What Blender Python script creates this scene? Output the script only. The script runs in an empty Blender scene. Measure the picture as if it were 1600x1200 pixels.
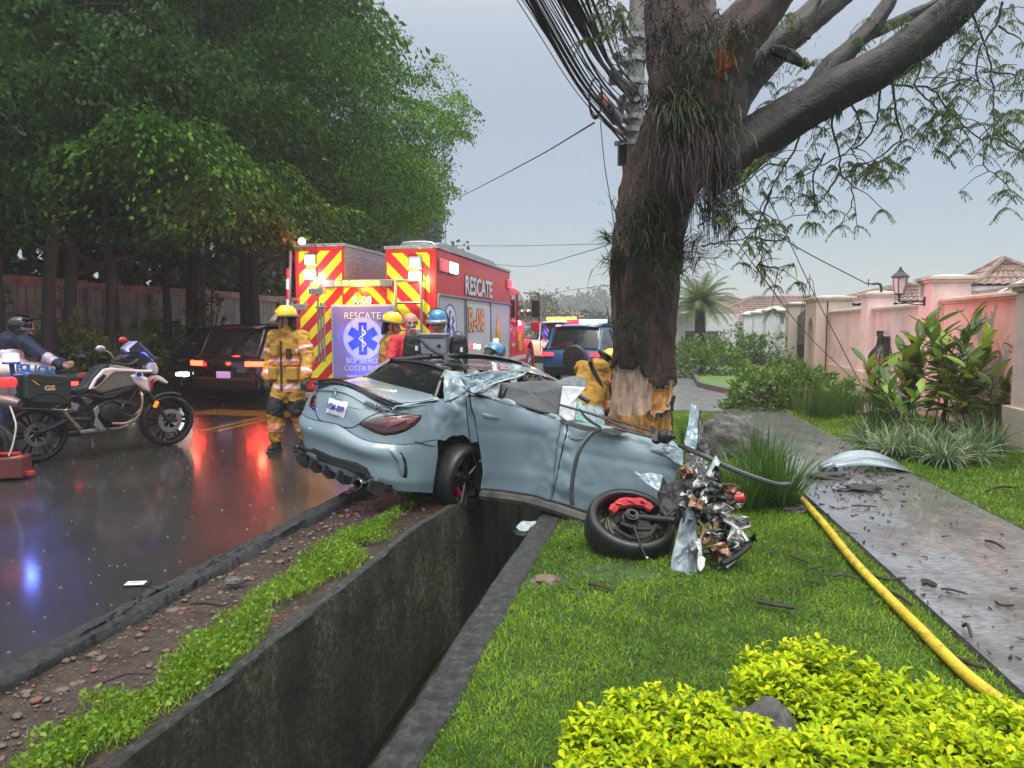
import bpy, math, random
import numpy as np
from mathutils import Vector, Matrix, Euler, noise as mnoise
random.seed(7); rng = np.random.default_rng(11)
scene = bpy.context.scene; col = scene.collection
PI = math.pi
# ---------------------------------------------------------------- camera
F = 1110.0; EYE = 1.6
PA = math.atan(90 / F); CA, SA = math.cos(PA), math.sin(PA)
cam_d = bpy.data.cameras.new('camera'); cam = bpy.data.objects.new('camera', cam_d); col.objects.link(cam)
cam.location = (0, 0, EYE); cam.rotation_euler = (PI / 2 - PA, 0, 0)
cam_d.sensor_width = 36; cam_d.lens = F / 1600 * 36; cam_d.clip_start = .05; cam_d.clip_end = 3000
scene.camera = cam
# ---------------------------------------------------------------- sky and sun
world = bpy.data.worlds.new('World'); scene.world = world; world.use_nodes = True
wn = world.node_tree; wn.nodes.clear()
wo = wn.nodes.new('ShaderNodeOutputWorld'); bg = wn.nodes.new('ShaderNodeBackground'); bg2 = wn.nodes.new('ShaderNodeBackground')
sky = wn.nodes.new('ShaderNodeTexSky'); sky.sky_type = 'NISHITA'; sky.sun_disc = False
sky.sun_elevation = math.radians(68); sky.sun_rotation = math.radians(180); sky.dust_density = 1
bg.inputs[1].default_value = .05
wn.links.new(sky.outputs[0], bg.inputs[0])
tc = wn.nodes.new('ShaderNodeTexCoord'); sx = wn.nodes.new('ShaderNodeSeparateXYZ'); wn.links.new(tc.outputs['Generated'], sx.inputs[0])
mr = wn.nodes.new('ShaderNodeValToRGB'); wn.links.new(sx.outputs[2], mr.inputs[0]); mr.color_ramp.interpolation = 'B_SPLINE'
for p_, v_ in ((.0, .01), (.22, .065), (.46, .10), (.75, .6), (1.0, 1.05)):
    e_ = mr.color_ramp.elements[0] if p_ == 0 else (mr.color_ramp.elements[-1] if p_ == 1 else mr.color_ramp.elements.new(p_)); e_.color = (v_, v_, v_, 1)
ml = wn.nodes.new('ShaderNodeMath'); ml.operation = 'MULTIPLY'; ml.inputs[1].default_value = 2.0; wn.links.new(mr.outputs[0], ml.inputs[0])
bg2.inputs[0].default_value = (1.0, .97, .90, 1)          # overcast cloud sheet, its unseen zenith boosted to light the ground
wn.links.new(ml.outputs[0], bg2.inputs[1])
ad = wn.nodes.new('ShaderNodeAddShader'); wn.links.new(bg.outputs[0], ad.inputs[0]); wn.links.new(bg2.outputs[0], ad.inputs[1])
wn.links.new(ad.outputs[0], wo.inputs[0])
sun_d = bpy.data.lights.new('sun', 'SUN'); sun = bpy.data.objects.new('sun', sun_d); col.objects.link(sun)
sun_d.energy = 1.3; sun_d.angle = math.radians(35); sun_d.color = (1, .97, .93)
sun.rotation_euler = (math.radians(22), 0, 0)
scene.view_settings.view_transform = 'Standard'; scene.view_settings.look = 'None'
scene.view_settings.exposure = 0.85; scene.view_settings.gamma = 1; scene.view_settings.use_curve_mapping = False
scene.cycles.max_bounces = 8; scene.cycles.volume_bounces = 0; scene.cycles.transparent_max_bounces = 12
scene.cycles.diffuse_bounces = 3; scene.cycles.glossy_bounces = 4; scene.cycles.transmission_bounces = 6
scene.cycles.caustics_reflective = False; scene.cycles.caustics_refractive = False
scene.cycles.sample_clamp_indirect = 6
scene.cycles.use_denoising = True
# ---------------------------------------------------------------- places
def at(u, v, Y):
    """world point seen at photo pixel (u,v) that stands Y metres ahead"""
    x = (u - 800) / F; y = (600 - v) / F
    d = Vector((x, CA + y * SA, -SA + y * CA))
    return Vector((0, 0, EYE)) + d * (Y / d.y)
def gp(u, v, z=0.0):
    x = (u - 800) / F; y = (600 - v) / F
    d = Vector((x, CA + y * SA, -SA + y * CA))
    return Vector((0, 0, EYE)) + d * ((z - EYE) / d.z)
RU = Vector((.215, .9766, 0)); RN = Vector((.9766, -.215, 0)); RANG = -math.atan2(.215, .9766)
def rd(s, d, z=0.0):
    """along the road, across the road"""
    return RU * s + RN * d + Vector((0, 0, z))
# ---------------------------------------------------------------- materials
MATS = {}
class NT:
    def __init__(s, name):
        s.m = bpy.data.materials.new(name); s.m.use_nodes = True; s.t = s.m.node_tree
        s.b = s.t.nodes['Principled BSDF']; s.L = s.t.links.new
    def n(s, k, **kw):
        x = s.t.nodes.new(k)
        for a, b in kw.items(): setattr(x, a, b)
        return x
    def co(s, kind='Object', scale=(1, 1, 1), rot=(0, 0, 0)):
        c = s.n('ShaderNodeTexCoord'); mp = s.n('ShaderNodeMapping'); mp.inputs['Scale'].default_value = scale; mp.inputs['Rotation'].default_value = rot
        s.L(c.outputs[kind], mp.inputs[0]); return mp.outputs[0]
    def noise(s, vec, scale, detail=4, rough=.6, dist=0):
        x = s.n('ShaderNodeTexNoise'); x.inputs['Scale'].default_value = scale; x.inputs['Detail'].default_value = detail
        x.inputs['Roughness'].default_value = rough; x.inputs['Distortion'].default_value = dist
        if vec is not None: s.L(vec, x.inputs['Vector'])
        return x.outputs['Fac']
    def ramp(s, fac, stops):
        x = s.n('ShaderNodeValToRGB'); e = x.color_ramp.elements
        while len(e) < len(stops): e.new(.5)
        for i, (p, c) in enumerate(stops): e[i].position = p; e[i].color = (c[0], c[1], c[2], 1) if hasattr(c, '__len__') else (c, c, c, 1)
        s.L(fac, x.inputs[0]); return x.outputs[0]
    def mix(s, fac, a, b, mode='MIX'):
        x = s.n('ShaderNodeMix', data_type='RGBA', blend_type=mode)
        for sock, val in ((x.inputs[0], fac), (x.inputs[6], a), (x.inputs[7], b)):
            if hasattr(val, 'is_output'): s.L(val, sock)
            elif hasattr(val, '__len__'): sock.default_value = (*val[:3], 1)
            else: sock.default_value = val
        return x.outputs[2]
    def bump(s, h, strength=.3, dist=.01, normal=None):
        x = s.n('ShaderNodeBump'); x.inputs['Strength'].default_value = strength; x.inputs['Distance'].default_value = dist
        s.L(h, x.inputs['Height'])
        if normal is not None: s.L(normal, x.inputs['Normal'])
        s.L(x.outputs[0], s.b.inputs['Normal']); return x.outputs[0]
    def set(s, **kw):
        for k, v in kw.items():
            k = k.replace('_', ' ')
            i = s.b.inputs[k]
            if hasattr(v, 'is_output'): s.L(v, i)
            elif hasattr(v, '__len__'): i.default_value = (*v[:3], 1)
            else: i.default_value = v
        return s
def simple(name, color, rough=.5, metal=0, coat=0, noise_amt=.12, nscale=9, bump=0, bscale=60, spec=.5, trans=0, emit=None, es=0, dirt=None, dirt_amt=.35, bdist=.004):
    if name in MATS: return MATS[name]
    t = NT(name); v = t.co()
    n = t.noise(v, nscale, 5)
    c0 = tuple(x * (1 - noise_amt) for x in color); c1 = tuple(min(1, x * (1 + noise_amt)) for x in color)
    c = t.ramp(n, [(.3, c0), (.7, c1)])
    if dirt:
        d = t.ramp(t.noise(v, nscale * .4, 8, .7), [(.48, 0), (.68, dirt_amt)])
        c = t.mix(d, c, dirt)
    t.set(Base_Color=c, Metallic=metal, Coat_Weight=coat)
    r = t.ramp(t.noise(v, nscale * 2.3, 4), [(.3, max(0, rough - .08)), (.7, min(1, rough + .1))])
    t.set(Roughness=r); t.b.inputs['Specular IOR Level'].default_value = spec; t.b.inputs['Coat Roughness'].default_value = .06
    if trans: t.b.inputs['Transmission Weight'].default_value = trans
    if bump: t.bump(t.noise(v, bscale, 4), bump, bdist)
    if emit: t.set(Emission_Color=emit); t.b.inputs['Emission Strength'].default_value = es
    MATS[name] = t.m; return t.m
def glow(name, color, strength, base=None):
    if name in MATS: return MATS[name]
    t = NT(name); t.set(Base_Color=base or color, Roughness=.3, Emission_Color=color); t.b.inputs['Emission Strength'].default_value = strength
    MATS[name] = t.m; return t.m
def glass(name, color=(.8, .9, .9), rough=.03, alpha=.25):
    """thin sheet of glass / clear plastic: mostly see-through with a gloss"""
    if name in MATS: return MATS[name]
    m = bpy.data.materials.new(name); m.use_nodes = True; t = m.node_tree; t.nodes.clear()
    o = t.nodes.new('ShaderNodeOutputMaterial'); mx = t.nodes.new('ShaderNodeMixShader'); tr = t.nodes.new('ShaderNodeBsdfTransparent')
    p = t.nodes.new('ShaderNodeBsdfPrincipled'); tr.inputs[0].default_value = (*color, 1); p.inputs['Base Color'].default_value = (*[c * .5 for c in color], 1); p.inputs['Roughness'].default_value = rough
    fr = t.nodes.new('ShaderNodeFresnel'); fr.inputs[0].default_value = 1.5; ma = t.nodes.new('ShaderNodeMath'); ma.operation = 'ADD'; ma.inputs[1].default_value = alpha; ma.use_clamp = True
    t.links.new(fr.outputs[0], ma.inputs[0]); t.links.new(ma.outputs[0], mx.inputs[0]); t.links.new(tr.outputs[0], mx.inputs[1]); t.links.new(p.outputs[0], mx.inputs[2]); t.links.new(mx.outputs[0], o.inputs[0])
    MATS[name] = m; return m
def leafmat(name, dark, mid, light, rough=.32, trans=.25, spec=.3):
    """leaf colour varies from leaf to leaf through the 'tone' attribute"""
    if name in MATS: return MATS[name]
    t = NT(name); a = t.n('ShaderNodeAttribute', attribute_name='tone')
    c = t.ramp(a.outputs['Fac'], [(0, dark), (.5, mid), (1, light)])
    t.set(Base_Color=c, Roughness=rough); t.b.inputs['Specular IOR Level'].default_value = spec
    tl = t.n('ShaderNodeBsdfTranslucent'); t.L(t.mix(.5, c, light), tl.inputs[0])
    mx = t.n('ShaderNodeMixShader'); mx.inputs[0].default_value = trans
    out = [x for x in t.t.nodes if x.type == 'OUTPUT_MATERIAL'][0]
    t.L(t.b.outputs[0], mx.inputs[1]); t.L(tl.outputs[0], mx.inputs[2]); t.L(mx.outputs[0], out.inputs[0])
    MATS[name] = t.m; return t.m
# ---------------------------------------------------------------- object helpers
def tag(o, label=None, cat=None, group=None, kind=None):
    if label: o['label'] = label
    if cat: o['category'] = cat
    if group: o['group'] = group
    if kind: o['kind'] = kind
    return o
def empty(name, loc=(0, 0, 0), rz=0, label=None, cat=None, group=None):
    o = bpy.data.objects.new(name, None); col.objects.link(o); o.location = loc; o.rotation_euler = (0, 0, rz); o.empty_display_size = .1
    tag(o, label, cat, group); return o
KIDS = {}
def link(o, parent=None):
    col.objects.link(o)
    if parent is not None:
        o.parent = parent; KIDS.setdefault(parent.name, []).append(o)
    return o
def copy_tree(o, parent=None):
    c = o.copy(); link(c, parent)
    for ch in list(KIDS.get(o.name, [])): copy_tree(ch, c)
    return c
def fast_mesh(name, V, Fc, mat, parent=None, smooth=False, tone=None):
    me = bpy.data.meshes.new(name); V = np.asarray(V, dtype=np.float32); Fc = np.asarray(Fc, dtype=np.int32); k = Fc.shape[1]
    me.vertices.add(len(V)); me.vertices.foreach_set('co', V.ravel())
    me.loops.add(Fc.size); me.loops.foreach_set('vertex_index', Fc.ravel())
    me.polygons.add(len(Fc)); me.polygons.foreach_set('loop_start', np.arange(0, Fc.size, k, dtype=np.int32))
    if smooth: me.polygons.foreach_set('use_smooth', np.ones(len(Fc), dtype=bool))
    if tone is not None:
        a = me.attributes.new('tone', 'FLOAT', 'FACE'); a.data.foreach_set('value', np.asarray(tone, dtype=np.float32))
    me.update(calc_edges=True); me.materials.append(mat)
    return link(bpy.data.objects.new(name, me), parent)
def frame_from(d):
    d = Vector(d).normalized(); a = Vector((0, 0, 1)) if abs(d.z) < .9 else Vector((1, 0, 0))
    x = d.cross(a).normalized(); return x, d.cross(x).normalized(), d
class MB:
    def __init__(s): s.v = []; s.f = []; s.M = None
    def add(s, vs, fs):
        n = len(s.v); s.v += [(s.M @ Vector(p)) if s.M is not None else Vector(p) for p in vs]; s.f += [[i + n for i in q] for q in fs]; return s
    def box(s, c, d, rot=None):
        R = Euler(rot).to_matrix() if rot is not None and not isinstance(rot, Matrix) else (rot.to_3x3() if rot is not None else Matrix.Identity(3))
        c = Vector(c); h = [x / 2 for x in d]
        vs = [c + R @ Vector((i * h[0], j * h[1], k * h[2])) for i in (-1, 1) for j in (-1, 1) for k in (-1, 1)]
        return s.add(vs, [(0, 1, 3, 2), (4, 6, 7, 5), (0, 4, 5, 1), (2, 3, 7, 6), (0, 2, 6, 4), (1, 5, 7, 3)])
    def tube(s, pts, r, n=8, cap=True, ell=None):
        pts = [Vector(p) for p in pts]; m = len(pts)
        if not hasattr(r, '__len__'): r = [r] * m
        vs = []; x = None
        for i, p in enumerate(pts):
            d = (pts[min(i + 1, m - 1)] - pts[max(i - 1, 0)]).normalized()
            if x is None: x, y, _ = frame_from(d)
            else:
                x = (x - d * x.dot(d)).normalized(); y = d.cross(x)
            e = ell or 1
            for k in range(n):
                a = 2 * PI * k / n; vs.append(p + x * math.cos(a) * r[i] + y * math.sin(a) * r[i] * e)
        fs = [(i * n + k, i * n + (k + 1) % n, (i + 1) * n + (k + 1) % n, (i + 1) * n + k) for i in range(m - 1) for k in range(n)]
        if cap: fs += [tuple(range(n - 1, -1, -1)), tuple((m - 1) * n + k for k in range(n))]
        return s.add(vs, fs)
    def lathe(s, prof, n=24, c=(0, 0, 0), axis=(0, 0, 1), closed=False):
        """prof: (radius, along axis)"""
        x, y, z = frame_from(axis); c = Vector(c); vs = []; m = len(prof)
        for r, h in prof:
            for k in range(n):
                a = 2 * PI * k / n; vs.append(c + x * math.cos(a) * r + y * math.sin(a) * r + z * h)
        last = m if closed else m - 1
        fs = [(i * n + k, i * n + (k + 1) % n, ((i + 1) % m) * n + (k + 1) % n, ((i + 1) % m) * n + k) for i in range(last) for k in range(n)]
        if not closed:
            if prof[0][0] > 1e-4: fs.append(tuple(range(n - 1, -1, -1)))
            if prof[-1][0] > 1e-4: fs.append(tuple((m - 1) * n + k for k in range(n)))
        return s.add(vs, fs)
    def prism(s, poly, t, M=None):
        """poly in local XY, thickness t along local Z, placed by M"""
        M = M or Matrix.Identity(4); n = len(poly)
        vs = [M @ Vector((p[0], p[1], 0)) for p in poly] + [M @ Vector((p[0], p[1], t)) for p in poly]
        return s.add(vs, [tuple(range(n - 1, -1, -1)), tuple(range(n, 2 * n))] + [(i, (i + 1) % n, n + (i + 1) % n, n + i) for i in range(n)])
    def ball(s, c, r, n=10, m=7, sc=(1, 1, 1)):
        c = Vector(c); vs = [c + Vector((0, 0, -r * sc[2]))]
        for i in range(1, m):
            t = PI * i / m - PI / 2
            for k in range(n): a = 2 * PI * k / n; vs.append(c + Vector((math.cos(a) * math.cos(t) * r * sc[0], math.sin(a) * math.cos(t) * r * sc[1], math.sin(t) * r * sc[2])))
        vs.append(c + Vector((0, 0, r * sc[2]))); N = len(vs) - 1
        fs = [(0, 1 + (k + 1) % n, 1 + k) for k in range(n)] + [(1 + i * n + k, 1 + i * n + (k + 1) % n, 1 + (i + 1) * n + (k + 1) % n, 1 + (i + 1) * n + k) for i in range(m - 2) for k in range(n)] + [(1 + (m - 2) * n + k, 1 + (m - 2) * n + (k + 1) % n, N) for k in range(n)]
        return s.add(vs, fs)
    def grid(s, rows):
        n = len(rows[0]); vs = [p for r in rows for p in r]
        return s.add(vs, [(i * n + j, i * n + j + 1, (i + 1) * n + j + 1, (i + 1) * n + j) for i in range(len(rows) - 1) for j in range(n - 1)])
    def build(s, name, mat, parent=None, smooth=False, bevel=0, label=None, solid=0, sub=0, seg=2, angle=40, kind=None):
        me = bpy.data.meshes.new(name); me.from_pydata([tuple(p) for p in s.v], [], [tuple(q) for q in s.f])
        me.materials.append(mat); o = link(bpy.data.objects.new(name, me), parent)
        if smooth:
            me.polygons.foreach_set('use_smooth', [True] * len(me.polygons))
            try: me.set_sharp_from_angle(angle=math.radians(angle))
            except Exception: pass
        if solid: md = o.modifiers.new('s', 'SOLIDIFY'); md.thickness = solid; md.offset = 0
        if bevel: md = o.modifiers.new('b', 'BEVEL'); md.width = bevel; md.segments = seg; md.limit_method = 'ANGLE'; md.angle_limit = math.radians(35)
        if sub: md = o.modifiers.new('u', 'SUBSURF'); md.levels = sub; md.render_levels = sub
        if label: o['label'] = label
        if kind: o['kind'] = kind
        return o
def text(name, body, size, M, mat, parent, ext=.002, bold=0.0, align='CENTER', xs=1.0, spacing=1.0):
    c = bpy.data.curves.new(name, 'FONT'); c.body = body; c.size = size; c.extrude = ext; c.offset = bold; c.align_x = align; c.align_y = 'CENTER'; c.space_character = spacing
    c.resolution_u = 3; o = bpy.data.objects.new(name, c); col.objects.link(o); me = evalmesh(o); bpy.data.objects.remove(o); me.materials.clear(); me.materials.append(mat)
    for p in me.polygons: p.material_index = 0
    o = link(bpy.data.objects.new(name, me), parent)
    o.matrix_local = M @ Matrix.Diagonal((xs, 1, 1, 1)); return o
def fixnorm(o):
    import bmesh
    b = bmesh.new(); b.from_mesh(o.data); bmesh.ops.recalc_face_normals(b, faces=b.faces); b.to_mesh(o.data); b.free(); return o
def evalmesh(o, name=None):
    dg = bpy.context.evaluated_depsgraph_get(); dg.update(); me = bpy.data.meshes.new_from_object(o.evaluated_get(dg)); return me
def blob(name, segs, mat, parent=None, voxel=.02, smooth_it=4, wrinkle=0, wscale=9, wseed=0, M=None, sub=0, ripple=None):
    """one continuous skin over tapered limbs; segs: (p0, p1, r0, r1[, flatness]) """
    mb = MB()
    for sg in segs:
        p0, p1, r0, r1 = Vector(sg[0]), Vector(sg[1]), sg[2], sg[3]; e = sg[4] if len(sg) > 4 else 1
        side = Vector(sg[5]) if len(sg) > 5 else None
        d = p1 - p0; L = d.length
        if L < 1e-5: d = Vector((0, 0, 1)); L = 1e-5
        d.normalize()
        if side is None: x, y, _ = frame_from(d)
        else: x = (side - d * side.dot(d)).normalized(); y = d.cross(x)
        prof = []
        for k in range(5): a = -PI / 2 + PI / 2 * k / 4; prof.append((r0 * math.cos(a), r0 * math.sin(a)))
        for k in range(5): a = PI / 2 * k / 4; prof.append((r1 * math.cos(a), L + r1 * math.sin(a)))
        n = 14; vs = []
        for r, h in prof:
            r = max(r, 1e-4)
            for k in range(n): a = 2 * PI * k / n; vs.append(p0 + d * h + x * math.cos(a) * r + y * math.sin(a) * r * e)
        m = len(prof); fs = [(i * n + k, i * n + (k + 1) % n, (i + 1) * n + (k + 1) % n, (i + 1) * n + k) for i in range(m - 1) for k in range(n)]
        fs += [tuple(range(n - 1, -1, -1)), tuple((m - 1) * n + k for k in range(n))]
        mb.add(vs, fs)
    me = bpy.data.meshes.new(name); me.from_pydata([tuple(p) for p in mb.v], [], mb.f); o = bpy.data.objects.new(name, me); col.objects.link(o)
    r = o.modifiers.new('r', 'REMESH'); r.mode = 'VOXEL'; r.voxel_size = voxel
    if smooth_it: sm = o.modifiers.new('s', 'SMOOTH'); sm.factor = .6; sm.iterations = smooth_it
    m2 = evalmesh(o); bpy.data.objects.remove(o); 
    if wrinkle:
        co = np.empty(len(m2.vertices) * 3, np.float32); m2.vertices.foreach_get('co', co); co = co.reshape(-1, 3)
        no = np.empty(len(m2.vertices) * 3, np.float32); m2.vertices.foreach_get('normal', no); no = no.reshape(-1, 3)
        w = np.array([mnoise.noise(Vector((p[0] * wscale + wseed, p[1] * wscale, p[2] * wscale * 1.6))) + .5 * mnoise.noise(Vector((p[0] * wscale * 2.3, p[1] * wscale * 2.3 + wseed, p[2] * wscale * 3.1))) for p in co])
        w = -np.abs(w) * 1.3 + .3
        co += no * (w * wrinkle)[:, None]; m2.vertices.foreach_set('co', co.ravel())
    m2.name = name; m2.materials.clear(); m2.materials.append(mat)
    m2.polygons.foreach_set('use_smooth', np.ones(len(m2.polygons), bool)); m2.update()
    o = bpy.data.objects.new(name, m2); link(o, parent)
    if M is not None: o.matrix_local = M
    return o
def lerp(a, b, t): return a + (b - a) * t
def bez(p, n=12):
    """smooth curve through points (Catmull-Rom)"""
    p = [Vector(q) for q in p]; P = [p[0] * 2 - p[1]] + p + [p[-1] * 2 - p[-2]]; out = []
    for i in range(1, len(P) - 2):
        for k in range(n):
            t = k / n; a, b, c, d = P[i - 1:i + 3]
            out.append(.5 * ((2 * b) + (c - a) * t + (2 * a - 5 * b + 4 * c - d) * t * t + (3 * b - a - 3 * c + d) * t ** 3))
    out.append(p[-1].copy()); return out
def leaves_np(C, D, size, aspect=.5, fold=.25, rng=rng, droop=0.0):
    """C centres (N,3), D pointing directions (N,3), size (N,): folded diamond leaves, two triangles-pairs as one quad each"""
    N = len(C); D = D / (np.linalg.norm(D, axis=1, keepdims=True) + 1e-9)
    r = rng.normal(size=(N, 3)); r[:, 2] *= .5; S = np.cross(D, r); S /= (np.linalg.norm(S, axis=1, keepdims=True) + 1e-9); U = np.cross(S, D)
    s = size[:, None]
    V = np.stack([C - D * s * .5, C + S * s * aspect * .5 + U * s * fold * .3, C + D * s * .5 - np.array([0, 0, 1]) * s * droop, C - S * s * aspect * .5 + U * s * fold * .3], 1).reshape(-1, 3)
    Fc = np.arange(N * 4).reshape(N, 4); return V, Fc
# ================================================================ SETTING: ground, road, ditch, path
def patch(name, fn, nu, nv, mat, kind='structure', smooth=True, parent=None):
    u = np.linspace(0, 1, nu); v = np.linspace(0, 1, nv); V = []
    for j in v:
        for i in u: V.append(tuple(fn(i, j)))
    Fc = [(j * nu + i, j * nu + i + 1, (j + 1) * nu + i + 1, (j + 1) * nu + i) for j in range(nv - 1) for i in range(nu - 1)]
    o = fast_mesh(name, V, Fc, mat, parent, smooth)
    if kind: o['kind'] = kind
    return o
def nz(x, y, s=1.0, k=0): return mnoise.noise(Vector((x * s + k * 7.3, y * s - k * 3.1, k * 1.7)))
# -- asphalt
t = NT('wet_asphalt'); v = t.co('Object')
n1 = t.noise(v, 1.1, 5); n2 = t.noise(v, 60, 5, .8); n3 = t.noise(v, .35, 3)
speck = t.ramp(t.noise(v, 130, 3), [(.57, 0), (.66, .8)])
c = t.mix(speck, t.ramp(n1, [(.3, (.016, .015, .016)), (.7, (.034, .031, .031))]), (.16, .15, .145))
t.set(Base_Color=c, Roughness=t.ramp(n3, [(.35, .10), (.65, .20)]), Coat_Weight=.5)
t.b.inputs['Coat Roughness'].default_value = .12; t.b.inputs['Specular IOR Level'].default_value = .6
vr = t.n('ShaderNodeTexVoronoi'); t.L(v, vr.inputs['Vector']); vr.inputs['Scale'].default_value = 34
rip = t.ramp(vr.outputs['Distance'], [(0, 1), (.12, 0), (.2, .5), (.3, 0)])
b1 = t.bump(rip, .35, .004); t.bump(n2, .5, .005, b1)
M_ASPH = t.m
t = NT('muddy_verge'); v = t.co('Object')
n = t.noise(v, 3, 8, .7); n2 = t.noise(v, 22, 6, .7)
c = t.ramp(n2, [(.25, (.010, .006, .005)), (.45, (.028, .017, .012)), (.6, (.05, .030, .021)), (.78, (.11, .075, .055))])
t.set(Base_Color=c, Roughness=t.ramp(n, [(.42, .14), (.52, .55)])); t.bump(n2, .8, .025); M_MUD = t.m
t = NT('mossy_ditch_concrete'); v = t.co('Object', (1, 1, .35))
n = t.mix(.55, t.noise(v, 2.2, 9, .72), t.noise(t.co(), 26, 9, .8)); n2 = t.noise(t.co('Object', (1, 1, .12)), 9, 6, .7)
c = t.ramp(n, [(.36, (.006, .007, .004)), (.46, (.020, .022, .011)), (.53, (.06, .062, .034)), (.62, (.24, .23, .16))])
c = t.mix(t.ramp(n2, [(.5, 0), (.75, .6)]), c, (.035, .045, .02))
t.set(Base_Color=c, Roughness=.55); t.bump(t.noise(t.co('Object'), 30, 9, .8), 1, .035); M_DITCH = t.m
t = NT('rough_dark_concrete_edge'); v = t.co('Object')
c = t.ramp(t.noise(v, 16, 10, .8), [(.34, (.018, .019, .019)), (.52, (.06, .063, .064)), (.68, (.16, .165, .16))])
t.set(Base_Color=c, Roughness=.42); t.bump(t.noise(v, 34, 9, .8), 1, .035); M_COPE = t.m
t = NT('wet_concrete_path'); v = t.co('Object')
n = t.noise(v, 1.4, 8, .68); n2 = t.noise(t.co('Object', (1, 3, 1)), 14, 7, .7)
c = t.ramp(n2, [(.3, (.07, .066, .064)), (.52, (.18, .18, .185)), (.74, (.30, .305, .31))])
c = t.mix(t.ramp(n, [(.45, 0), (.62, .75)]), c, (.055, .045, .036))
t.set(Base_Color=c, Roughness=t.ramp(n, [(.42, .05), (.60, .24)]), Coat_Weight=.5); t.bump(n2, .28, .005); M_PATH = t.m
t = NT('lawn_soil'); v = t.co('Object')
c = t.ramp(t.noise(v, 5, 8, .7), [(.35, (.012, .02, .005)), (.5, (.028, .06, .008)), (.7, (.06, .12, .014))])
t.set(Base_Color=c, Roughness=.8); t.bump(t.noise(v, 50, 6), .8, .02); M_LAWN = t.m
t = NT('far_ground'); v = t.co('Object')
c = t.ramp(t.noise(v, .4, 8, .7), [(.35, (.03, .05, .015)), (.7, (.08, .12, .03))]); t.set(Base_Color=c, Roughness=.9); M_FAR = t.m

DL, DR = -1.93, -1.05       # ditch side lines
def left_lip(s):            # ditch's road-side edge, with the kink near the car
    return DL + .02 * nz(s, 0, 2.1) + (max(0, min(1, (s - 5.5) / .7)) * .12)
# far sheet with the ditch strip kept clear (the big terrain starts beyond)
RS = 60.0
o = patch('ground', lambda i, j: rd(lerp(-20, 900, j ** 3), lerp(-600, -10.4, i), -.03 + .0), 12, 30, M_FAR)
o = patch('ground', lambda i, j: rd(lerp(-20, 900, j ** 3), lerp(5.2, 700, i), -.05), 12, 30, M_FAR)
o = patch('ground', lambda i, j: rd(lerp(70, 900, j), lerp(-12, 6, i), -.04), 6, 30, M_FAR)
# road
def road_fn(i, j):
    s = lerp(-4, 95, j ** 2.2); d = lerp(-10.4, -2.95, i)
    z = 0.0
    if i > .985: z = .0
    return rd(s, d, z - .02 * 0)
o = patch('road', road_fn, 30, 160, M_ASPH)
# broken asphalt lip along the edge
t = NT('crumbled_asphalt'); v = t.co('Object'); c = t.ramp(t.noise(v, 26, 7, .7), [(.35, (.012, .013, .015)), (.6, (.04, .043, .047)), (.78, (.10, .105, .11))])
t.set(Base_Color=c, Roughness=.3); t.bump(t.noise(v, 45, 7, .75), 1, .02); M_LIP = t.m
rows = []
for j in range(900):
    s = lerp(.5, 17, (j / 899) ** 1.35); r = []
    for i in range(13):
        a = i / 12; d = -3.02 + a * .17 + .025 * nz(s, i, 1.3); h = .036 * math.sin(PI * min(1, a * 1.02)) ** .7
        h += (.016 * nz(s * 14, i * 1.3, 1, 2) + .014 * nz(s * 42, i * 2.3, 1, 3)) * (0 if i in (0, 12) else 1)
        r.append(rd(s, d, .004 + max(-.03, h) - (.06 if i == 12 else 0) - (.01 if i == 0 else 0)))
    rows.append(r)
mb = MB().grid(rows); o = mb.build('road_edge', M_LIP, smooth=True, angle=75); o['kind'] = 'structure'
# verge between road and ditch
def verge_fn(i, j):
    s = lerp(-1, 60, j ** 2.0); d0 = -2.93; d1 = left_lip(s) - .045
    d = lerp(d0, d1, i); z = -.045 + .03 * nz(s, d, 1.6) + .014 * nz(s, d, 6, 3) + .006 * nz(s, d, 19, 5) + .03 * max(0, i - .5)
    return rd(s, d, z)
o = patch('verge', verge_fn, 34, 420, M_MUD)
# ditch: walls, floor, lips
def quadstrip(mb, pts_a, pts_b):
    n = len(pts_a); mb.add(pts_a + pts_b, [(i, i + 1, n + i + 1, n + i) for i in range(n - 1)])
SS = [lerp(-.5, 40, (k / 219) ** 2) for k in range(220)]
def wall_rows(edge, sign):
    rows = []
    for s in SS:
        r = []
        for k in range(15):
            z = -1.25 * k / 14; d = edge(s) + sign * (.10 * k / 14) + .022 * nz(s * 1.2, z * 2.5, 1.5, 1) * (k > 0) + .008 * nz(s * 9, z * 12, 1, 4) * (k > 0)
            r.append(rd(s, d, z - .004))
        rows.append(r)
    return rows
o = MB().grid(wall_rows(left_lip, .5)).build('ditch_wall', M_DITCH, smooth=True, angle=60); o['kind'] = 'structure'
right_edge = lambda s: DR + .02 * nz(s, 5, 1.1)
o = MB().grid(wall_rows(right_edge, -.5)).build('ditch_wall', M_DITCH, smooth=True, angle=60); o['kind'] = 'structure'
def lip(edge, w, sgn, h=.0, s0=-.5, s1=40, seed=0, wf=None):
    rows = []
    for k in range(500):
        s = lerp(s0, s1, (k / 499) ** 1.8); r = []
        ww = wf(s) if wf else w
        for i in range(9):
            a = i / 8; d = edge(s) + sgn * a * ww + .010 * nz(s * 11, a * 2, 1, seed + 5)
            z = h + .010 * nz(s * 2.3, a * 4, 1, seed) + .007 * nz(s * 9, a * 9, 1, seed + 2) + (-.012 if i in (0,) else 0) - (.05 if i == 8 else 0)
            r.append(rd(s, d, z))
        rows.append(r)
    o = MB().grid(rows).build('ditch_edge', M_COPE, smooth=True, angle=60); o['kind'] = 'structure'; return o
lip(left_lip, .06, -1, h=.002, seed=3)
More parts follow.
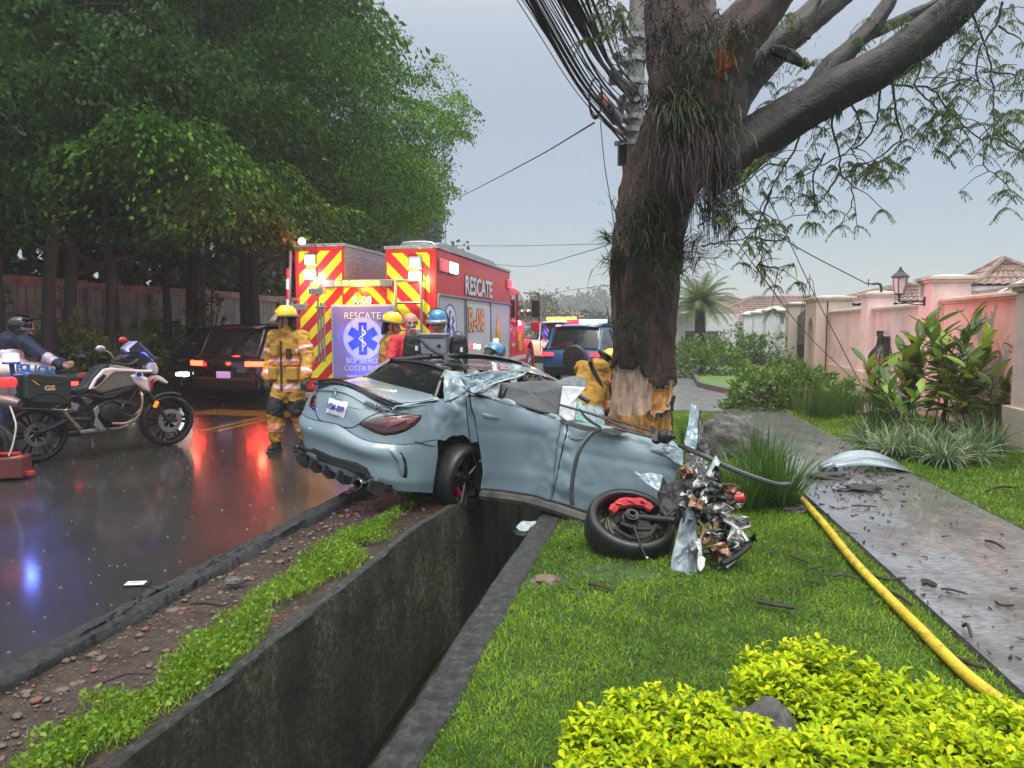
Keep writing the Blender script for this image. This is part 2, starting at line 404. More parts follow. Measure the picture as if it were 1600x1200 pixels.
lip(right_edge, .2, 1, h=-.004, seed=6, wf=lambda s: .20 + .03 * nz(s, 1, 1.3, 4))
t = NT('ditch_water'); t.set(Base_Color=(.008, .008, .006), Roughness=.08); t.bump(t.noise(t.co(), 12, 3), .2, .01)
o = patch('ditch_water', lambda i, j: rd(lerp(-.5, 40, j), lerp(-2.2, -.9, i), -1.2), 4, 20, t.m)
# lawn between ditch and path, and beyond the path
pathL = lambda s: lerp(1.56, 1.30, max(0, min(1, (s - 3) / 4))) - max(0, s - 7) * .035
pathR = lambda s: 2.74 - max(0, s - 6.3) * .075 if s > 6.3 else 2.74 + (6.3 - s) * .03
def lawn_fn(i, j):
    s = lerp(-1, 13.5, j); d = lerp(DR + .16, pathL(s) - .005, i)
    return rd(s, d, lawn_z(s, d))
def lawn_z(s, d):
    e = min(1, max(0, (d - (DR + .16)) / .15)) * min(1, max(0, (pathL(s) - d) / .06))
    return -.03 + e * .03 + .02 * nz(s, d, .9, 8) * e
patch('lawn', lawn_fn, 40, 160, M_LAWN)
patch('path', lambda i, j: (lambda s: rd(s, lerp(pathL(s), pathR(s), i), .012 + .004 * nz(s, i * 3, 2)))(lerp(-1, 15.6, j)), 16, 90, M_PATH)
# dark joint edge of the slab
o = patch('path_edge', lambda i, j: (lambda s: rd(s, pathL(s) - .012 * i - .002, .012 - .05 * i))(lerp(-1, 14, j)), 2, 60, M_COPE)
def lawn2_z(s, d): return .01 + .02 * nz(s, d, .8, 9)
patch('lawn', lambda i, j: (lambda s: rd(s, lerp(pathR(s), 5.4, i), lawn2_z(s, lerp(pathR(s), 5.4, i))))(lerp(-1, 14.2, j)), 24, 90, M_LAWN)
# driveway, its kerb, far lawn
M_DRIVE = simple('driveway_asphalt', (.15, .15, .155), .22, noise_amt=.2, nscale=2, bump=.3, bscale=80)
def dr_edge(s): return 5.3 if s < 16.2 else (lerp(1.8, .76, (s - 16.2) / 3.1) if s < 19.3 else .76 - (s - 19.3) * .004)
patch('driveway', lambda i, j: (lambda s: rd(s, lerp(-1.2, dr_edge(s), i), .004))(lerp(13.9, 16.19, j)), 6, 10, M_DRIVE)
patch('driveway', lambda i, j: (lambda s: rd(s, lerp(-1.2, dr_edge(s), i), .0041))(lerp(16.2, 70, j)), 6, 60, M_DRIVE)
M_FL = simple('far_lawn', (.07, .14, .02), .8, nscale=3, noise_amt=.35, bump=.6)
patch('lawn', lambda i, j: (lambda s: rd(s, lerp(dr_edge(s) + .14, 5.6, i), .09 + .03 * i))(lerp(16.3, 70, j)), 12, 90, M_FL)
MB().grid([[rd(s, dr_edge(s), .0), rd(s, dr_edge(s) + .01, .13), rd(s, dr_edge(s) + .14, .13), rd(s, dr_edge(s) + .15, .05)] for s in [16.25 + .45 * k for k in range(110)]]).build('kerb', simple('dark_kerb', (.07, .07, .065), .5))['kind'] = 'structure'
MB().grid([[rd(16.22, d, .0), rd(16.23, d, .13), rd(16.36, d, .13), rd(16.37, d, .05)] for d in (1.8, 5.4)]).build('kerb', MATS['dark_kerb'])['kind'] = 'structure'
patch('lawn', lambda i, j: rd(lerp(13.5, 70, j), lerp(DR + .16, -1.22, i), -.001), 3, 20, M_LAWN)
# yellow road marking (seen left of the fire fighter), patchy paint
t = NT('worn_yellow_paint'); v = t.co('Object'); t.set(Base_Color=t.mix(t.ramp(t.noise(v, 18, 7, .7), [(.42, 0), (.56, 1)]), (.55, .33, .03), (.06, .05, .03)), Roughness=.2, Coat_Weight=.4)
patch('road_marking', lambda i, j: rd(lerp(9.5, 60, j), lerp(-7.05, -6.9, i), .004), 2, 30, t.m)
patch('road_marking', lambda i, j: rd(lerp(9.5, 60, j), lerp(-6.8, -6.65, i), .004), 2, 30, t.m)
patch('road_marking', lambda i, j: rd(lerp(11.3, 12.1, j), lerp(-8.6, -5.4, i), .0045), 10, 4, t.m)
# bank beyond the road under the trees
M_BANK = simple('leaf_litter_bank', (.05, .03, .02), .75, noise_amt=.5, nscale=7, bump=.9, bscale=22, bdist=.05)
patch('bank', lambda i, j: (lambda s, d: rd(s, d, -.02 + .5 * min(1, max(0, (-10.4 - d) / 2.2)) + .12 * nz(s, d, .8)))(lerp(-4, 90, j ** 1.6), lerp(-10.4, -15.5, i)), 20, 120, M_BANK)
# ================================================================ TREES AND PLANTS
def blades(base, dirs, length, width, droop, seg=4, rng=rng):
    """arching strap leaves. base (N,3), dirs (N,3) start directions, length/width (N,)"""
    N = len(base); D = dirs / np.linalg.norm(dirs, axis=1, keepdims=True)
    S = np.cross(D, np.array([0, 0, 1.0])); S += 1e-4; S /= np.linalg.norm(S, axis=1, keepdims=True)
    a = rng.uniform(-.6, .6, N)[:, None]; S = S * np.cos(a) + np.cross(D, S) * np.sin(a)
    V = []
    p = base.copy(); d = D.copy(); st = (length / seg)[:, None]
    for k in range(seg + 1):
        w = width * (1 - (k / seg) ** 1.6) * (.55 + .45 * min(1, k * 1.5)) + 1e-4
        V.append(p - S * w[:, None] * .5); V.append(p + S * w[:, None] * .5)
        p = p + d * st; d = d - np.array([0, 0, 1.0]) * (droop[:, None] / seg) ; d /= np.linalg.norm(d, axis=1, keepdims=True)
    V = np.stack(V, 1).reshape(-1, 3); K = 2 * (seg + 1)
    f = np.array([(2 * k, 2 * k + 1, 2 * k + 3, 2 * k + 2) for k in range(seg)])
    Fc = (np.arange(N)[:, None, None] * K + f[None]).reshape(-1, 4); return V, Fc
def clump(name, c, n, L, W, droop, spread, mat, parent=None, up=1.0, rad=.1, seg=4, tone=None, hang=False):
    c = np.array(c); a = rng.uniform(0, 2 * PI, n); r = rad * np.sqrt(rng.random(n))
    base = c + np.stack([np.cos(a) * r, np.sin(a) * r, rng.uniform(0, .02, n)], 1)
    sp = rng.random(n) * spread
    dirs = np.stack([np.cos(a) * sp, np.sin(a) * sp, np.full(n, up)], 1) + rng.normal(0, .08, (n, 3))
    V, Fc = blades(base, dirs, L * rng.uniform(.55, 1.1, n), W * rng.uniform(.7, 1.2, n), droop * rng.uniform(.5, 1.3, n), seg)
    tn = np.repeat(rng.random(n) if tone is None else np.clip(tone + rng.normal(0, .12, n), 0, 1), seg)
    return fast_mesh(name, V, Fc, mat, parent, tone=tn)
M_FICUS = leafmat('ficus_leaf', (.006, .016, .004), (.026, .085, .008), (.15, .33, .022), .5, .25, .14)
M_DARKLEAF = leafmat('deep_green_leaf', (.010, .020, .008), (.025, .045, .012), (.06, .09, .02), .4, .12)
def barkmat(name, a, b, c, sc=6):
    t = NT(name); v = t.co('Object', (1, 1, .22)); n = t.noise(v, sc, 9, .72); n2 = t.noise(t.co('Object', (1, 1, .3)), sc * 6, 6, .7)
    t.set(Base_Color=t.mix(.35, t.ramp(n, [(.3, a), (.52, b), (.75, c)]), t.ramp(n2, [(.3, a), (.7, c)])), Roughness=.5)
    t.bump(t.mix(.5, n, n2), 1, .035); MATS[name] = t.m; return t.m
M_BARK = barkmat('wet_dark_bark', (.005, .004, .003), (.018, .012, .010), (.055, .04, .033))
M_BARKR = barkmat('reddish_bark', (.008, .005, .004), (.026, .015, .012), (.065, .04, .032))
def road_Y(u, d): x = (u - 800) / F; return d / (.9766 * x - .215)
POLY = [(-300, -500), (560, -500), (572, -20), (592, 22), (640, 58), (700, 100), (738, 150), (748, 205), (705, 232), (715, 300), (688, 345), (640, 372), (560, 384), (470, 385), (400, 395), (330, 372), (300, 395), (230, 385), (140, 372), (60, 380), (-300, 400)]
def inpoly(U, V, poly=POLY):
    ins = np.zeros(len(U), bool); n = len(poly)
    for i in range(n):
        x1, y1 = poly[i]; x2, y2 = poly[(i + 1) % n]
        c = ((y1 > V) != (y2 > V)) & (U < (x2 - x1) * (V - y1) / (y2 - y1 + 1e-9) + x1); ins ^= c
    return ins
def projnp(P):
    X = P[:, 0]; Y = P[:, 1]; Z = P[:, 2] - EYE; fw = Y * CA - Z * SA; up = Y * SA + Z * CA
    return 800 + F * X / fw, 600 - F * up / fw
tree_spec = [  # base u, d, trunk radius, lean, label
    (4, -11.4, .11, .05, 'thin leaning trunk at the far left edge of the dark tree row'),
    (72, -11.2, .17, .16, 'thick bare leaning trunk just behind the helmeted motorcycle rider'),
    (112, -11.6, .17, .02, 'vine-covered upright trunk right of the helmeted rider'),
    (166, -11.5, .13, .10, 'slender reddish trunk leaning right behind the white motorcycle'),
    (188, -12.3, .10, -.10, 'slim forked trunk over the motorcycle windscreen'),
    (264, -12.7, .14, .05, 'mid-size trunk with pale side branch above the dark car'),
    (304, -12.7, .26, .05, 'very thick fluted trunk above the black car roof'),
    (392, -11.4, .30, -.03, 'broad trunk with ivy left of the fire engine'),
    (470, -11.0, .25, .0, 'tree rising behind the rescue truck left corner'),
    (560, -10.6, .25, .0, 'last big tree of the row whose crown overhangs the road')]
TG = 'row of dark trees along the left wall'
SAY = ['leftmost crown, cut by the photo edge', 'crown over the rider', 'crown with bright twigs at top left', 'dark drooping crown']
for ti, (bu, d, r0, lean, lab) in enumerate(tree_spec):
    r0 *= .74; Y = road_Y(bu, d); b = at(bu, 540, Y); b.z = .3
    tr = empty('roadside_tree', b, 0, lab, 'tree', TG)
    H = 9 + rng.random() * 2
    pts = []
    for k in range(26):
        q = k / 25; pts.append(Vector((lean * 4 * q + .12 * nz(q * 4, ti, 1, 3), .15 * nz(q * 3, ti + 9, 1, 3), H * q)))
    mb = MB(); mb.tube(pts, [r0 * (.4 * math.exp(-k * .6) + 1 - .7 * k / 25) for k in range(26)], 14)
    for q in range(7):          # limbs
        k = rng.integers(6, 22); p0 = pts[k]; a = rng.uniform(0, 2 * PI); L = rng.uniform(2, 4.2)
        e = [p0 + Vector((math.cos(a) * L * s, math.sin(a) * L * s, L * .55 * s - .5 * s * s)) + Vector(rng.normal(0, .1, 3)) * s for s in (0, .25, .5, .75, 1)]
        mb.tube(bez(e, 3), [lerp(r0 * .42, .03, s / 12) for s in range(13)], 7)
    if r0 > .19:                  # fluted roots down the trunk
        for q in range(7):
            a = rng.uniform(0, 2 * PI); e = [Vector((math.cos(a) * (r0 * (1.0 + .5 * (1 - s) ** 3)) + lean * 4 * s * .35, math.sin(a) * (r0 * (1.0 + .5 * (1 - s) ** 3)), 3.4 * s - .2)) for s in (0, .1, .3, .6, 1)]
            mb.tube(bez(e, 3), rng.uniform(.03, .08), 6)
    mb.build('trunk', M_BARKR if ti in (1, 3, 6) else M_BARK, tr, smooth=True)
    # hanging roots
    hb = []
    n = 200; a = rng.uniform(0, 2 * PI, n); rr = rng.uniform(.3, 3.4, n); top = rng.uniform(4.4, 8.5, n)
    base = np.stack([np.cos(a) * rr, np.sin(a) * rr, top], 1); L = rng.uniform(.8, 3.2, n)
    V, Fc = blades(base, np.tile([0, 0, -1.0], (n, 1)) + rng.normal(0, .03, (n, 3)), L, rng.uniform(.012, .03, n), np.zeros(n), 3)
    fast_mesh('hanging_roots', V, Fc, M_BARK, tr)['kind'] = 'stuff'
    # crown: drooping pads of leaves
    P = []; D = []; S = []; T = []
    for q in range(54 if ti < 7 else 54):
        for tries in range(40):
            a = rng.uniform(0, 2 * PI); rr = 4.8 * math.sqrt(rng.random()); z = rng.uniform(4.3, 13.5 if ti < 6 else 12.5)
            if ti < 7: z = rng.uniform(3.3, 9.5) if q < 32 else rng.uniform(9.5, 14)
            if q > 31 and ti < 7: rr *= 1.75  # unseen upper pads, added wide over the road to darken the row below
            if ti in (8, 9): rr *= 1.15
            if ti == 9: a = rng.uniform(-2.4, .6)
            pc = np.array([b.x + math.cos(a) * rr + lean * 2.5, b.y + math.sin(a) * rr * .9, z])
            U, W = projnp(pc[None])
            if inpoly(U, W, POLY)[0]: break
        else: continue
        R = rng.uniform(.8, 1.75) * (1 if ti < 6 else .95); hid = q > 31 and ti < 7; R *= 1.5 if hid else 1; n = int((90 if hid else 640) * R * R); th = rng.uniform(0, 2 * PI, n); ra = np.sqrt(rng.random(n)) * R * (1 + .25 * np.sin(th * 3 + q) + .12 * np.sin(th * 7 + q))
        out = np.stack([np.cos(th), np.sin(th), np.zeros(n)], 1)
        edge = np.clip(ra / R, 0, 1); sag = -.6 * R * edge ** 2.2 + rng.normal(0, .05, n) - (rng.random(n) < .42) * rng.random(n) ** 1.3 * R * (.35 + .9 * (np.sin(th * 5 + q * 2) > .0)) * edge
        p = pc + out * ra[:, None]; p[:, 2] += sag
        p += .10 * np.sin(p[:, [1, 2, 0]] * 6.3 + q)
        dd = out * .6 + np.array([0, 0, -1]) * rng.uniform(.3, 1.2, n)[:, None] + rng.normal(0, .3, (n, 3))
        tb = rng.uniform(.0, .34) + (.40 if ti > 6 else (.18 if ti > 4 else .03)) + (.28 if rng.random() < .2 else 0)  # sunlight painted into the right-hand crowns' leaf tone, shade into the left ones
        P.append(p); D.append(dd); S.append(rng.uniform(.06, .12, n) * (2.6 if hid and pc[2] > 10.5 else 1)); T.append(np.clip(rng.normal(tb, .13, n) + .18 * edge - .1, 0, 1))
    P = np.concatenate(P); D = np.concatenate(D); S = np.concatenate(S); T = np.concatenate(T)
    U, W = projnp(P); jit = rng.normal(0, 1, (2, len(U))) * 4 + 9 * np.stack([np.sin(P[:, 2] * 6), np.sin(P[:, 0] * 5 + P[:, 2] * 3)])
    keep = inpoly(U + jit[0], W + jit[1]); P, D, S, T = P[keep], D[keep], S[keep], T[keep]
    V, Fc = leaves_np(P - np.array(b), D, S, .55)
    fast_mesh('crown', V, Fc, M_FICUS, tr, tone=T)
print('row leaves', sum(len(o.data.polygons) for o in bpy.data.objects if o.name.startswith('crown')))
# one stray sprig standing free against the sky is part of the last tree
last = [o for o in bpy.data.objects if o.name.startswith('roadside_tree')][-1]
# dense wood beyond the wall
P = []; D = []; S = []; T = []
n = 60000
s = rng.uniform(2, 60, n); d = rng.uniform(-24, -15.2, n); z = rng.uniform(1.2, 11.5, n)
P = np.stack([.215 * s + .9766 * d, .9766 * s - .215 * d, z], 1); D = rng.normal(0, 1, (n, 3)); D[:, 2] -= .6
P += .5 * np.sin(P[:, [1, 2, 0]] * 1.7)
U, W = projnp(P); keep = (U < 690) & (inpoly(U, W, [(-900, -900), (560, -900), (575, 0), (650, 120), (700, 240), (690, 370), (650, 560), (-900, 560)]))
P, D = P[keep], D[keep]; V, Fc = leaves_np(P, D, rng.uniform(.25, .6, len(P)), .6)
o = fast_mesh('woodland', V, Fc, M_DARKLEAF, tone=rng.random(len(P))); tag(o, kind='stuff', label='dark dense woodland filling the space beyond the left wall', cat='woodland')
# ivy and bushes under the row: stuff-sized plants, each a thing
M_IVY = leafmat('ivy_leaf', (.02, .05, .01), (.07, .14, .015), (.22, .30, .03), .3, .3)
def bush(name, c, r, n, size, mat, label, cat, group=None, tone=.5, sc=(1, 1, .8), stems=True, stem_mat=None, aspect=.5, up=.4, lumps=9):
    c = Vector(c); e = empty(name, c, 0, label, cat, group)
    # lumpy volume: leaves cluster at many small twig ends
    k = max(12, n // 14); u = rng.normal(0, 1, (k, 3)); u /= np.linalg.norm(u, axis=1, keepdims=True); u[:, 2] = np.abs(u[:, 2]) * 1.0 - .25 * rng.random(k)
    lob = np.array([1 + .22 * mnoise.noise(Vector(q * 2.2) + c) * 2 for q in u])
    tips = u * (np.array(sc) * r) * (lob * rng.uniform(.55, 1.0, k) ** .5)[:, None]
    tips[:, 2] = np.maximum(tips[:, 2], .02)
    idx = rng.integers(0, k, n); dd = rng.normal(0, 1, (n, 3)); dd[:, 2] += up * 2; dd += u[idx] * 1.2
    dd /= np.linalg.norm(dd, axis=1, keepdims=True)
    s = rng.uniform(.65, 1.15, n) * size; p = tips[idx] + dd * (s * .5)[:, None] + rng.normal(0, size * .35, (n, 3))
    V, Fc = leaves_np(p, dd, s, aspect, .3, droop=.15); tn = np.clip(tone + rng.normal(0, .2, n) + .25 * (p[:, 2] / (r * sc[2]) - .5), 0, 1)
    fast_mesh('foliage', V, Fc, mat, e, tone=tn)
    if stems:
        mb = MB()
        for q in range(min(60, k)): mb.tube([Vector((0, 0, 0)) + Vector(rng.normal(0, r * .12, 3)) * Vector((1, 1, 0)), Vector(tips[q]) * .55 + Vector((0, 0, .02)), Vector(tips[q])], [.012 * (1 + r), .008, .004], 4, cap=False)
        mb.build('stems', stem_mat or M_BARK, e)
    return e
for (u, Y, w, h, tn, lab) in [(105, 14.6, .5, 1.6, .62, 'column of bright ivy climbing behind the rider'), (128, 13.6, .5, 1.1, .7, 'pale ivy clump beside the rider helmet'), (152, 13.2, .45, .75, .5, 'low leafy shrub over the motorcycle seat'),
        (207, 15.4, .7, .9, .7, 'leafy shrub behind the motorcycle screen'), (240, 18.4, .6, 1.3, .85, 'yellowish climbing plant left of the dark car roof'), (266, 19, .5, 1.4, .8, 'tall yellow-green ivy above the dark car bonnet'),
        (322, 21, .9, .9, .6, 'scrubby bush above the black car roof'), (365, 18.5, .7, .7, .55, 'small bush between the two broad trunks'), (8, 13.2, .6, 1.5, .5, 'ivy patch by the leftmost trunk'), (330, 19, .5, 2.2, .45, 'tall vine mass between the broad trunks'), (440, 20, .9, 1.2, .5, 'vine scrub beside the fire engine')]:
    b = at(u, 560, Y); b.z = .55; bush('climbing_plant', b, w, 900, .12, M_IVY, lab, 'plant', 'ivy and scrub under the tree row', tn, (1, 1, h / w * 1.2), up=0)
# ---------------------------------------------------------------- boundary wall on the left
t = NT('stained_wall_panel'); v = t.co('Object', (1, 1, .16)); c = t.ramp(t.noise(v, 5, 9, .75), [(.32, (.10, .075, .07)), (.46, (.36, .33, .32)), (.66, (.55, .52, .51))])
c = t.mix(t.ramp(t.noise(t.co('Object'), 1.1, 6), [(.52, 0), (.68, .5)]), c, (.10, .05, .04)); t.set(Base_Color=c, Roughness=.6); t.bump(t.noise(v, 20, 5), .4, .01); M_PANEL = t.m
M_RUST = simple('rusty_pink_rail', (.50, .26, .23), .6, noise_amt=.4, nscale=4, dirt=(.05, .03, .025))
lw = empty('boundary_wall', rd(9, -14), RANG, 'grey stained panel wall with a reddish top rail behind the tree row', 'wall')
pm = None
for k in range(24):
    x = -4 + k * 2.2
    if pm is None:
        mb = MB(); n = 9
        for i in range(n): mb.box(((i - n / 2 + .5) * .232, 0, 1.47), (.205, .05, 2.1)); 
        for i in range(n): mb.box(((i - n / 2 + .5) * .232 + .116, .012, 1.47), (.03, .02, 2.1))
        o = mb.build('wall_panel', M_PANEL, lw); pm = o
        ob = MB().box((0, 0, .2), (2.14, .1, .5)).build('base_panel', simple('brown_base', (.06, .028, .02), .6, nscale=3, noise_amt=.5), lw); pb = ob
        orl = MB().box((0, -.03, 2.6), (2.17, .14, .2)).build('top_rail', M_RUST, lw, bevel=.01); pr = orl
        op = MB().box((1.1, -.06, 1.35), (.12, .12, 2.6)).build('post', M_PANEL, lw, bevel=.01); pp = op
    else:
        o = pm.copy(); link(o, lw); ob = pb.copy(); link(ob, lw); orl = pr.copy(); link(orl, lw); op = pp.copy(); link(op, lw)
    for q in (o, ob, orl, op):
        q.location = (0, x, 0); q.rotation_euler = (0, 0, PI / 2)
        q.location.z = .0 + .02 * math.sin(k * 2.1)
lw.location = rd(9, -14); lw.rotation_euler = (0, 0, -math.atan2(.215, .9766))
# ---------------------------------------------------------------- the big damaged tree
TY = 7.0
def tp(u, v, Y=TY): return at(u, v, Y)
main = [(a_, b_, c_ * .93) for a_, b_, c_ in [(1003, 800, 150), (1002, 764, 134), (1001, 700, 118), (1001, 640, 112), (1004, 570, 104), (1007, 500, 102), (1009, 430, 103), (1015, 370, 106), (1025, 310, 122), (1043, 260, 138), (1066, 210, 150), (1080, 160, 150), (1078, 110, 138), (1066, 60, 118), (1058, 10, 104), (1052, -60, 96), (1050, -180, 84), (1060, -340, 66)]]
def trunk_tube(spec, n, m, name, Ys=None, rough=1.0, peel=False, seed=0):
    cs = bez([tp(u, v, (Ys[i] if Ys else TY)) for i, (u, v, w) in enumerate(spec)], m)
    rs = [ (spec[min(len(spec) - 1, i // m)][2] * (1 - (i % m) / m) + spec[min(len(spec) - 1, i // m + 1)][2] * ((i % m) / m)) / 2 / F * (Ys[min(len(spec) - 1, i // m)] if Ys else TY) for i in range(len(cs))]
    V = []; A = []; x = None; mm = len(cs)
    for i, p in enumerate(cs):
        d = (cs[min(i + 1, mm - 1)] - cs[max(i - 1, 0)]).normalized()
        if x is None: x = (Vector((1, 0, 0)) - d * d.x).normalized()
        else: x = (x - d * x.dot(d)).normalized()
        y = d.cross(x)
        for k in range(n):
            a = 2 * PI * k / n; nrm = x * math.cos(a) + y * math.sin(a); q = p + nrm * rs[i]
            h = .05 * rs[i] / .35 * mnoise.noise(Vector((math.cos(a) * 1.6, math.sin(a) * 1.6, p.z * .8 + p.x * .5 + seed))) * 2
            h += rough * (.012 * mnoise.noise(Vector((q.x * 16, q.y * 16, q.z * 3.2 + seed))) + .006 * mnoise.noise(Vector((q.x * 40, q.y * 40, q.z * 9))))
            pe = 0.0
            if peel:
                U = 800 + F * q.x / (q.y * CA - (q.z - EYE) * SA); W = 600 - F * (q.y * SA + (q.z - EYE) * CA) / (q.y * CA - (q.z - EYE) * SA)
                front = nrm.y < .35
                wv = 30 * mnoise.noise(Vector((q.x * 6, q.y * 6, q.z * 5))) + 14 * mnoise.noise(Vector((q.x * 19, q.y * 19, q.z * 19)))
                bound = np.interp(U, [930, 950, 985, 1010, 1024, 1030, 1044, 1052, 1060], [572, 571, 573, 588, 600, 618, 606, 590, 562])
                if front and bound + wv < W < 716 + wv: pe = 1.0
                if pe and 1022 < U + wv < 1040 and 632 < W + wv * .6 < 655: pe = 0
                if pe and U > 1049 + wv * .4 and W > 618: pe = 0
                if pe: h -= .035; h += .012 * mnoise.noise(Vector((q.x * 13, q.y * 13, q.z * 4 + 3))) + (.02 * mnoise.noise(Vector((q.x * 9, q.y * 9, q.z * 6 + 8))) if U < 1020 else 0)
            V.append(p + nrm * (rs[i] + h)); A.append(pe if not pe else (1.0 if U > 1018 or W > 650 else .6))
    Fc = [(i * n + k, i * n + (k + 1) % n, (i + 1) * n + (k + 1) % n, (i + 1) * n + k) for i in range(mm - 1) for k in range(n)]
    return V, Fc, A
t = NT('big_tree_bark'); v = t.co('Object', (1, 1, .2)); n = t.noise(v, 9, 9, .72); n2 = t.noise(t.co('Object', (1, 1, .35)), 45, 7, .7)
bk = t.ramp(n, [(.32, (.005, .003, .003)), (.5, (.042, .019, .014)), (.70, (.13, .066, .052))])
bk = t.mix(t.ramp(n2, [(.55, 0), (.8, .5)]), bk, (.11, .09, .085))
li = t.ramp(t.noise(t.co('Object'), 2.2, 7, .7), [(.55, 0), (.68, .55)]); bk = t.mix(li, bk, (.045, .055, .035))
a = t.n('ShaderNodeAttribute', attribute_name='peel')
wd = t.ramp(t.noise(t.co('Object', (1, 1, .3)), 14, 8, .7), [(.3, (.13, .045, .012)), (.44, (.45, .19, .04)), (.56, (.66, .34, .09)), (.7, (.80, .52, .22))])
wd2 = t.ramp(t.noise(t.co('Object', (1, 1, .12)), 16, 8, .65), [(.3, (.22, .12, .08)), (.44, (.50, .32, .23)), (.58, (.66, .47, .35)), (.72, (.78, .60, .45))])
t2 = t.n('ShaderNodeMath', operation='GREATER_THAN'); t.L(a.outputs['Fac'], t2.inputs[0]); t2.inputs[1].default_value = .8
wdd = t.mix(t2.outputs[0], wd2, wd); t1 = t.n('ShaderNodeMath', operation='GREATER_THAN'); t.L(a.outputs['Fac'], t1.inputs[0]); t1.inputs[1].default_value = .35
t.set(Base_Color=t.mix(t1.outputs[0], bk, wdd), Roughness=.42); t.bump(t.mix(.5, n, n2), 1, .06); M_BIG = t.m
t = NT('branch_bark'); v = t.co('Object'); n = t.noise(v, 5, 9, .72); n2 = t.noise(v, 40, 6)
t.set(Base_Color=t.ramp(n, [(.38, (.004, .0035, .003)), (.56, (.012, .010, .009)), (.68, (.03, .034, .027)), (.8, (.08, .09, .07))]), Roughness=.55); t.bump(t.mix(.5, n, n2), 1, .025); M_LIMB = t.m
base = tp(1002, 764); base.z = 0
bt = empty('big_tree', base, 0, 'huge epiphyte-covered tree with bark torn off where the wrecked car hit it', 'tree')
def sub0(V): return [p - base for p in V]
V, Fc, A = trunk_tube(main, 110, 16, 'trunk', rough=2.8, peel=True)
o = fast_mesh('trunk', sub0(V), Fc, M_BIG, bt, True); at_ = o.data.attributes.new('peel', 'FLOAT', 'POINT'); at_.data.foreach_set('value', np.array(A, np.float32))
limbs = [
 ([(1100, 290, 60), (1135, 255, 96), (1185, 215, 78), (1250, 172, 70), (1315, 135, 66), (1385, 98, 62), (1450, 48, 58), (1500, 5, 54), (1570, -70, 46), (1680, -180, 34)], [7.0, 6.9, 6.8, 6.7, 6.6, 6.5, 6.4, 6.3, 6.2, 6.0]),
 ([(1120, 215, 70), (1150, 150, 62), (1185, 105, 56), (1230, 62, 52), (1280, 18, 50), (1330, -30, 44), (1400, -120, 30)], [7.1, 7.1, 7.2, 7.3, 7.4, 7.5, 7.6]),
 ([(1270, 150, 34), (1300, 105, 36), (1335, 70, 26), (1372, 28, 24), (1400, -20, 20), (1430, -90, 14)], [6.7, 6.75, 6.8, 6.9, 7.0, 7.1]),
 ([(1300, 100, 22), (1350, 60, 20), (1400, 35, 18), (1460, 5, 15), (1530, -40, 10)], [6.8, 6.9, 7.0, 7.1, 7.2]),
 ([(1110, 130, 90), (1140, 70, 92), (1180, 25, 80), (1215, -20, 66), (1270, -100, 50)], [6.9, 6.85, 6.8, 6.75, 6.7]),
 ([(1208, 78, 16), (1235, 88, 20), (1262, 106, 8)], [7.1, 7.0, 7.0]),
 ([(1262, 60, 8), (1270, 30, 8), (1285, -10, 7)], [7.0, 7.0, 7.0])]
for sp, Ys in limbs:
    sp = [(a_, b_, c_ * (.88 if k_ else 1)) for k_, (a_, b_, c_) in enumerate(sp)]; V, Fc, A = trunk_tube(sp, 34, 12, 'limb', Ys, rough=.9, seed=len(sp) * 3.3)
    o = fast_mesh('limb', sub0(V), Fc, M_LIMB if sp[0][:2] != (1110, 130) else M_BIG, bt, True)
# twigs traced against the sky
twigs = [
 [(1262, 180), (1240, 235), (1225, 260), (1205, 295), (1185, 330), (1165, 345), (1150, 350)],
 [(1205, 295), (1192, 330), (1180, 372), (1190, 400), (1185, 412)],
 [(1305, 165), (1300, 200), (1312, 240), (1312, 270), (1330, 290), (1330, 320), (1314, 352)],
 [(1312, 270), (1290, 305), (1275, 322)],
 [(1385, 130), (1420, 135), (1455, 140), (1490, 180), (1530, 215), (1560, 210), (1600, 240)],
 [(1395, 132), (1400, 180), (1408, 215), (1375, 245), (1352, 255), (1330, 262)],
 [(1515, 20), (1535, 60), (1548, 100), (1552, 150), (1553, 210), (1540, 235), (1538, 260), (1560, 275), (1580, 300)],
 [(1567, 0), (1555, 40), (1530, 80), (1528, 130), (1545, 140), (1600, 142)],
 [(1560, 40), (1600, 65)], [(1540, 112), (1580, 115), (1600, 120)],
 [(1553, 215), (1590, 235), (1620, 250)],
 [(1225, 260), (1195, 258), (1160, 290), (1130, 310)], [(1230, 230), (1200, 250), (1170, 265), (1135, 268)],
 [(1330, 160), (1345, 200), (1330, 235), (1360, 260)], [(1375, 140), (1370, 190), (1345, 225), (1300, 250), (1250, 278), (1225, 280)],
 [(1435, 60), (1440, 100), (1430, 135), (1460, 165), (1470, 180), (1530, 190)],
 [(1455, 140), (1500, 125), (1530, 128)], [(1490, 180), (1470, 205), (1500, 200), (1545, 195)],
 [(1095, 350), (1130, 330), (1160, 330)], [(1095, 385), (1130, 378), (1165, 372), (1190, 352)],
 [(1290, 240), (1270, 275), (1272, 320), (1260, 340)], [(1185, 412), (1210, 418), (1240, 412)], [(1180, 372), (1215, 376), (1235, 370)],
 [(995, 70), (970, 30), (940, 0)], [(1530, 60), (1500, 95), (1480, 110)], [(1420, 100), (1430, 70), (1470, 50)]]
mb = MB(); tips = []
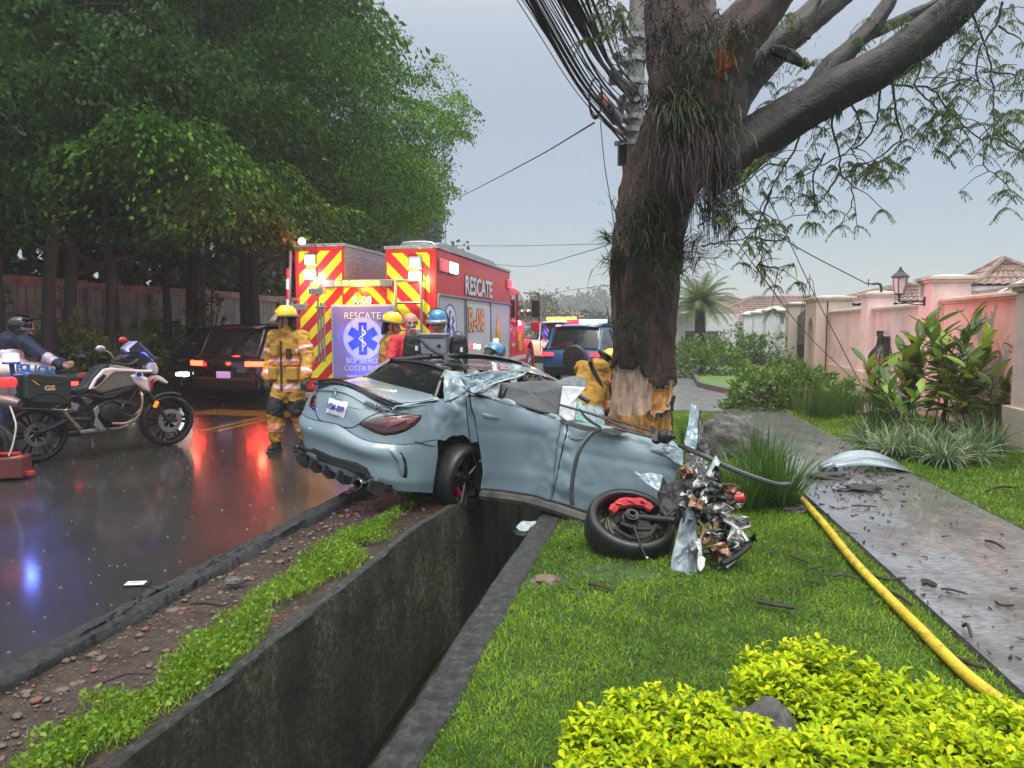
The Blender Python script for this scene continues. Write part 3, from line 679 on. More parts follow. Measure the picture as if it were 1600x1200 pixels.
for tw in twigs:
    Yt = 6.2 + rng.random() * .9; pts = bez([tp(u, v, Yt + .05 * k) for k, (u, v) in enumerate(tw)], 5); w0 = .011 if len(tw) > 5 else .010
    pts = [p + Vector(rng.normal(0, .006, 3)) for p in pts]
    mb.tube([p - base for p in pts], [lerp(w0, .004, i / (len(pts) - 1)) for i in range(len(pts))], 6)
    for i in range(2, len(pts), 3 if len(tw) > 5 else 2):
        if rng.random() < .75:
            e = pts[i] + Vector((rng.normal(0, .18), rng.normal(0, .15), rng.normal(-.06, .12))); m_ = (pts[i] + e) / 2 + Vector((0, 0, .03))
            mb.tube([pts[i] - base, m_ - base, e - base], [.005, .004, .003], 4); tips.append(e); tips.append(m_)
    tips.append(pts[-1])
for (u, v, k) in [(1440, 150, 6), (1470, 165, 6), (1500, 150, 8), (1480, 190, 8), (1390, 250, 8), (1375, 270, 8), (1420, 215, 7), (1350, 270, 6), (1240, 270, 7), (1280, 255, 6), (1220, 280, 5), (1300, 300, 4), (1560, 180, 8), (1590, 165, 8), (1575, 225, 7), (1590, 205, 7), (1540, 190, 6), (1580, 300, 4), (1555, 275, 3), (1265, 345, 4), (1275, 310, 3), (1240, 130, 8), (1260, 100, 8), (1330, 60, 8), (1300, 150, 7), (1360, 40, 8), (1240, 30, 8), (1420, 30, 8), (1460, 90, 8), (1190, 400, 1), (1380, 180, 7), (1200, 150, 8), (1540, 20, 7), (1590, 20, 8), (960, 20, 9), (940, 10, 9), (930, 40, 7), (975, 45, 9), (955, 55, 5), (910, 15, 6), (1300, 200, 7), (1340, 190, 6), (1480, 30, 8), (1510, 60, 7)]:
    for q in range(k):
        c = tp(u + rng.normal(0, 17), v + rng.normal(0, 14), 6.3 + rng.random() * 1.2); tips.append(c)
mb.build('twigs', M_LIMB, bt, smooth=True, kind='stuff')
P = []; D = []; S = []; T = []
for tpnt in tips:
    if rng.random() < .52: continue
    for q in range(rng.integers(2, 5)):      # each a drooping feather of tiny leaflets
        a = rng.uniform(0, 2 * PI); dirn = Vector((math.cos(a), math.sin(a), rng.uniform(-.4, .25))).normalized(); L = rng.uniform(.09, .17); side = dirn.cross(Vector((0, 0, 1))).normalized(); tt = rng.uniform(.25, .9)
        for k in range(9):
            s_ = (k + .6) / 9; p = tpnt + dirn * L * s_ + Vector((0, 0, -.10 * s_ * s_))
            for sg in (-1, 1):
                P.append(p + side * sg * .012 + Vector((0, 0, -.016))); D.append(side * sg * .6 + Vector((0, 0, -1))); S.append(.040); T.append(tt)
P = np.array([tuple(p) for p in P]); D = np.array([tuple(p) for p in D])
V, Fc = leaves_np(P - np.array(base), D, np.array(S) * rng.uniform(.8, 1.2, len(S)), .30); M_FERN = leafmat('feathery_leaf', (.03, .05, .015), (.07, .11, .03), (.15, .20, .05), .4, .4)
fast_mesh('leaflets', V, Fc, M_FERN, bt, tone=T)
# epiphytes on the trunk: each clump its own plant
M_EPI = leafmat('strap_leaf_epiphyte', (.02, .032, .012), (.06, .08, .03), (.13, .16, .06), .45, .2)
M_DEAD = leafmat('dead_hanging_blade', (.007, .004, .004), (.022, .012, .010), (.055, .032, .024), .6, .05)
def epi(u, v, Y, n, L, W, droop, lab, mat=M_EPI, tone=.45, out=(0, -1, 0), spread=1.1, rad=.1, upz=.35, cat='air plant'):
    if u < 1100 and v > 300: Y -= .06; n = int(n * 1.8); L *= 1.3; W *= 1.3; rad *= 1.3
    c = np.array(tp(u, v, Y)); a = rng.normal(0, 1, (n, 3)); dirs = a * spread * .6 + np.array(out) + np.array([0, 0, upz])
    bs = c + rng.normal(0, rad, (n, 3)) * np.array([1, .4, .8])
    V, Fc = blades(bs, dirs, L * rng.uniform(.5, 1.15, n), W * rng.uniform(.7, 1.3, n), droop * rng.uniform(.6, 1.3, n), 5)
    o = fast_mesh('epiphyte_clump', V, Fc, mat, None, tone=np.repeat(np.clip(tone + rng.normal(0, .2, n), 0, 1), 5))
    return tag(o, lab, cat, 'epiphytes growing on the big tree')
epi(1055, 172, 6.55, 230, .42, .014, 2.2, 'large strappy green air plant at the fork of the big tree', tone=.3, rad=.09)
epi(1110, 190, 6.6, 130, .36, .012, 2.2, 'green air plant to the right of the largest one, under the fork', tone=.5)
epi(1012, 165, 6.7, 90, .30, .010, 1.8, 'brownish air plant on the left shoulder of the trunk', M_DEAD, .6)
epi(1072, 240, 6.52, 420, .50, .010, 4, 'curtain of dead brown blades hanging below the fork', M_DEAD, .5, rad=.17, upz=-.4, spread=.7, cat='dead foliage')
epi(1108, 300, 6.7, 300, .48, .010, 5, 'lower brown tangle of dead blades on the right of the trunk', M_DEAD, .35, rad=.13, upz=-.4, spread=.8, out=(.5, -.8, 0), cat='dead foliage')
epi(1120, 345, 6.8, 70, .30, .010, 5, 'reddish dead tuft dangling beside the trunk', M_DEAD, .85, rad=.05, upz=-.4, out=(.7, -.5, 0), cat='dead foliage')
epi(1010, 325, 6.7, 110, .20, .008, 1.5, 'small dark tuft on the middle left of the trunk', tone=.15)
epi(1000, 365, 6.7, 170, .20, .008, 1.5, 'dark grassy tuft halfway up the trunk', tone=.2, rad=.08)
epi(955, 375, 6.9, 22, .17, .016, 1.2, 'pale spiky rosette poking out of the left side of the trunk', tone=.75, out=(-1, -.3, .1), rad=.02, upz=.5)
epi(965, 412, 6.9, 90, .17, .007, 1.0, 'bristly dark tuft on the left side of the trunk', tone=.2, out=(-.8, -.6, 0), rad=.05)
epi(1066, 395, 6.8, 260, .20, .007, 1.0, 'bristly dark tuft on the right side of the trunk', tone=.08, out=(.7, -.6, 0), rad=.10)
epi(1040, 420, 6.62, 90, .18, .007, 1.6, 'thin dark tuft in the middle of the lower trunk', tone=.15)
epi(985, 505, 6.65, 90, .17, .007, 1.2, 'lowest small tuft above the torn bark', tone=.12, out=(-.3, -1, 0), rad=.05)
epi(958, 503, 6.9, 16, .28, .006, .6, 'few long wiry twigs sticking out left of the trunk above the scar', M_DEAD, .3, out=(-1, -.2, -.1), rad=.02, upz=0, spread=.5)
epi(1035, 60, 6.6, 500, .20, .010, 2.5, 'shaggy dark moss mat on the left upper stem', M_DEAD, .1, rad=.22, cat='moss')
epi(1100, 90, 6.5, 300, .20, .012, 2.2, 'shaggy dark fern mat between the upper stems', tone=.1, rad=.17)
epi(1150, 60, 6.6, 260, .17, .010, 1.8, 'mossy tuft at the top of the right stem', tone=.35, rad=.14)
epi(1240, 50, 6.9, 120, .14, .008, 1.6, 'grassy tuft along the upper right limb', tone=.35, rad=.09)
epi(1200, 110, 7.0, 120, .14, .008, 2.5, 'dark tuft under the upper right limb', tone=.1, rad=.08)
epi(1308, 172, 6.6, 50, .12, .012, 4, 'dark tuft dangling below the long limb', tone=.0, rad=.02, upz=-.6, out=(0, -.2, -.3))
epi(1500, 22, 6.3, 160, .17, .009, 2.5, 'shaggy tuft at the far end of the long limb', tone=.1, rad=.12, upz=-.1)
epi(1132, 108, 6.45, 26, .20, .016, .8, 'orange dried bromeliad at the fork', simple('orange_bract', (.42, .10, .02), .5), .9, out=(.3, -.6, .3), rad=.03, upz=.9)
epi(1130, 170, 6.5, 90, .16, .009, 2, 'dark tuft where the long limb leaves the trunk', tone=.2, rad=.08)
# ---------------------------------------------------------------- lawn grass
def grass(name, s0, s1, fd0, fd1, n, L, W, mat, zf, tone=.5, spow=1.6, kind='stuff', lab=None, mask=None):
    r = rng.random(n); s = s0 + (s1 - s0) * r ** spow; f = rng.random(n)
    d = np.array([lerp(fd0(a), fd1(a), b) for a, b in zip(s, f)])
    if mask is not None: k = mask(s, d); s, d = s[k], d[k]; n = len(s)
    z = np.array([zf(a, b) for a, b in zip(s, d)])
    P = np.stack([.215 * s + .9766 * d, .9766 * s - .215 * d, z], 1); D = rng.normal(0, .55, (n, 3)); D[:, 2] = 1
    sc = (1 + .12 * s); V, Fc = blades(P, D, L * rng.uniform(.5, 1.3, n) * sc ** .5, W * rng.uniform(.7, 1.3, n) * sc, rng.uniform(.2, 1.6, n), 2)
    tn = np.clip(tone + .16 * np.sin(P[:, 0] * 3.1 + 2 * np.sin(P[:, 1] * 2.3)) + .14 * np.sin(P[:, 0] * 9.7 + 3 * np.sin(P[:, 1] * 5.1)) + rng.normal(0, .25, n), 0, 1)
    o = fast_mesh(name, V, Fc, mat, None, tone=np.repeat(tn, 2)); o['kind'] = kind
    if lab: o['label'] = lab; o['category'] = 'grass'
    return o
M_GRASS = leafmat('lawn_blade', (.035, .08, .004), (.11, .225, .008), (.28, .42, .028), .5, .35, .2)
bare = [(*gp(970, 895)[:2], .20), (*gp(850, 905)[:2], .13), (*gp(1010, 800)[:2], .3), (*gp(900, 820)[:2], .22)]
def lawnmask(s, d):
    x = .215 * s + .9766 * d; y = .9766 * s - .215 * d; k = np.ones(len(s), bool)
    for bx, by, br in bare: k &= (((x - bx) / 1.6) ** 2 + (y - by) ** 2 > br * br * rng.uniform(.4, 1.3, len(s))) | (rng.random(len(s)) < .12)
    return k
grass('grass', 1.8, 13.4, lambda s: DR + .14 + .05 * nz(s, 0, 2.5, 7) , lambda s: pathL(s) - .02 + .02 * nz(s, 1, 3, 2), 175000, .028, .0045, M_GRASS, lawn_z, .5, 1.5, lab='short wet bright green grass of the lawn strip around the wreck', mask=lawnmask)
grass('grass', 4.5, 14, pathR, lambda s: 5.0, 42000, .035, .007, M_GRASS, lawn2_z, .45, 1.1, lab='short grass on the far side of the path by the pink wall')
M_WEED = leafmat('weed_leaf', (.04, .09, .008), (.12, .24, .012), (.26, .40, .03), .4, .35)
def weedmask(s, d):
    m = np.array([nz(a, b, 2.2, 12) + .6 * nz(a, b, 7, 13) for a, b in zip(s, d)]) + .35
    c = -2.18 - .02 * s; w = .15 + .03 * np.sin(s * 3)
    gap = (np.abs(s - 3.2) < .12)
    return ((w * (1 + .9 * m) - np.abs(d - c)) / .16 > rng.random(len(s))) & (m > rng.uniform(-.15, .35, len(s))) & (s < 6.6)
def vz(s, d): return -.02 + .03 * nz(s, d, 1.6)
n = 22000; s = 1.6 + 5.2 * rng.random(n) ** 1.3; d = rng.uniform(-2.75, -1.96, n); k = weedmask(s, d); s, d = s[k], d[k]; n = len(s)
P = np.stack([.215 * s + .9766 * d, .9766 * s - .215 * d, np.array([vz(a, b) for a, b in zip(s, d)]) + rng.uniform(.01, .055, n)], 1)
D = rng.normal(0, 1, (n, 3)); D[:, 2] = np.abs(D[:, 2]) * .5
V, Fc = leaves_np(P, D, rng.uniform(.015, .036, n), .6); o = fast_mesh('weeds', V, Fc, M_WEED, tone=np.clip(rng.normal(.55, .2, n), 0, 1)); tag(o, 'bright green low weeds growing along the road-side lip of the ditch', 'weeds', kind='stuff')
grass('weeds', 1.7, 7, lambda s: -2.45, lambda s: -1.98, 26000, .05, .004, M_WEED, vz, .55, 1.3, lab='tufts of grass among the weeds on the ditch verge', mask=weedmask)
# golden shrub in the foreground
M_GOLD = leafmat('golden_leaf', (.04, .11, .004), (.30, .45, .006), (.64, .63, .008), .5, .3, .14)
def shrub_h(x, y):   # height field of the clipped golden shrub
    return .34 + .05 * mnoise.noise(Vector((x * 2.3, y * 2.3, 1))) * 2 + .03 * mnoise.noise(Vector((x * 6, y * 6, 5))) * 2
gb = gp(1240, 1130); gold = empty('golden_shrub', (gb.x, gb.y, 0), 0, 'bright yellow-green shrub with glossy leaves in the right foreground', 'shrub')
outl = [(820, 1320), (868, 1180), (905, 1095), (985, 1070), (1075, 1078), (1135, 1085), (1175, 1010), (1290, 995), (1375, 1040), (1460, 1060), (1530, 1085), (1600, 1105), (1900, 1200), (2100, 1500), (800, 1500)]
tip = []; tries = 0
while len(tip) < 5200:
    x = rng.uniform(-.2, 2.9); y = rng.uniform(1.1, 3.4); h = shrub_h(x, y); u, v = projnp(np.array([[x, y, h]]))
    tries += 1
    if tries > 200000: break
    if not inpoly(u, v + rng.normal(0, 3), outl)[0]: continue
    zz = h * (1 - .6 * rng.random() ** 2.2)
    q = Vector((x, y, zz)); rp = at(1192, 1125, 2.25)
    if (q.x - rp.x) ** 2 + (q.y - rp.y) ** 2 < .012 + .006 * rng.random(): continue
    tip.append(q)
P = []; D = []; S = []; T = []
for q in tip:
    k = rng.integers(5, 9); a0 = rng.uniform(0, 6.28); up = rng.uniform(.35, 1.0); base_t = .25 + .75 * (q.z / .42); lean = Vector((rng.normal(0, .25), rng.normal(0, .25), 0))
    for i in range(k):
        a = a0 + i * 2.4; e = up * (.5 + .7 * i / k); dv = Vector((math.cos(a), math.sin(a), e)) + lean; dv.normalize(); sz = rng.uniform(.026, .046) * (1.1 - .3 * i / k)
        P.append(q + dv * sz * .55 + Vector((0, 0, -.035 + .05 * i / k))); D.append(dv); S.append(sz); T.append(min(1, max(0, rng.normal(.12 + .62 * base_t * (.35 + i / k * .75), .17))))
P = np.array([tuple(p) for p in P]); D = np.array([tuple(p) for p in D]); S = np.array(S); T = np.array(T)
# oval leaves: hexagons split in two folded quads
def oval_leaves(C, D, size, asp, fold, curl=.25):
    N = len(C); D = D / np.linalg.norm(D, axis=1, keepdims=True); r = np.tile([0, 0, 1.0], (N, 1)) + rng.normal(0, .35, (N, 3)); S = np.cross(D, r); S /= np.linalg.norm(S, axis=1, keepdims=True); U = np.cross(S, D); s = size[:, None]
    U = U * np.sign(U[:, 2:3] + 1e-9)
    def pt(x, y, z): return C + D * s * x + S * s * y * asp + U * s * z
    vs = [pt(-.5, 0, 0), pt(-.12, .5, fold), pt(.25, .38, fold * .6 - curl * .1), pt(.5, 0, -curl), pt(.25, -.38, fold * .6 - curl * .1), pt(-.12, -.5, fold), pt(.05, 0, -.0)]
    V = np.stack(vs, 1).reshape(-1, 3); f = np.array([(0, 6, 2, 1), (6, 3, 3, 2), (0, 5, 4, 6), (6, 4, 4, 3)])
    f = np.array([(0, 6, 2), (0, 2, 1), (6, 3, 2), (0, 4, 6), (0, 5, 4), (6, 4, 3)]); Fc = (np.arange(N)[:, None, None] * 7 + f[None]).reshape(-1, 3); return V, Fc, 6
near = np.argsort(np.linalg.norm(P - np.array([0, 0, 1.6]), axis=1))
top = near[np.isin(near, np.where(P[:, 2] > .30)[0])]
U_, V_ = projnp(P); vis = [i for i in top if 870 < U_[i] < 1590 and V_[i] < 1190][:280]; rest = np.setdiff1d(np.arange(len(P)), vis)
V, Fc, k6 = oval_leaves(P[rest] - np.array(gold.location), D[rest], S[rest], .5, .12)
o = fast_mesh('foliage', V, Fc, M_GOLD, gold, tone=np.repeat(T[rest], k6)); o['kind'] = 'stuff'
# the nearest leaves are separate pieces sharing three meshes
lm = []
for q in range(3):
    V, Fc, _ = oval_leaves(np.zeros((1, 3)), np.array([[1.0, 0, 0]]), np.array([1.0]), .5, .14 + .03 * q, .2 + .08 * q); me = bpy.data.meshes.new('leaf'); me.from_pydata([tuple(p) for p in V], [], [tuple(f) for f in Fc]); me.materials.append(M_GOLD)
    at_ = me.attributes.new('tone', 'FLOAT', 'FACE'); at_.data.foreach_set('value', np.full(len(Fc), .5 + .17 * q, np.float32)); lm.append(me)
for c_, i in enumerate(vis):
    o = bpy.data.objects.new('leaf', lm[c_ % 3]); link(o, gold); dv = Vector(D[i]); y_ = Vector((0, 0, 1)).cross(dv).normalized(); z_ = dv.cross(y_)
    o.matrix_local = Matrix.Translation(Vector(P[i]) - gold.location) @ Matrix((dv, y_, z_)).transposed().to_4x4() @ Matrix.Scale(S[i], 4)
mb = MB()
for q in tip[::9]: mb.tube([Vector((q.x, q.y, 0)) - gold.location + Vector(rng.normal(0, .02, 3)), q - gold.location - Vector((0, 0, .02))], [.004, .002], 4, cap=False)
mb.build('stems', M_BARK, gold)
def rock(name, c, r, sc, mat, label, cat='rock', sub=4, amp=.3, seed=0, group=None):
    import bmesh
    b = bmesh.new(); bmesh.ops.create_icosphere(b, subdivisions=sub, radius=1)
    for v in b.verts:
        p = v.co.copy(); k = 1 + amp * mnoise.noise(p * 1.3 + Vector((seed, 0, 0))) + amp * .5 * mnoise.noise(p * 3.1 + Vector((seed, 3, 0))) + amp * .2 * mnoise.noise(p * 8 + Vector((seed, 3, 0)))
        v.co = Vector((p.x * sc[0], p.y * sc[1], p.z * sc[2])) * r * k
    me = bpy.data.meshes.new(name); b.to_mesh(me); b.free(); me.materials.append(mat); me.polygons.foreach_set('use_smooth', [True] * len(me.polygons))
    o = bpy.data.objects.new(name, me); link(o); o.location = c; return tag(o, label, cat, group)
t = NT('weathered_rock'); n = t.noise(t.co(), 7, 10, .72); t.set(Base_Color=t.ramp(n, [(.32, (.04, .038, .033)), (.5, (.13, .125, .115)), (.66, (.27, .26, .24)), (.8, (.45, .44, .41))]), Roughness=.6); t.bump(t.noise(t.co(), 16, 9, .75), 1, .05); M_ROCK = t.m
rock('rock', at(1192, 1128, 2.25) - Vector((0, 0, .06)), .125, (1.0, .8, .95), M_ROCK, 'grey weathered stone half buried in the golden shrub', seed=3)
rock('boulder', gp(1135, 715) + Vector((.05, .2, .12)), .46, (.95, .8, .78), M_ROCK, 'large grey boulder between the big tree and the path', 'boulder', 5, .22, 8)
rock('rock', gp(852, 908), .07, (1.3, .9, .55), simple('brown_rock', (.13, .09, .07), .6, nscale=20, bump=.8), 'small brown stone in the grass left of the torn wheel', seed=5)
rock('rock', gp(365, 907) + Vector((0, 0, .0)), .045, (1.3, .9, .6), M_ROCK, 'small grey stone on the muddy verge', seed=6)
# strap-leaved plants
M_AGA = leafmat('agapanthus_blade', (.02, .06, .012), (.06, .14, .02), (.15, .26, .05), .3, .25)
M_VARI = leafmat('striped_blade', (.02, .05, .018), (.07, .14, .05), (.32, .38, .22), .35, .25)
def strappy(name, pos, n, L, W, droop, spread, mat, lab, cat='plant', tone=.5, rad=.12, group=None, up=1.0, seg=5):
    o = clump(name, (0, 0, 0), n, L, W, droop, spread, mat, None, up, rad, seg, tone); o.location = pos; return tag(o, lab, cat, group)
for (u, v, n, L, lab) in [(1168, 795, 260, .58, 'long strap-leaved clump in front of the boulder, nearest the torn wheel arch'), (1215, 790, 260, .62, 'long strap-leaved clump right of the boulder beside the hose'), (1190, 745, 220, .60, 'strap-leaved clump hugging the right side of the boulder'), (1135, 775, 110, .45, 'small strap-leaved clump under the bent bumper strip')]:
    p = gp(u, v); strappy('strap_leaf_plant', p, n, L, .017, .95, .75, M_AGA, lab, 'plant', .5, .15, 'strap-leaved plants around the boulder')
strappy('strap_leaf_plant', gp(1078, 700), 120, .55, .014, .6, .5, M_AGA, 'pale grassy clump directly behind the torn tree trunk base', 'plant', .8, .12, 'strap-leaved plants around the boulder')
vg = 'spider-plant bed under the pink wall'
for i, (u, v, n, L, tn) in enumerate([(1395, 716, 130, .55, .85), (1435, 722, 130, .6, .55), (1475, 730, 140, .6, .75), (1515, 724, 130, .6, .6), (1545, 712, 120, .6, .5), (1365, 706, 110, .55, .6), (1350, 690, 90, .5, .4), (1420, 700, 110, .6, .6), (1460, 705, 120, .6, .5), (1500, 702, 100, .6, .45)]):
    labs = ['pale-edged spider plant at the left front of the bed', 'spider plant second along the front edge of the bed', 'brightest spider plant in the middle of the front edge', 'spider plant right of the middle of the front edge', 'spider plant nearest the tan pilaster base', 'spider plant at the left corner beside the fallen fender', 'outermost left spider plant by the lawn', 'spider plant in the second row, left', 'spider plant in the second row, middle', 'spider plant in the second row, right']
    strappy('spider_plant', gp(u, v), n, L * .95, .028, 2.0, 1.2, M_VARI, labs[i], 'plant', tn, .10, vg, 1.0)
for (u, v, n, L, lab) in [(1290, 655, 160, .75, 'tall dark grassy clump left of the red-flowered ginger'), (1322, 650, 160, .75, 'tall dark grassy clump below the wrought-iron basket'), (1262, 652, 130, .65, 'dark grassy clump right of the rounded green hedge'), (1375, 670, 160, .7, 'tall grey-green grassy clump behind the spider plants, left'), (1560, 695, 120, .6, 'dark grassy clump behind the spider plants, right')]:
    strappy('grassy_clump', gp(u, v), n, L, .014, .35, .45, M_AGA, lab, 'plant', .25, .25, 'tall grassy clumps by the wall')
# hedges
M_HEDGE = leafmat('hedge_leaf', (.02, .05, .010), (.07, .15, .02), (.20, .30, .05), .35, .3)
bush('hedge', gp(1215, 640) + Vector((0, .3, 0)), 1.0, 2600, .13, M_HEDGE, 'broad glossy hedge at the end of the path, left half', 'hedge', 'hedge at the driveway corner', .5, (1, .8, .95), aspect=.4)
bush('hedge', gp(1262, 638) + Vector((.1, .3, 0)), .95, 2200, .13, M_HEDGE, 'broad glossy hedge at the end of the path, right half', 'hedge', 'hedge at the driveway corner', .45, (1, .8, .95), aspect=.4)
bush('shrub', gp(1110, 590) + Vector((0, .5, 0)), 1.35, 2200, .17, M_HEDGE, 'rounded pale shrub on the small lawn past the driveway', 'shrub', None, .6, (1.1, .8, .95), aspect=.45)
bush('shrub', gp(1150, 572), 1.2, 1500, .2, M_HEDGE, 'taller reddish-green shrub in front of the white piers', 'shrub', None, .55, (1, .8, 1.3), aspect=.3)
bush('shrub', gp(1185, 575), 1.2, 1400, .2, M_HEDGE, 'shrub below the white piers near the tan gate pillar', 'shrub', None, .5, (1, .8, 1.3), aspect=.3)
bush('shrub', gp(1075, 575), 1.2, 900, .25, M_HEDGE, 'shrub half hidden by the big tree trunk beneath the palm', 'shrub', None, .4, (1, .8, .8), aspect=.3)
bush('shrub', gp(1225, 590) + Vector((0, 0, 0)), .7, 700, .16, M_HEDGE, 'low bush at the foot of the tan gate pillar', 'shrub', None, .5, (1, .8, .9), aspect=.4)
# palm
M_PALM = leafmat('palm_leaf', (.04, .075, .02), (.10, .16, .05), (.20, .27, .09), .5, .3)
pb_ = gp(1092, 572); pb_.z = 0; pe = empty('palm_tree', pb_, 0, 'feathery green palm in front of the pale garage wall', 'palm tree')
MB().tube([(0, 0, 0), (.03, 0, 1.3), (0, 0, 2.5)], [.28, .22, .2], 12).build('trunk', M_BARK, pe, smooth=True)
nf = 46
for fr in range(nf):
    a = fr * 2.39996; el = lerp(1.3, -.15, fr / nf); L = 1.55; pts = []; d_ = Vector((math.cos(a) * math.cos(el), math.sin(a) * math.cos(el), math.sin(el))); p = Vector((0, 0, 2.5))
    for k in range(15): pts.append(p.copy()); p += d_ * L / 14; d_ = (d_ + Vector((0, 0, -.085))).normalized()
    mb = MB(); mb.tube(pts, [.022 * (1 - k / 16) for k in range(15)], 4)
    for k in range(2, 15):
        dd = (pts[k] - pts[k - 1]).normalized(); sd = dd.cross(Vector((0, 0, 1))).normalized()
        for sub in (0, .5):
            q = pts[k - 1].lerp(pts[k], sub)
            for sg in (-1, 1):
                e = q + sd * sg * .34 * math.sin(PI * (k + 2) / 18) + dd * .22 + Vector((0, 0, -.10)); w = dd * .025
                mb.add([q - w, q + w, e], [(0, 1, 2)])
    o = mb.build('frond', M_PALM, pe); at_ = o.data.attributes.new('tone', 'FLOAT', 'FACE'); at_.data.foreach_set('value', np.full(len(o.data.polygons), .3 + .5 * rng.random(), np.float32))
# ginger plants with big leaves and red flowers
M_GING = leafmat('ginger_leaf', (.03, .07, .012), (.09, .18, .02), (.26, .40, .04), .28, .3)
M_REDFL = simple('red_flower', (.38, .03, .06), .5)
def big_leaf_mesh():
    rows = []
    for k in range(9):
        s = k / 8; w = .5 * math.sin(PI * min(1, s * 1.02 + .02)) ** .75 * (.32); z = -.22 * s * s
        rows.append([Vector((s, -w, z + .04)), Vector((s, -w * .5, z + .015)), Vector((s, 0, z)), Vector((s, w * .5, z + .015)), Vector((s, w, z + .04))])
    return MB().grid(rows)
def ginger(pos, stems, H, label, flowers=1, tone=.5, cat='plant', Ls=.34):
    H *= 1.03; tone *= 1
    e = empty('ginger_plant', pos, 0, label, cat, 'red ginger plants along the pink wall')
    for si in range(stems):
        a = rng.uniform(0, 2 * PI); ln = rng.uniform(.08, .4); h = H * rng.uniform(.6, 1.05)
        pts = bez([Vector((rng.normal(0, .12), rng.normal(0, .12), 0)), Vector((math.cos(a) * ln * .3, math.sin(a) * ln * .3, h * .55)), Vector((math.cos(a) * ln, math.sin(a) * ln, h))], 6)
        MB().tube(pts, [.012 - .0005 * k for k in range(len(pts))], 5).build('stem', simple('ginger_stem', (.05, .06, .03), .5), e)
        nl = int(h / .085)
        for k in range(3, nl):
            s = k / (nl - 1); q = pts[min(len(pts) - 1, int(s * (len(pts) - 1)))]; sg = 1 if k % 2 else -1; az = a * 1.3 + (0 if sg > 0 else PI) + rng.normal(0, .45); el = lerp(.25, .95, s) + rng.normal(0, .15)
            m = Matrix.Translation(q) @ Matrix.Rotation(az, 4, 'Z') @ Matrix.Rotation(-el, 4, 'Y') @ Matrix.Rotation(rng.normal(0, .4), 4, 'X') @ Matrix.Scale(Ls * rng.uniform(.75, 1.15), 4)
            o = bpy.data.objects.new('leaf', GL[rng.integers(0, 4)]); link(o, e); o.matrix_local = m
        if si < flowers:
            mb = MB(); tp_ = pts[-1]
            for k in range(16):
                aa = k * 2.4; z = k * .010; dv = Vector((math.cos(aa) * .8, math.sin(aa) * .8, .8)).normalized(); b0 = tp_ + Vector((0, 0, z)); e_ = b0 + dv * .05; sd = dv.cross(Vector((0, 0, 1))).normalized() * .012
                mb.add([b0 - sd * .3, b0 + sd * .3, e_ + sd, e_ + dv * .01, e_ - sd], [(0, 1, 2, 3, 4)])
            mb.tube([tp_, tp_ + Vector((0, 0, .17))], [.012, .005], 5); mb.build('flower', M_REDFL, e)
    return e
GL = []
for q in range(4):
    o = big_leaf_mesh().build('leaf', M_GING, None, smooth=True); at_ = o.data.attributes.new('tone', 'FLOAT', 'FACE'); at_.data.foreach_set('value', np.full(len(o.data.polygons), (.15, .35, .55, .95)[q], np.float32)); GL.append(o.data); bpy.data.objects.remove(o)
ginger(gp(1372, 668), 8, 1.0, 'ginger plant with the leftmost pink flowers, below the lantern', 3, Ls=.36)
ginger(gp(1420, 665) , 7, 1.35, 'broad-leaved ginger with pale green leaves left of the lantern pillar', 1, Ls=.42)
ginger(gp(1405, 690), 5, .85, 'low dark ginger in front of the wall, below the lantern pillar', 0, Ls=.34)
ginger(gp(1478, 672), 9, 1.95, 'tallest ginger with a bright upright leaf in front of the lantern pillar', 2, Ls=.38)
ginger(gp(1500, 680), 6, 1.3, 'ginger right of the tallest one against the red-lit wall', 2, Ls=.40)
ginger(gp(1545, 685), 6, 1.1, 'low ginger with dark leaves before the red-lit wall', 1, Ls=.34)
ginger(gp(1612, 690), 6, 1.35, 'ginger cut by the right edge of the photo', 2, Ls=.42)
# ================================================================ WALLS, HOUSES, POLE
M_STUC = simple('pale_pink_stucco', (.66, .53, .51), .6, noise_amt=.06, nscale=2, bump=.15, bscale=120, dirt=(.25, .19, .17), dirt_amt=.5)
M_TAN = simple('tan_stucco', (.50, .42, .35), .6, noise_amt=.06, nscale=2, bump=.15, bscale=120, dirt=(.22, .18, .15), dirt_amt=.4)
M_CAP = simple('cream_cap', (.55, .50, .43), .55, noise_amt=.06, dirt=(.25, .22, .18), dirt_amt=.5)
M_WHITE = simple('white_painted_masonry', (.62, .64, .66), .6, noise_amt=.05, dirt=(.35, .34, .32), dirt_amt=.4)
M_IRON = simple('black_iron', (.012, .012, .014), .35, spec=.5)
DW = 4.78
def local(name, s, d, label, cat, group=None, z=0):
    return empty(name, rd(s, d, z), RANG, label, cat, group)
def cap_profile(mb, w, l, z, over=.08, h=.10, peak=.05):
    mb.box((0, 0, z + h * .25), (w + over, l + over, h * .5)); mb.box((0, 0, z + h * .75), (w + over * 2, l + over * 2, h * .5))
    x, y, t0 = w / 2 + over, l / 2 + over, z + h
    mb.add([(-x, -y, t0 + .001), (x, -y, t0 + .001), (x, y, t0 + .001), (-x, y, t0 + .001), (-x * .3, -y * .3, t0 + peak), (x * .3, -y * .3, t0 + peak), (x * .3, y * .3, t0 + peak), (-x * .3, y * .3, t0 + peak)], [(0, 1, 5, 4), (1, 2, 6, 5), (2, 3, 7, 6), (3, 0, 4, 7), (4, 5, 6, 7)])
pw = local('pink_wall', 0, DW, 'pale stucco garden wall glowing pink in the emergency lights', 'wall')
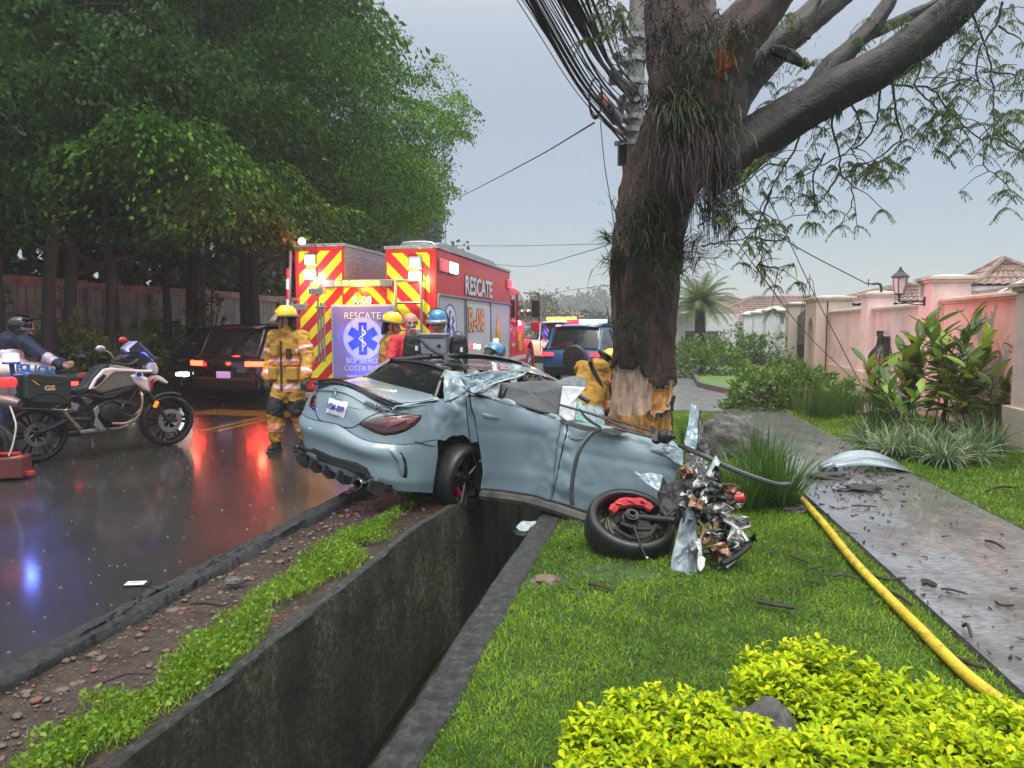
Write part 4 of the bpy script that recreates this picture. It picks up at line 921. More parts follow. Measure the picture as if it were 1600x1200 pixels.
for (s0, s1, h) in [(3.5, 10.1, 1.98), (10.6, 13.8, 1.98), (14.45, 18.05, 1.94), (18.6, 22.7, 1.96)]:
    L = s1 - s0; m = (s0 + s1) / 2
    mb = MB(); mb.box((0, m, h / 2 - .1), (.2, L, h + .2)); mb.build('wall_section', M_STUC, pw, bevel=.008)
    mb = MB(); mb.box((-.0, m, h + .065), (.40, L - .01, .055)); mb.box((0, m, h + .018), (.32, L - .01, .04)); mb.box((0, m, h + .10), (.26, L - .01, .03)); mb.build('wall_cap', M_CAP, pw, bevel=.01)
    mb = MB(); mb.box((-.13, m, .2), (.09, L - .02, .62)); mb.build('base_course', M_TAN, pw, bevel=.01)
def pillar(s, w, l, h, label, dx=0, mat=M_STUC, cat='pillar', d=DW):
    e = local('pillar', s, d + dx, label, cat, 'pillars of the garden wall')
    MB().box((0, 0, h / 2 - .1), (w, l, h + .2)).build('shaft', mat, e, bevel=.01)
    mb = MB(); cap_profile(mb, w, l, h + .002); mb.build('pillar_cap', M_CAP, e, bevel=.008)
    MB().box((0, 0, .22), (w + .14, l + .14, .66)).build('plinth', M_TAN, e, bevel=.012); return e
pillar(10.35, .5, .5, 2.05, 'nearest wall pilaster with a tan plinth, at the right edge of the photo', -.08)
lp = pillar(14.1, .62, .66, 2.36, 'tall wall pillar that carries the black lantern')
pillar(18.3, .56, .6, 2.28, 'wall pillar with the overhead cable bracket, between lantern and arch')
# arched gate portico
ar = local('gate_arch', 23.6, DW, 'tan stucco gate pillar block with an arched niche', 'gate pillar')
aw, al, ah = 1.0, 1.7, 2.36
poly = [(-al / 2, -.1), (-al / 2 + .42, -.1), (-al / 2 + .42, 1.45)] + [(-.02 + -.41 * math.cos(PI * k / 10) , 1.45 + .42 * math.sin(PI * k / 10)) for k in range(1, 10)] + [(.39, 1.45), (.39, -.1), (al / 2, -.1), (al / 2, ah), (-al / 2, ah)]
Mx = Matrix(((0, 0, 1, -aw / 2), (1, 0, 0, 0), (0, 1, 0, 0), (0, 0, 0, 1)))
MB().prism(poly, .30, Mx).build('arch_front', M_TAN, ar, bevel=.01)
MB().box((.17, 0, ah / 2 - .05), (.66, al - .004, ah + .08)).build('arch_back', M_TAN, ar, bevel=.01)
mb = MB(); cap_profile(mb, aw, al, ah + .002, .09, .12, .06); mb.build('pillar_cap', M_CAP, ar, bevel=.01)
gpil = pillar(29.2, .66, .7, 2.38, 'plain tan gate pillar left of the iron gate', 0, M_TAN)
# iron gate between
gt = local('iron_gate', 24.5, DW, 'black wrought-iron entrance gate with scroll arch on top', 'gate')
for k in range(27):
    y = .1 + k * .16
    MB().tube([(0, y, .05), (0, y, 2.0 + .25 * math.sin(PI * k / 26))], .012, 6).build('gate_bar', M_IRON, gt)
mb = MB()
for z in (.1, 1.0, 1.5, 1.95): mb.box((0, 2.2, z), (.03, 4.3, .04))
mb.build('gate_rail', M_IRON, gt); MB().box((.01, 2.2, .5), (.01, 4.2, .85)).build('kick_plate', M_IRON, gt)
mb = MB()
for sg in (-1, 1):
    mb.tube(bez([(0, 2.2, 3.3), (0, 2.2 + sg * .5, 3.15), (0, 2.2 + sg * 1.1, 2.6), (0, 2.2 + sg * 1.5, 2.05)], 8), .014, 5)
    for q in (.35, .8): mb.tube(bez([(0, 2.2 + sg * q, 2.1), (0, 2.2 + sg * q, 2.6), (0, 2.2 + sg * (q - .14), 2.7), (0, 2.2 + sg * (q - .2), 2.58)], 6), .010, 4)
mb.tube([(0, 2.2, 1.98), (0, 2.2, 3.42)], .014, 5); mb.build('scroll_arch', M_IRON, gt, smooth=True)
# iron meter basket on the wall
bk = local('iron_basket', 17.0, DW - .11, 'bulging black wrought-iron cage fixed to the pink wall', 'iron cage', z=.72)
prof = [(0.02, .0), (.20, .05), (.30, .17), (.26, .32), (.17, .46), (.15, .66)]
for k in range(17):
    a = PI * k / 16; MB().tube(bez([(-math.sin(a) * r * 1.1 - .01, math.cos(a) * r * 1.5, z) for r, z in prof], 3), .011, 5, cap=False).build('cage_bar', M_IRON, bk)
mb = MB()
for r, z in prof[1:]: mb.tube([(-math.sin(PI * k / 14) * r * 1.1 - .01, math.cos(PI * k / 14) * r * 1.5, z) for k in range(15)], .009, 5)
for k in range(7):
    y = -.22 + k * .073; mb.tube(bez([(-.14, y, .66), (-.14, y + .03, .72), (-.14, y, .78), (-.14, y - .03, .73)], 4), .011, 4)
mb.build('cage_ring', M_IRON, bk); MB().box((.0, 0, .34), (.02, .40, .6)).build('back_plate', M_IRON, bk)
tapb = MB(); tapb.tube([(0, 0, 0), (-.08, 0, 0)], .014, 8); tapb.ball((-.1, 0, 0), .035, 8, 6); tapb.tube([(-.1, 0, -.07), (-.1, 0, .08)], .012, 6)
tb = local('wall_valve', 16.35, DW - .1, 'small dark valve fitting on the wall just right of the iron cage', 'valve', z=.95); tapb.build('valve_body', simple('dull_metal', (.2, .2, .2), .4, metal=.8), tb)
# wall lantern
lt = local('wall_lantern', 14.1, DW - .31, 'black carriage lantern on a bracket at the tall pillar top', 'lantern', z=2.0)
mb = MB(); mb.tube([(.02, 0, .05), (-.42, 0, .05)], .016, 8); mb.tube(bez([(.02, 0, -.02), (-.2, 0, -.0), (-.36, 0, .04)], 5), .010, 6); mb.tube([(-.42, 0, .04), (-.42, 0, .16)], .018, 8); mb.ball((-.42, 0, .16), .03, 8, 6); mb.box((.0, 0, .05), (.03, .08, .16)); mb.build('bracket', M_IRON, lt)
lo = Vector((-.42, 0, .18))
mb = MB()
def ring6(r, z): return [lo + Vector((math.cos(PI / 3 * k) * r, math.sin(PI / 3 * k) * r, z)) for k in range(6)]
b0, b1 = ring6(.075, 0), ring6(.125, .30)
for k in range(6): mb.tube([b0[k], b1[k]], .010, 4)
mb.tube(b0 + [b0[0]], .012, 4); mb.tube(b1 + [b1[0]], .014, 4)
mb.lathe([(.16, .30), (.15, .32), (.06, .40), (.045, .43), (.02, .44), (.022, .47), (.0, .50)], 6, lo); mb.lathe([(.0, -.03), (.05, -.02), (.085, .0), (.0, .005)], 6, lo); mb.build('lantern_frame', M_IRON, lt)
mb = MB()
for k in range(6): q = [b0[k], b0[(k + 1) % 6], b1[(k + 1) % 6], b1[k]]; c = sum(q, Vector()) / 4; mb.add([c + (p - c) * .9 for p in q], [(0, 1, 2, 3)])
mb.build('lantern_glass', simple('frosted_glass', (.55, .57, .6), .25), lt)
# cable bracket pole on pillar 2, white antenna struts
cb = local('cable_bracket', 18.0, DW, 'short bent conduit with insulator taking the overhead cable', 'bracket', z=2.36)
MB().tube(bez([(0, 0, -.05), (0, 0, .12), (-.05, 0, .22), (-.2, 0, .22)], 6), .03, 8).build('conduit', M_IRON, cb, smooth=True)
mb = MB(); mb.tube([(-.2, 0, .22), (-.34, 0, .24)], .02, 6); mb.tube([(-.28, 0, .16), (-.28, 0, .34)], .012, 6); mb.build('insulator', M_IRON, cb)
st = local('white_strut', 13.2, DW + .25, 'white diagonal rod sticking up behind the wall right of the lantern', 'rod', z=2.1); MB().tube([(0, 0, -.1), (.85, -.3, .45)], .022, 8).build('rod', M_WHITE, st); MB().box((.86, -.3, .46), (.1, .1, .1)).build('rod_tip', M_WHITE, st)
# white piers beyond the gate
M_PIER = M_WHITE
for k, (s, lab) in enumerate([(33.5, 'white pier just left of the tan gate pillar'), (38, 'second white pier from the gate pillar'), (43, 'third white pier from the gate pillar'), (50, 'white pier with a domed cap, furthest from the gate')]):
    e = local('white_pier', s, DW - .2, lab, 'pier', 'white piers of the neighbouring fence')
    MB().box((0, 0, 1.0), (.8, .8, 2.35)).build('shaft', M_PIER, e, bevel=.01); mb = MB(); cap_profile(mb, .8, .8, 2.18, .12, .14, .16); mb.build('pillar_cap', M_CAP, e, bevel=.01)
nf_ = local('neighbour_fence', 40, DW, 'low white wall with dark railing between the white piers', 'fence')
MB().box((0, 4, .8), (.2, 24, 1.8)).build('low_wall', M_WHITE, nf_)
mb = MB()
for k in range(60): mb.tube([(0, -7.8 + k * .4, 1.7), (0, -7.8 + k * .4, 2.15)], .02, 4)
mb.box((0, 4, 2.15), (.05, 23.8, .05)); o = mb.build('railing', M_IRON, nf_); o['kind'] = 'stuff'
# houses with barrel-tile roofs
t = NT('clay_roof_tile'); n = t.noise(t.co(), 5, 6, .7); n2 = t.noise(t.co(), 1.2, 4); t.set(Base_Color=t.mix(t.ramp(n2, [(.4, 0), (.65, .6)]), t.ramp(n, [(.3, (.10, .055, .045)), (.5, (.22, .13, .10)), (.72, (.40, .30, .25))]), (.09, .075, .07)), Roughness=.55); M_TILE = t.m
def tiled(mb, A, B, C, D, pitch=.3, amp=.06, rows=.4):
    """slope with eave A-B and ridge D-C"""
    A, B, C, D = map(Vector, (A, B, C, D)); nU = max(6, int((B - A).length / pitch) * 4); nV = max(2, int(((C + D) / 2 - (A + B) / 2).length / rows)) * 2; nrm = (B - A).cross(D - A).normalized();
    if nrm.z < 0: nrm = -nrm
    R = []
    for j in range(nV + 1):
        t_ = (j // 2 + (j % 2) * .98) / (nV / 2) if j < nV else 1.0; t_ = min(1, t_); step = .035 if j % 2 == 0 else 0
        R.append([A.lerp(B, i / nU).lerp(D.lerp(C, i / nU), t_) + nrm * (amp * abs(math.sin(PI * i / 4)) + step) for i in range(nU + 1)])
    mb.grid(R)
def hip(name, s, d, w, l, z, h, label, wall_h=None, ridge=.4, over=.5, wall_mat=None, rot=0, windows=(), cat='house', pitch=.32):
    e = local(name, s, d, label, cat); e.rotation_euler.z += rot
    mb = MB(); W, L = w / 2 + over, l / 2 + over
    if l >= w: r0, r1 = (0, -l / 2 * ridge, z + h), (0, l / 2 * ridge, z + h)
    else: r0, r1 = (-w / 2 * ridge, 0, z + h), (w / 2 * ridge, 0, z + h)
    c = [(-W, -L, z), (W, -L, z), (W, L, z), (-W, L, z)]
    if l >= w: tiled(mb, c[0], c[1], r0, r0, pitch); tiled(mb, c[1], c[2], r1, r0, pitch); tiled(mb, c[2], c[3], r1, r1, pitch); tiled(mb, c[3], c[0], r0, r1, pitch)
    else: tiled(mb, c[0], c[1], r1, r0, pitch); tiled(mb, c[1], c[2], r1, r1, pitch); tiled(mb, c[2], c[3], r0, r1, pitch); tiled(mb, c[3], c[0], r0, r0, pitch)
    o = mb.build('roof', M_TILE, e, smooth=True, angle=50)
    mr_ = MB(); rr = [r0, r1]
    for a, b in ((c[0], r0), (c[1], r0 if l >= w else r1), (c[2], r1), (c[3], r1 if l >= w else r0), (r0, r1)): mr_.tube([Vector(a) + Vector((0, 0, .05)), Vector(b) + Vector((0, 0, .05))], .09, 6)
    mr_.build('ridge_tiles', M_TILE, o)
    MB().box((0, 0, z - .09), (2 * W - .05, 2 * L - .05, .16)).build('eave_board', M_WHITE, e)
    wall_mat = wall_mat or M_WHITE
    MB().box((0, 0, (z - .2) / 2), (w, l, z - .19)).build('wall', wall_mat, e)
    for (x, y, zz, ww, hh) in windows:
        f = MB().box((x, y, zz), (ww + .12, .08, hh + .12)).build('window', M_WHITE, e); MB().box((x, y - .045, zz), (ww, .02, hh)).build('pane', simple('dark_pane', (.03, .035, .04), .1), f)
    return e
def rdat(u, Y): X = (u - 800) / F * Y; return (X * .215 + Y * .9766, X * .9766 - Y * .215)
s, d = rdat(1131, 62); hip('house', s, d, 7, 7, 1.6 + 30 / F * 62 * .75, 1.3, 'two-storey house whose shallow tiled roof tops the roofline behind the palm', windows=[(x, -3.5, 2.6, .7, .7) for x in (-2.4, -1.2, 0, 1.2, 2.4)])
s, d = rdat(1215, 46); hip('house', s, d, 11, 9, 1.6 + .1, 1.75, 'long low house with a broad tiled roof behind the white piers', ridge=.3, rot=.1)
s, d = rdat(1520, 25); hip('garden_tower', s, d + .8, 2.0, 2.0, 2.9 + .05, .95, 'square turret with a steep tiled pyramid roof right of the lantern', wall_mat=M_TAN, ridge=0.02, over=.35, windows=[], cat='turret', pitch=.26)
s, d = rdat(1352, 27); hip('house', s, d + 1.0, 5, 6, 2.3, .75, 'low tiled roof peeking over the wall between arch and lantern', ridge=.4, cat='house', pitch=.26)
s, d = rdat(1640, 21); hip('house', s, d + 1.2, 7, 6, 2.35, .35, 'flat tiled roof showing above the wall at the right edge of the photo', ridge=.6, cat='house', pitch=.26)
# garage wall with canopy behind the palm
s, d = rdat(1088, 38); ga = local('garage', s, d, 'pale garage with a dark door and flat dark canopy, half hidden by the palm', 'garage')
MB().box((0, 0, 1.1), (4.2, .3, 2.3)).build('wall', M_WHITE, ga); MB().box((.25, -.17, .65), (1.7, .06, 1.4)).build('garage_door', simple('charcoal_door', (.06, .06, .07), .5), ga); MB().box((-1.0, -.6, 2.6), (2.4, 2.0, .2)).build('canopy', simple('dark_canopy', (.05, .055, .06), .5), ga)
MB().tube([(-.1, -1.4, 0), (-.1, -1.4, 2.5)], .06, 8).build('canopy_post', M_IRON, ga)
# ---------------------------------------------------------------- far hill line
M_HILLS = leafmat('hill_leaf', (.025, .05, .02), (.05, .085, .03), (.10, .14, .05), .6, .1)
hb = patch('hill', lambda i, j: Vector((lerp(-240, 320, i), lerp(230, 420, j), -.5 + 9 * math.sin(PI / 2 * j) + 2.0 * mnoise.noise(Vector((i * 6, j * 2, 2))))), 50, 12, simple('hill_ground', (.04, .07, .025), .9, nscale=.2))
def far_tree(u, Y, h, w, lab, v=None, mat=None, z0=0, tone=.45, cat='tree', grp='hazy trees on the far hill'):
    X = (u - 800) / F * Y; e = empty('far_tree', (X, Y, z0), 0, lab, cat, grp); n = 900; k = 34
    u_ = rng.normal(0, 1, (k, 3)); u_ /= np.linalg.norm(u_, axis=1, keepdims=True); c = u_ * np.array([w / 2, w / 2, h * .36]) * rng.uniform(.4, 1, (k, 1)) + np.array([0, 0, h * .62]); i = rng.integers(0, k, n)
    p = c[i] + rng.normal(0, w * .07, (n, 3)); V, Fc = leaves_np(p, rng.normal(0, 1, (n, 3)), rng.uniform(.03, .07, n) * w * 1.3, .7); fast_mesh('crown', V, Fc, mat or M_HILLS, e, tone=np.clip(tone + rng.normal(0, .2, n), 0, 1))
    MB().tube([(0, 0, -1), (0, 0, h * .6)], [w * .05, w * .03], 6).build('trunk', M_BARK, e); return e
for (u, Y, vt, w, lab) in [(705, 110, 455, 9, 'hazy tree directly above the truck roof end'), (855, 95, 462, 8, 'hazy tree right of the truck mirror'), (872, 120, 464, 10, 'rounded hazy tree over the distant white house'), (895, 125, 463, 10, 'dark hazy tree over the distant house roof'), (912, 130, 462, 9, 'hazy tree between the house and the tallest tree'), (933, 100, 449, 8, 'tallest hazy tree next to the big trunk'), (948, 105, 455, 7, 'hazy tree touching the left side of the big trunk'), (838, 80, 455, 5, 'thin hazy tree beside the truck mirror'), (925, 70, 492, 6, 'green hazy bush-like tree above the police car'), (880, 75, 500, 8, 'low hazy tree above the parked pickup'), (1068, 90, 470, 5, 'hazy tree just right of the big trunk'), (665, 45, 335, 5, 'dark tree peeking out behind the end of the tree row'), (945, 60, 505, 6, 'low hazy tree left of the trunk scar')]:
    if Y > 85: Y *= 2; w *= 1.9
    H = 1.6 + (510 - vt) / F * Y; z0 = 0
    far_tree(u, Y, H - z0, w, lab, z0=z0)
s, d = rdat(886, 90); hip('house', s, d, 10, 6, 2.3, .9, 'distant white house with a long red roof on the hazy hill', ridge=.7, pitch=.6, over=.8, windows=[(-2, -3.0, 1.3, 1.2, .9), (1.5, -3.0, 1.3, 1.2, .9)])
s, d = rdat(850, 85); hip('house', s, d, 5, 5, 3.2, .6, 'small distant white-walled house behind the truck mirror', ridge=.5, pitch=.6)
# ---------------------------------------------------------------- utility pole and cables
pY = 9.0; pb = at(984, 400, pY); pole = empty('utility_pole', (pb.x, pb.y, 0), 0, 'slim concrete utility pole loaded with cables behind the big tree', 'utility pole')
pt_ = at(998, -60, pY); off = Vector((pt_.x - pb.x, 0, 0))
MB().tube([(0, 0, 0), (off.x * .5, 0, 3.4), (off.x, 0, pt_.z), (off.x * 1.3, 0, pt_.z + 2.5)], [.15, .12, .095, .08], 16).build('pole_shaft', simple('weathered_pole', (.20, .195, .18), .7, noise_amt=.3, nscale=6, bump=.6, bscale=30, dirt=(.06, .06, .05)), pole, smooth=True)
M_CABLE = simple('black_cable', (.012, .012, .014), .35); M_STEEL = simple('galvanised_steel', (.35, .36, .37), .4, metal=.9)
def pp(u, v, Y=pY): return at(u, v, Y) - pole.location
mb = MB()
for v in (60, 95, 130, 160, 185, 205, 225): c = pp(992 - (v - 60) * .05, v); mb.lathe([(.13, -.03), (.145, -.03), (.145, .03), (.13, .03)], 14, c, closed=True); mb.box(c + Vector((-.14, -.02, 0)), (.10, .05, .05)); mb.box(c + Vector((.14, -.02, 0)), (.06, .05, .04))
mb.build('pole_band', M_STEEL, pole)
mb = MB(); mb.tube([pp(960, 85), pp(990, 110)], .05, 6); mb.tube([pp(975, 92), pp(992, 82)], .03, 6); mb.box(pp(962, 122), (.16, .12, .14)); mb.build('bracket_arm', M_IRON, pole)
MB().box(pp(974, 240), (.13, .12, .28)).build('junction_box', M_IRON, pole, bevel=.01)
MB().tube(bez([pp(972, 250), pp(974, 268), pp(973, 285)], 4), .012, 6).build('drop_tail', simple('orange_bracket', (.5, .1, .04), .5), pole)
mb = MB(); mb.lathe([(.0, -.2), (.06, -.19), (.075, -.05), (.075, .1), (.0, .2)], 12, pp(957, 178, 8.4), axis=(.5, -.4, -.8)); mb.build('splice_closure', simple('grey_closure', (.1, .1, .11), .4), pole, smooth=True)
mb = MB(); mb.lathe([(.0, -.14), (.045, -.13), (.05, .1), (.0, .14)], 12, pp(971, 165, 8.6), axis=(.2, 0, 1)); mb.build('splice_closure', simple('grey_closure', (.1, .1, .11), .4), pole, smooth=True)
MB().lathe([(.0, -.12), (.04, -.11), (.045, .08), (.0, .12)], 12, pp(946, 158, 8.3), axis=(.4, -.3, -.8)).build('splice_closure', simple('rusty_closure', (.28, .10, .06), .5), pole, smooth=True)
mb = MB()
for q in range(3):
    c = at(931, 152, 8.0); mb.tube([c + Vector((math.cos(a) * .07, q * .02, math.sin(a) * (.20 + .01 * q))) for a in np.linspace(0, 2 * PI, 25)], .009, 5)
o = mb.build('cable_coil', M_CABLE); tag(o, 'hanging coil of spare black cable left of the pole', 'cable coil')
CG = 'overhead cables running to the utility pole'
def cable(pts, r, label, cat='cable', group=CG, mat=None):
    o = MB().tube(bez(pts, 8), r, 6).build('overhead_cable', mat or M_CABLE); return tag(o, label, cat, group)
CN = ['outermost left', 'second from the left', 'third from the left', 'fourth from the left', 'fifth from the left', 'sixth from the left', 'seventh from the left', 'eighth from the left', 'ninth from the left', 'tenth from the left', 'eleventh from the left', 'twelfth from the left', 'eleventh from the right', 'tenth from the right', 'ninth from the right', 'eighth from the right', 'seventh from the right', 'sixth from the right', 'fifth from the right', 'fourth from the right', 'third from the right', 'second from the right', 'outermost right']
tops = [808, 816, 822, 828, 833, 838, 843, 848, 852, 857, 861, 866, 872, 877, 882, 888, 894, 900, 908, 916, 925, 935, 948]
for i, u in enumerate(tops):
    f_ = i / 22; e = (lerp(978, 992, f_) + rng.normal(0, 3), lerp(232, 120, f_) + rng.normal(0, 10)); Yt = 6.3 + .3 * rng.random()
    p1 = at(u, 0, Yt); p2 = at(e[0], e[1], 8.9); m_ = p1.lerp(p2, .5) - Vector((0, 0, .10 + .04 * rng.random())); p0 = p1 + (p1 - m_) * 2.2
    cable([p0, p1, m_, p2], [.006, .009, .014, .02][rng.integers(0, 4)] if i > 1 else .005, 'overhead cable, %s of the bundle where it meets the photo top' % CN[i])
def wire(pts, Ys, r, label): return cable([at(u, v, Y) for (u, v), Y in zip(pts, Ys)], r, label, 'wire', 'thin service wires')
wire([(670, 330), (730, 302), (830, 250), (928, 192)], [34, 26, 15, 8.4], .012, 'service wire sagging from the pole down behind the tree row')
wire([(640, 383), (800, 384), (990, 380)], [40, 40, 40], .02, 'thin level wire crossing the sky above the rescue truck')
wire([(760, 412), (830, 416), (900, 398), (990, 370)], [45, 40, 30, 22], .016, 'wire sagging from the truck roof towards the big tree')
wire([(845, 462), (900, 452), (960, 445), (1000, 440)], [60, 55, 50, 45], .02, 'distant wire above the hazy trees')
wire([(938, 190), (945, 260), (955, 320), (962, 370)], [8.6, 8.4, 8.2, 8.0], .006, 'thin drop wire hanging beside the trunk')
cable([at(990, 200, 9), at(1130, 305, 12), at(1240, 383, 15), rd(18.0, DW - .34, 2.6)], .012, 'service cable from the pole to the bracket on the wall pillar', 'wire', 'thin service wires')
wire([(990, 170), (1130, 350), (1222, 472)], [9, 18, 27], .012, 'wire from the pole to the tan gate pillar')
wire([(990, 150), (1140, 345), (1230, 474)], [9, 18, 27], .010, 'second wire running beside the one to the gate pillar')
wire([(1060, 60), (1200, 310), (1270, 455), (1345, 600)], [8.8, 9.5, 10, 10.5], .006, 'thin guy wire crossing in front of the arched gate block')
wire([(1060, 260), (1160, 390), (1250, 510), (1330, 590)], [8.8, 10, 11, 12], .006, 'lower guy wire crossing in front of the iron cage')
# ================================================================ THE WRECKED CAR
R_CAR = Matrix(((0.58150015, -0.79871203, 0.15465017), (0.80423993, 0.59303697, 0.03879803), (-0.12270173, 0.10181478, 0.98720719)))
T_CAR = Vector((-1.24551527, 7.62392905, -0.13822237)); SC = .92
def pose(p):
    w = R_CAR @ Vector(p) + T_CAR; e = Vector((0, 0, EYE)); return e + (w - e) * SC
LM = [  # place on the undamaged body -> photo pixel (, metres ahead)
 ((-.82, .60, 1.03), 502, 597), ((-.80, -.60, 1.03), 626, 629), ((-.50, -.85, .90), 664, 648), ((-.95, -.50, .80), 563, 663), ((-1.01, 0, .76), 528, 637),
 ((-.38, -.87, .22), 677, 771), ((-.80, .80, .60), 466, 648), ((-.93, -.55, .26), 585, 752), ((-.93, .70, .27), 468, 712), ((-.98, 0, .26), 525, 737), ((-.55, .86, .9), 489, 615),
 ((-.25, .60, 1.03), 571, 591), ((-.25, -.60, 1.03), 679, 621), ((.35, .50, 1.37), 611, 564), ((.35, -.52, 1.37), 704, 580), ((-.36, -.88, .50), 686, 705),
 ((0, -.88, .72), 715, 682, 6.55), ((.36, -.88, .42), 752, 735, 6.45),
 ((.30, -.78, .97), 727, 612, 6.5), ((.62, -.88, .84), 768, 649, 6.3), ((.45, -.87, .24), 757, 762, 6.45),
 ((1.2, -.82, .95), 874, 652, 5.95), ((1.25, -.87, .22), 862, 783, 5.95), ((1.5, -.88, .85), 897, 685, 5.85), ((2.1, -.82, .95), 1058, 694, 5.35), ((2.15, -.87, .22), 1040, 838, 5.3),
 ((.75, -.80, .96), 795, 624, 6.2), ((1.7, -.82, .95), 960, 672, 5.6), ((1.7, -.88, .22), 940, 808, 5.6),
 ((.8, -.58, 1.40), 752, 577, 6.6), ((1.2, -.58, 1.40), 803, 577, 6.7), ((1.75, -.57, 1.34), 848, 586, 6.8), ((.8, .55, 1.41), 690, 556, 7.6), ((1.75, .55, 1.36), 815, 569, 8.0), ((2.1, .8, .9), 905, 640, 7.6), ((1.2, .8, .9), 800, 610, 7.9)]
_A = []; _B = []
for q in LM:
    p = pose(q[0]); Yt = q[3] if len(q) > 3 else p.y; t_ = at(q[1], q[2], Yt); _A.append(tuple(p)); _B.append(tuple(t_ - p))
_A = np.array(_A); _B = np.array(_B); n = len(_A)
K = np.linalg.norm(_A[:, None] - _A[None], axis=2) + np.eye(n) * .012; Pm = np.c_[np.ones(n), _A]
W_ = np.linalg.solve(np.block([[K, Pm], [Pm.T, np.zeros((4, 4))]]), np.r_[_B, np.zeros((4, 3))])
def warp(p):
    w = np.array(tuple(pose(p))); r = np.linalg.norm(_A - w, axis=1); return Vector(w + r @ W_[:n] + W_[n] + w @ W_[n + 1:])
def px(p):
    fw = p.y * CA - (p.z - EYE) * SA; return 800 + F * p.x / fw, 600 - F * (p.y * SA + (p.z - EYE) * CA) / fw
car_o = Vector((-.6, 6.4, 0)); car = empty('wrecked_car', car_o, 0, 'wrecked grey-blue coupe wrapped round the big tree above the ditch', 'car')
t = NT('grey_blue_car_paint'); v = t.co(); n_ = t.noise(v, 3, 4)
dr = t.n('ShaderNodeTexVoronoi'); t.L(v, dr.inputs['Vector']); dr.inputs['Scale'].default_value = 120; drp = t.ramp(dr.outputs['Distance'], [(.0, 1), (.28, .3), (.34, 0)])
scr = t.ramp(t.noise(t.co('Object', (1, 1, 9), (.2, .4, 0)), 5, 8, .75), [(.60, 0), (.66, .7)])
t.set(Base_Color=t.mix(scr, t.ramp(n_, [(.3, (.185, .26, .30)), (.7, (.20, .28, .322))]), (.33, .36, .37)), Roughness=.35, Coat_Weight=.8); t.b.inputs['Coat Roughness'].default_value = .04
t.bump(drp, .12, .002); M_PAINT = t.m
M_BLK = simple('gloss_black_trim', (.008, .008, .009), .12, coat=1, noise_amt=.1); M_PLAS = simple('black_plastic', (.016, .016, .017), .42, bump=.15); M_SEAM = simple('shadow_gap_rubber', (.004, .004, .004), .8)
M_RUB = simple('tyre_rubber', (.012, .012, .013), .38, noise_amt=.2, bump=.2, bscale=90, dirt=(.05, .045, .04), dirt_amt=.25); M_RIM = simple('satin_black_rim', (.014, .014, .015), .28, metal=.5, coat=.5)
M_LAMP = simple('smoked_red_lens', (.045, .003, .005), .06, coat=1, noise_amt=.3, nscale=4); M_CHROME = simple('worn_chrome', (.5, .5, .5), .18, metal=1, dirt=(.1, .09, .08)); M_CALI = simple('red_caliper', (.45, .02, .03), .35, coat=.4)
M_SILV = simple('torn_bright_metal', (.42, .42, .42), .35, metal=.6, noise_amt=.3, nscale=20, dirt=(.10, .07, .05), dirt_amt=.9); M_COPP = simple('crushed_brown_metal', (.30, .17, .10), .4, metal=.4, noise_amt=.5, nscale=25, dirt=(.04, .03, .03), dirt_amt=.9)
M_DARKM = simple('greasy_dark_metal', (.03, .03, .03), .35, metal=.5, noise_amt=.5, nscale=15); M_LINER = simple('felt_liner', (.045, .045, .047), .8, bump=.5); M_AIRB = simple('grey_airbag_cloth', (.11, .115, .125), .85, nscale=60, noise_amt=.25, bump=.4, bscale=150); M_WHT = simple('white_airbag', (.6, .64, .66), .6)
def crum(p, w, amt):
    """crumpled sheet-metal relief, strongest near the pillar and the front"""
    u, v = px(w); k = 0
    k += math.exp(-((u - 722) / 28) ** 2 - ((v - 612) / 34) ** 2) * 1.3 + .35 * math.exp(-((u - 690) / 40) ** 2 - ((v - 650) / 25) ** 2)
    k += .55 * max(0, min(1, (u - 825) / 60)) * (1 if u < 895 else .30) + .015
    q = p * 4.2; r = abs(mnoise.noise(q)) * 2.0 + abs(mnoise.noise(q * 2.1)) * .9 - .6
    return k * amt * r
